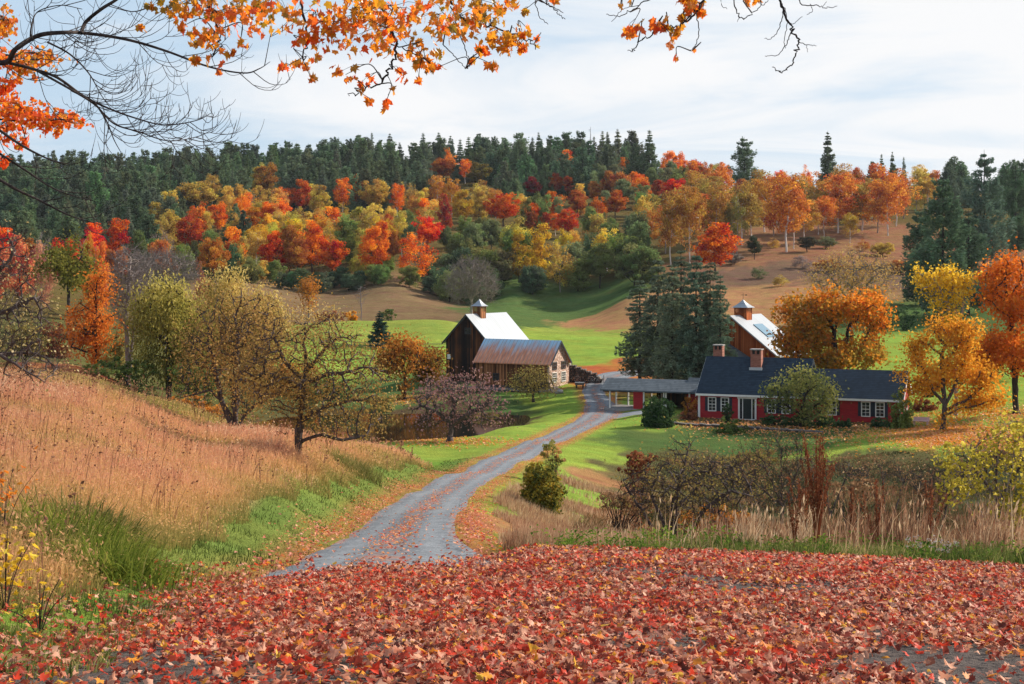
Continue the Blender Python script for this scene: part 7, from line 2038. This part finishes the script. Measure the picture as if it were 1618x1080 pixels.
    ok = ((Y > lim + 2.2 + 1.4 * fbm(X / .7, Y, 94)) | ((rngF.random(len(X)) < .10) & (Y > lim + .2))) & (rngF.random(len(X)) < dens)
    X, Y, px = X[ok], Y[ok], px[ok]; n = len(X)
    k = fbm(X / .45, Y / 1.0, 92) + .6 * fbm(X / 2.2, Y / 3, 98)
    h = (.60 + .62 * k) * rngF.uniform(.45, 1.4, n) * np.interp(px, [860, 1050, 1200, 1400, 1740], [.5, .95, 1.1, 1.25, 1.1])
    t = np.clip(.50 + .6 * fbm(X / .6, Y / 1.0, 93) + rngF.normal(size=n) * .22, 0, 1)
    tp = blades(a, X, Y, h, rngF.uniform(.008, .018, n), t, .32, wind=(.04, 0, 0))
    s = rngF.random(n) < .30; m = s.sum()
    cards(a, tp[s] - [0, 0, .04], rngF.uniform(.08, .2, m), np.stack([rngF.normal(size=m), -np.ones(m), rngF.normal(size=m) * .3], 1), np.tile([0.15, 0, 1.0], (m, 1)) + rngF.normal(size=(m, 3)) * .15, .22, np.clip(t[s] + .08, 0, 1), rngF, .1)
    setting(a.obj('dry_weeds', MAT['weed']), 'stuff')
    a = Acc()
    X, Y, px = sample(120000, 900, 1760, 38, 116, .8)
    ok = (rngF.random(len(X)) < np.clip(.7 + 1.5 * fbm(X / 2.2, Y / 4.0, 95), .05, 1)) & (GRDq(X, Y) > 5)
    ok &= ~((px < 1000) & (Y > 96 - (1000 - px) * .4))
    X, Y, px = X[ok], Y[ok], px[ok]; n = len(X)
    k = fbm(X / 1.7, Y / 3.0, 96)
    h = (.55 + .6 * k) * rngF.uniform(.4, 1.3, n) * np.interp(Y, [38, 70, 90, 112], [1.3, .75, .5, .25])
    t = np.clip(.46 + .8 * fbm(X / 2.6, Y / 4.2, 97) + rngF.normal(size=n) * .13 - np.interp(Y, [60, 95], [0, .16]), 0, 1)
    blades(a, X, Y, np.maximum(h, .12), Y * .0006 * rngF.uniform(.7, 1.5, n), t, .7)
    setting(a.obj('gully_growth', MAT['gully_weed']), 'stuff')
def GRDq(x, y):
    return road_dist(x, y)
build_grass()

# ---- big plants near the camera, each a thing
def tussock(px, Y, r, n, L, label, leaf, seed):
    rg = np.random.default_rng(seed)
    x0 = PXY(px, Y); z0 = g1(x0, Y)
    t = thing('grass_tussock', label, 'grass tussock', (x0, Y, z0))
    a = Acc()
    bx, by = rg.normal(size=n) * r * .4, rg.normal(size=n) * r * .4
    th = np.arctan2(by, bx) + rg.normal(size=n) * 1.0
    l = L * rg.uniform(.55, 1.2, n); out = rg.uniform(.3, 1.35, n)
    s = np.linspace(0, 1, 6)[None]
    hx = np.cos(th)[:, None] * out[:, None] * l[:, None] * s ** 1.4 * .75; hy = np.sin(th)[:, None] * out[:, None] * l[:, None] * s ** 1.4 * .75
    hz = l[:, None] * (s - .62 * out[:, None] * s ** 2.2)
    gzv = gz(bx + x0, by + Y) - z0
    pts = np.stack([bx[:, None] + hx, by[:, None] + hy, gzv[:, None] + hz], -1)
    w = .010 * (1 - s ** 2 * .85)
    sd = np.stack([-np.sin(th), np.cos(th), 0 * th], 1) * .5 + np.array([.6, 0, 0]); sd = norm(sd)
    Lf = pts - sd[:, None] * w[..., None]; Rt = pts + sd[:, None] * w[..., None]
    V = np.stack([Lf, Rt], 2).reshape(n, 12, 3)
    i = np.arange(n)[:, None, None] * 12; j = np.arange(5)[None, :, None] * 2
    a.add(V.reshape(-1, 3), (i + j + np.array([0, 1, 3, 2])).reshape(-1, 4), np.repeat(np.clip(.5 + rg.normal(size=n) * .2, 0, 1), 12))
    a.obj('blade_mass', leaf, t)
TG = leaf_mat('tussock_blades', [(0, (.055, .085, .015)), (.5, (.15, .20, .03)), (.85, (.36, .36, .07)), (1, (.48, .42, .14))], .4)
TG2 = leaf_mat('tussock_blades_olive', [(0, (.06, .07, .02)), (.5, (.18, .18, .05)), (1, (.44, .34, .14))], .4)
tussock(168, 16.8, .85, 800, .60, 'arching green grass tussock in front on the left bank, yellowish at its tips', TG, 1)
tussock(112, 18.4, 1.1, 900, .66, 'large dark green grass tussock in the middle of the tussocks on the left bank', TG, 2)
tussock(70, 17.4, .7, 450, .55, 'olive green grass tussock nearest the left edge of the bank', TG2, 3)
tussock(150, 20.6, .8, 550, .62, 'tall olive grass tussock highest up among the tussocks on the bank', TG2, 4)
tussock(560, 60, 1.3, 700, .9, 'pale olive grass tussock on the bank right of the gnarled apple tree', TG2, 5)

def dock(px, Y, h, n, label, seed, col='weed', broad=False):
    rg = np.random.default_rng(seed)
    x0 = PXY(px, Y); t = thing('dock_plant', label, 'dock plant', (x0, Y, g1(x0, Y)))
    for k in range(n):
        st = Acc(); sd = Acc()
        hh = h * rg.uniform(.7, 1.05); dx, dy = rg.normal() * .085 * h, rg.normal() * .08 * h
        pts = catmull([(rg.normal() * .04, rg.normal() * .04, -.05), (dx * .35, dy * .35, hh * .5), (dx, dy, hh)], 5)
        tube(st, pts, np.linspace(.011, .005, len(pts)), 4)
        m = int(90 * hh / 1.5); u = rg.uniform(.42, 1.0, m)
        C_ = np.stack([np.interp(u, np.linspace(0, 1, len(pts)), pts[:, q]) for q in range(3)], 1) + rg.normal(size=(m, 3)) * [.022, .022, .02]
        cards(sd, C_, rg.uniform(.03, .06, m), rg.normal(size=(m, 3)), np.tile([0, 0, 1.], (m, 1)), .6, np.clip(.4 + rg.normal(size=m) * .22, 0, 1), rg, .3)
        o = st.obj('stem', MAT['redbrown_leaf'], t); sd.obj('seed_head', MAT['redbrown_leaf'], o)
    if broad:
        lf = Acc()
        for k in range(7):
            th = rg.uniform(0, 6.28); L = rg.uniform(.18, .34)
            d = np.array([math.cos(th), math.sin(th), 0]); s_ = np.array([-d[1], d[0], 0])
            base = np.array([rg.normal() * .08, rg.normal() * .08, rg.uniform(.06, .30)])
            V = [base, base + d * L * .4 + s_ * L * .36 + [0, 0, .1], base + d * L + [0, 0, .02], base + d * L * .4 - s_ * L * .36 + [0, 0, .1], base + d * L * .45 + [0, 0, .05]]
            lf.add(V, [(0, 1, 4), (1, 2, 4), (2, 3, 4), (3, 0, 4)], rg.uniform(.5, .9))
        lf.obj('broad_leaf', MAT['green_grass'], t)
dock(1291, 27.0, 2.25, 16, 'tallest dark red brown dock plant with broad green leaves at its foot', 1, broad=True)
dock(1268, 29.0, 2.1, 7, 'slimmer red brown dock plant just left of the tallest one', 2)
dock(1384, 28.2, 1.65, 8, 'pale brown dock plant in the dry weeds, third highest of the dock plants', 3)
dock(1350, 28.6, 1.35, 6, 'short brown dock plant between the tallest one and the pale brown one', 4)
dock(1255, 26.6, 1.15, 4, 'low dock plant with leaning stems at the left of the dock plants', 5)
dock(1470, 28.0, 1.5, 4, 'lone thin dock plant standing near the yellow leaved shrub', 6)
def aster(px, Y, label, seed):
    rg = np.random.default_rng(seed); x0 = PXY(px, Y); t = thing('aster_plant', label, 'wild flower', (x0, Y, g1(x0, Y)))
    st = Acc(); fl = Acc()
    for k in range(13):
        p = np.array([rg.normal() * .17, rg.normal() * .14, rg.uniform(.2, .4)])
        tube(st, [(rg.normal() * .03, rg.normal() * .03, -.03), p * [.5, .5, .55], p], [.006, .005, .003], 3)
        cards(fl, p + rg.normal(size=(10, 3)) * .022, rg.uniform(.022, .04, 10), rg.normal(size=(10, 3)), None, .8, rg.uniform(.1, .8, 10), rg, .3)
    st.obj('stem', MAT['weed'], t); fl.obj('seed_fluff', leaf_mat('faded_flower', [(0, (.38, .31, .29)), (1, (.66, .60, .60))], .3), t)
aster(1452, 25.4, 'pale fluffy seed heads of an aster low on the right verge', 1)
aster(1492, 25.2, 'second clump of whitish aster seed heads nearer the yellow shrub', 2)
def sapling(px, Y, h, n, label, leaf, seed, size=.10):
    rg = np.random.default_rng(seed); x0 = PXY(px, Y); t = thing('maple_sapling', label, 'sapling', (x0, Y, g1(x0, Y)))
    st = Acc(); C_ = []
    for k in range(7):
        p = np.array([rg.normal() * .3 * h, rg.normal() * .25 * h, h * rg.uniform(.5, 1)])
        pts = catmull([(0, 0, -.05), p * [.4, .4, .55], p], 5); tube(st, pts, np.linspace(.006, .003, len(pts)), 4)
        C_.append(pts[rg.integers(4, len(pts), n // 7)] + rg.normal(size=(n // 7, 3)) * .07)
    C_ = np.vstack(C_); m = len(C_); lf = Acc()
    maple_leaves(lf, C_, size * rg.uniform(.6, 1.2, m), rg.uniform(.2, 1, m), rg, rot_frames(m, rg, .8), MAPLE, .4)
    st.obj('stem', MAT['bark'], t); lf.obj('foliage', leaf, t)
sapling(8, 12.4, .85, 110, 'small maple sapling with bright yellow leaves at the left edge of the verge', MAT['gold_leaf'], 1, .085)
sapling(62, 11.6, .45, 24, 'very low sapling with a few yellow leaves in the grass by the left verge', MAT['gold_leaf'], 2, .08)
sapling(4, 17.0, 1.1, 60, 'sapling with red orange leaves beside the tussocks on the bank', MAT['flame_leaf'], 3, .085)

# ------------------------------------------------------------------ maple boughs overhead, and the trees at the left edge
MAT['bough_leaf'] = leaf_mat('bough_leaves', [(0, (.26, .17, .014)), (.3, (.56, .27, .02)), (.5, (.82, .32, .022)), (.75, (.84, .22, .02)), (1, (.84, .12, .018))], .6, gloss=.03)
rngB = np.random.default_rng(19)
def P3(px, py, Y):
    return np.array([(px - CX) / F * Y, Y, (HY - py) / F * Y])
def bough_tree(name, label, trunk, limbs, blobs, Yb, leaf_size, leaf_m, bark, foot, seed, twig=.0045, depth=.5, leaf_part='foliage', tmpl=MAPLE, hang=.6, red=None, limb_name='limb'):
    """a tree whose trunk stands beside the view and whose boughs reach into it. limbs: (polyline in 3-D, r0, r1); blobs: (px, py, rx, ry, n) of leaves at about distance Yb"""
    rg = np.random.default_rng(seed)
    z0 = g1(foot[0], foot[1])
    org = np.array([foot[0], foot[1], z0])
    t = thing(name, label, 'tree', tuple(org))
    tr = Acc(); pts = catmull(np.array(trunk) - org, 6); tube(tr, pts, np.linspace(trunk_r[0], trunk_r[1], len(pts)) if False else np.interp(np.linspace(0, 1, len(pts)), [0, .1, 1], [.30, .21, .13]), 10)
    tr.obj('trunk', MAT[bark], t, True)
    allp = []; br = Acc()
    for poly, r0, r1 in limbs:
        c = catmull(np.array(poly), 8)
        w = c[1:-1]; c[1:-1] = w + rg.normal(size=w.shape) * min(.012, r0 * .55)
        tube(br, c - org, np.linspace(r0 * .62, r1 * .75, len(c)), 6)
        allp.append(c)
    AP = np.vstack(allp)
    LC, LT, LA = [], [], []
    for (px, py, rx, ry, n) in blobs:
        n = int(n * 1.08) if n > 5 else n
        Yc = Yb + rg.uniform(-depth, depth)
        c = P3(px, py, Yc)
        d = np.linalg.norm((AP - c) * [1, .6, 1], axis=1) + np.where(AP[:, 2] < c[2] - .05, .35, 0)
        b = AP[d.argmin()]
        mid = (b + c) / 2 + np.array([rg.normal() * .05, 0, .05 + .05 * rg.random()])
        tw = catmull([b, mid, c + [0, 0, .5 * ry / F * Yc]], 6)
        tube(br, tw - org, np.linspace(twig, twig * .45, len(tw)), 4)
        s = np.array([rx, ry]) / F * Yc
        ns = max(1, n // 7)
        q = c + np.stack([rg.uniform(-1, 1, ns) * s[0], rg.normal(size=ns) * s[0] * .6, rg.uniform(-.6, 1, ns) * s[1]], 1)
        for e in q:
            k = tw[rg.integers(len(tw) // 2, len(tw))]
            tube(br, np.array([k, (k + e) / 2 + [0, 0, .02], e]) - org, [twig * .5, twig * .4, twig * .25], 3)
        off = np.stack([rg.normal(size=n) * .42, rg.normal(size=n) * .5, rg.normal(size=n) * .42], 1) * [s[0], s[0], s[1]]
        base = np.where(rg.random((n, 1)) < .6, q[rg.integers(0, ns, n)] + off * .55, c + off * 1.25)
        LC.append(base); LT.append(np.clip((.50 if red is None else red) + rg.normal() * .14 + rg.normal(size=n) * .2 + .12 * (py / 100 - .5), 0, 1))
    br.obj(limb_name, MAT[bark], t, True)
    if LC:
        C_ = np.vstack(LC); n = len(C_); T_ = np.concatenate(LT)
        down = norm(np.stack([rg.normal(size=n) * hang, rg.normal(size=n) * hang, -np.ones(n)], 1))
        nr = rg.normal(size=(n, 3)); nr = norm(nr - (nr * down).sum(1)[:, None] * down)
        a = np.cross(down, nr)
        lf = Acc(); maple_leaves(lf, C_ - org, leaf_size * rg.uniform(.65, 1.2, n), T_, rg, (a, down, nr), tmpl, .45)
        lf.obj(leaf_part, leaf_m, t)
    return t

BL_A = [(300, 12, 55, 22, 60), (350, 32, 60, 26, 80), (420, 18, 55, 24, 70), (292, 45, 22, 12, 10), (246, 6, 12, 10, 7), (230, 42, 8, 7, 4), (330, 62, 28, 16, 34), (305, 74, 15, 8, 9), (355, 80, 12, 8, 9), (380, 71, 10, 8, 7), (328, 96, 20, 9, 16), (343, 117, 7, 6, 3),
        (455, 42, 20, 16, 10), (482, 68, 14, 12, 10), (500, 42, 34, 36, 42), (476, 99, 22, 12, 16), (452, 108, 9, 7, 6), (490, 124, 7, 9, 4), (532, 58, 36, 40, 56), (560, 28, 55, 32, 84), (600, 58, 46, 36, 84), (632, 28, 38, 28, 46), (642, 84, 26, 16, 30), (672, 100, 22, 16, 30), (690, 110, 9, 7, 5),
        (546, 122, 13, 9, 10), (580, 128, 11, 8, 7), (572, 142, 7, 5, 3), (586, 160, 15, 7, 8), (610, 165, 8, 9, 6), (622, 142, 7, 6, 3), (636, 120, 15, 7, 8), (660, 132, 6, 8, 2), (692, 38, 36, 32, 46), (732, 38, 36, 28, 44), (762, 18, 36, 20, 38), (772, 54, 36, 22, 44), (802, 70, 25, 16, 30), (816, 80, 12, 9, 10),
        (831, 48, 14, 12, 12), (846, 68, 7, 7, 4), (762, 88, 16, 9, 12), (777, 104, 13, 7, 9), (740, 99, 5, 9, 2), (802, 10, 28, 12, 18), (862, 6, 10, 7, 3), (832, 18, 12, 10, 7)]
Y9 = 9.3
def L3(*q, Y=Y9):
    return [P3(a, b, Y + (c if (c := (r[0] if r else 0)) else 0)) for a, b, *r in q]
footA = (-8.6, 6.6)
trunkA = [(-8.6, 6.6, g1(-8.6, 6.6) - .3), (-8.65, 6.6, .2), (-8.3, 6.8, 2.2), (-7.4, 7.2, 3.8)]
limbsA = [([trunkA[-1], P3(60, -420, 8.4), P3(300, -230, 9.0), P3(520, -120, 9.4), P3(700, -80, 9.6), P3(830, -60, 9.7)], .10, .025),
          ([P3(240, -260, 8.9), P3(300, -90, 9.1), P3(330, -20, 9.2), P3(345, 40, 9.2), P3(335, 90, 9.2)], .026, .006),
          ([P3(360, -200, 9.1), P3(430, -80, 9.2), P3(470, -10, 9.2), P3(485, 50, 9.2), P3(480, 95, 9.2)], .022, .006),
          ([P3(480, -140, 9.3), P3(560, -60, 9.3), P3(600, 0, 9.3), P3(612, 40, 9.3), P3(627, 70, 9.3), P3(618, 105, 9.3), P3(600, 130, 9.3), P3(570, 146, 9.3), P3(552, 151, 9.3)], .024, .004),
          ([P3(640, -95, 9.5), P3(700, -30, 9.5), P3(720, 20, 9.5), P3(745, 35, 9.5), P3(790, 45, 9.5), P3(830, 60, 9.5), P3(846, 78, 9.5)], .020, .004),
          ([P3(712, 10, 9.5), P3(722, 40, 9.5), P3(735, 75, 9.5), P3(742, 100, 9.5), P3(738, 108, 9.5)], .008, .003),
          ([P3(700, -40, 9.5), P3(760, -8, 9.5), P3(830, -6, 9.5), P3(862, 6, 9.5), P3(880, 20, 9.5), P3(893, 30, 9.5)], .012, .003), ([P3(850, 0, 9.5), P3(878, 12, 9.5), P3(890, 20, 9.5)], .006, .003),
          ([P3(845, -2, 9.5), P3(852, 25, 9.5), P3(866, 38, 9.5)], .005, .003), ([P3(618, 70, 9.3), P3(650, 82, 9.3), P3(680, 100, 9.3)], .008, .003), ([P3(700, 70, 9.3), P3(720, 90, 9.3), P3(735, 108, 9.3)], .006, .003)]
bough_tree('maple_tree', 'overhanging maple whose orange leafed boughs hang across the top of the view', trunkA, limbsA, BL_A, Y9, .071, MAT['bough_leaf'], 'bark', footA, 5)

footC = (9.2, 5.0)
trunkC = [(9.2, 5.0, g1(9.2, 5.0) - .3), (9.25, 5.0, .3), (8.8, 5.3, 2.4), (7.4, 6.2, 4.2)]
YR = 9.4
limbsC = [([trunkC[-1], P3(1330, -260, 8.6), P3(1240, -110, 9.3), P3(1160, -60, 9.4), P3(1110, -30, 9.4)], .06, .016),
          ([P3(1125, -40, YR), P3(1110, 0, YR), P3(1090, 30, YR), P3(1068, 42, YR), P3(1035, 52, YR), P3(1012, 64, YR), P3(1002, 78, YR), P3(992, 80, YR)], .014, .003),
          ([P3(1100, 18, YR), P3(1104, 50, YR), P3(1098, 72, YR), P3(1090, 80, YR)], .006, .003), ([P3(1080, -20, YR), P3(1030, -4, YR), P3(1005, 12, YR), P3(980, 24, YR), P3(958, 22, YR)], .008, .003), ([P3(1010, 8, YR), P3(985, 14, YR), P3(966, 34, YR)], .004, .0025),
          ([P3(1240, -110, 9.3), P3(1228, -30, YR), P3(1240, 20, YR), P3(1254, 50, YR), P3(1262, 68, YR), P3(1258, 88, YR), P3(1244, 108, YR), P3(1228, 113, YR), P3(1222, 106, YR)], .015, .003),
          ([P3(1261, 66, YR), P3(1275, 70, YR), P3(1290, 72, YR)], .005, .0025), ([P3(1274, 70, YR), P3(1276, 82, YR)], .003, .002), ([P3(1238, 12, YR), P3(1233, 38, YR), P3(1222, 58, YR), P3(1208, 61, YR)], .006, .0025), ([P3(1252, 45, YR), P3(1242, 70, YR), P3(1228, 86, YR), P3(1209, 88, YR)], .006, .0025),
          ([P3(1244, 30, YR), P3(1252, 38, YR), P3(1262, 30, YR), P3(1268, 26, YR)], .004, .0025), ([P3(1236, 5, YR), P3(1244, 30, YR), P3(1240, 62, YR), P3(1241, 76, YR)], .005, .0025),
          ([P3(1240, -60, YR), P3(1262, 0, YR), P3(1290, 9, YR), P3(1310, 12, YR), P3(1323, 9, YR)], .007, .0025), ([P3(1280, 6, YR), P3(1284, 16, YR), P3(1275, 23, YR)], .004, .0025), ([P3(1300, 10, YR), P3(1306, 2, YR)], .003, .002),
          ([P3(1160, -60, YR), P3(1158, -10, YR), P3(1168, 25, YR), P3(1180, 26, YR), P3(1200, 12, YR), P3(1214, 0, YR)], .008, .003), ([P3(1168, 25, YR), P3(1165, 34, YR)], .004, .002), ([P3(1140, -50, YR), P3(1140, 5, YR), P3(1149, 14, YR)], .005, .002)]
BL_C = [(994, 52, 16, 9, 16), (1006, 48, 11, 8, 8), (1035, 45, 9, 8, 7), (1056, 38, 16, 9, 11), (1062, 60, 9, 8, 8), (1076, 42, 9, 8, 7), (1096, 13, 18, 14, 36), (1086, 4, 14, 9, 16), (1110, 20, 7, 9, 7), (1081, 32, 9, 8, 8), (1069, 91, 4, 5, 2), (1094, 82, 3, 3, 1), (1000, 5, 7, 5, 2), (980, 10, 4, 3, 1), (1186, 2, 9, 4, 6), (1181, 10, 3, 4, 1)]
bough_tree('maple_tree', 'overhanging maple with half bare twigs and few orange leaves hanging in from the upper right', trunkC, limbsC, BL_C, YR, .073, MAT['bough_leaf'], 'bark', footC, 6, depth=.25, red=.55)

# left: finer leaved orange maple standing a little farther off
YL = 20.0
footL = (PXY(-330, YL), YL)
zL = g1(*footL)
trunkL = [(footL[0], YL, zL - .3), (footL[0] + .1, YL, zL + 2.4), P3(-300, 120, YL), P3(-240, 20, YL)]
limbsL = [([P3(-310, 200, YL), P3(-180, 190, YL), P3(-60, 185, YL), P3(40, 190, YL), P3(118, 188, YL)], .07, .006), ([P3(-280, 90, YL), P3(-150, 85, YL), P3(-30, 80, YL), P3(40, 92, YL), P3(90, 95, YL)], .06, .006), ([P3(-240, 20, YL), P3(-120, -20, YL), P3(0, 30, YL)], .06, .01),
          ([P3(-305, 240, YL), P3(-150, 250, YL), P3(-20, 240, YL), P3(20, 258, YL)], .05, .006)]
BL_L = [(6, 40, 18, 24, 120), (60, 92, 30, 13, 130), (45, 106, 26, 16, 100), (16, 100, 20, 18, 90), (56, 126, 7, 7, 9), (8, 140, 20, 18, 90), (58, 188, 56, 13, 260), (30, 176, 34, 20, 190), (100, 190, 25, 10, 80), (85, 204, 18, 14, 50), (14, 214, 28, 18, 120), (42, 232, 14, 9, 24), (6, 256, 12, 10, 40), (-30, 60, 40, 40, 200), (-40, 180, 40, 40, 220), (-100, 120, 60, 60, 260), (-140, 40, 70, 50, 240)]
bough_tree('maple_tree', 'orange red maple at the upper left edge with small dense leaves behind bare branches', trunkL, limbsL, BL_L, YL, .085, MAT['bough_leaf'], 'bark', footL, 7, twig=.012, depth=.7, tmpl=MAPLE_LO, red=.6)

# bare tree reaching in from the upper left
def bare_reach():
    Yb = 15.0; rg = np.random.default_rng(23)
    foot = (PXY(-260, Yb), Yb); z0 = g1(*foot); org = np.array([foot[0], foot[1], z0])
    t = thing('bare_tree', 'bare dark branched tree reaching in from the upper left with fine upturned twigs', 'tree', tuple(org))
    tr = Acc(); pts = catmull([(foot[0], Yb, z0 - .3), P3(-255, 560, Yb), P3(-240, 330, Yb), P3(-200, 190, Yb), P3(-120, 130, Yb)], 6); tube(tr, pts - org, np.interp(np.linspace(0, 1, len(pts)), [0, .1, 1], [.30, .22, .11]), 10); tr.obj('trunk', MAT['bark'], t, True)
    br = Acc()
    def limb(q, r0, r1, Y=Yb, lev=0, dens=1.0):
        c = catmull([P3(a, b, Y + rg.normal() * .10) for a, b in q], 7) if not isinstance(q, np.ndarray) else q
        tube(br, c - org, np.linspace(r0, r1, len(c)), 6 if r0 > .012 else 4)
        if lev >= 3: return
        L = np.linalg.norm(np.diff(c, axis=0), axis=1).sum()
        n = int(L * (5.2, 5.0, 4.2)[lev] * dens)
        for _ in range(n):
            u = rg.uniform(.12, .98); i = min(int(u * (len(c) - 1)), len(c) - 2)
            p = c[i] + (c[i + 1] - c[i]) * rg.random(); d = norm(c[i + 1] - c[i])
            sgn = 1 if rg.random() < .6 else -1
            side = norm(np.cross(d, [0, 1, 0]) * sgn + rg.normal(size=3) * [.3, .9, .3])
            l = rg.uniform(.25, .75) * (1.0, .62, .4)[lev] * (1.15 - .5 * u)
            d2 = norm(d * .9 + side * .75 + [0, 0, -.15]); p1 = p + d2 * l * .5; p2 = p1 + norm(d2 + np.array([.1, 0, .55])) * l * .35; p3 = p2 + norm(d2 + np.array([.1, 0, 1.3])) * l * .22
            cc = catmull([p, p1, p2, p3], 3)
            limb(cc, (.0050, .0034, .0025)[lev], .0015, Y, lev + 1, dens)
    limb([(-120, 130), (-40, 100), (10, 98), (24, 78), (60, 56), (100, 51), (135, 52), (200, 62), (262, 80), (330, 105), (385, 115), (410, 108), (427, 97)], .036, .003, dens=1.0)
    limb([(128, 52), (136, 34), (160, 14), (188, -4), (230, -40)], .022, .014, dens=.8)
    limb([(10, 98), (50, 108), (90, 122), (130, 150), (165, 168), (210, 185), (260, 197), (310, 190), (334, 178)], .020, .003, dens=1.4)
    limb([(60, 112), (110, 140), (150, 165), (180, 195), (220, 208), (265, 222), (310, 216), (337, 204)], .014, .003, dens=1.4)
    limb([(150, 162), (168, 190), (180, 220), (192, 242)], .010, .003, dens=1.2)
    limb([(75, 66), (110, 85), (140, 115), (160, 150), (178, 175)], .011, .0035, dens=1.3)
    limb([(48, 62), (50, 40), (60, 18), (95, 8), (130, 14)], .010, .0035, dens=1.1)
    limb([(-60, 160), (20, 220), (70, 248), (110, 262)], .022, .004, dens=.55); limb([(-100, 220), (10, 290), (60, 315), (110, 340), (160, 355)], .022, .004, dens=.5); limb([(-80, 190), (30, 262), (90, 300), (150, 318)], .016, .004, dens=.5)
    br.obj('branch', MAT['bark'], t, True)
bare_reach()

# ------------------------------------------------------------------ the air between here and the hill
def build_haze():
    a = Acc(); box(a, -2100, 2100, -40, 1900, -60, 140)
    m, N = mat('valley_air')
    v = N.n('ShaderNodeVolumePrincipled', {'Color': (0.80, 0.88, 1.0, 1.0), 'Density': 0.00004, 'Anisotropy': 0.2})
    N.n('ShaderNodeOutputMaterial', {1: v.outputs[0]})
    o = setting(a.obj('haze', m), 'stuff')
    o.display_type = 'WIRE'
build_haze()
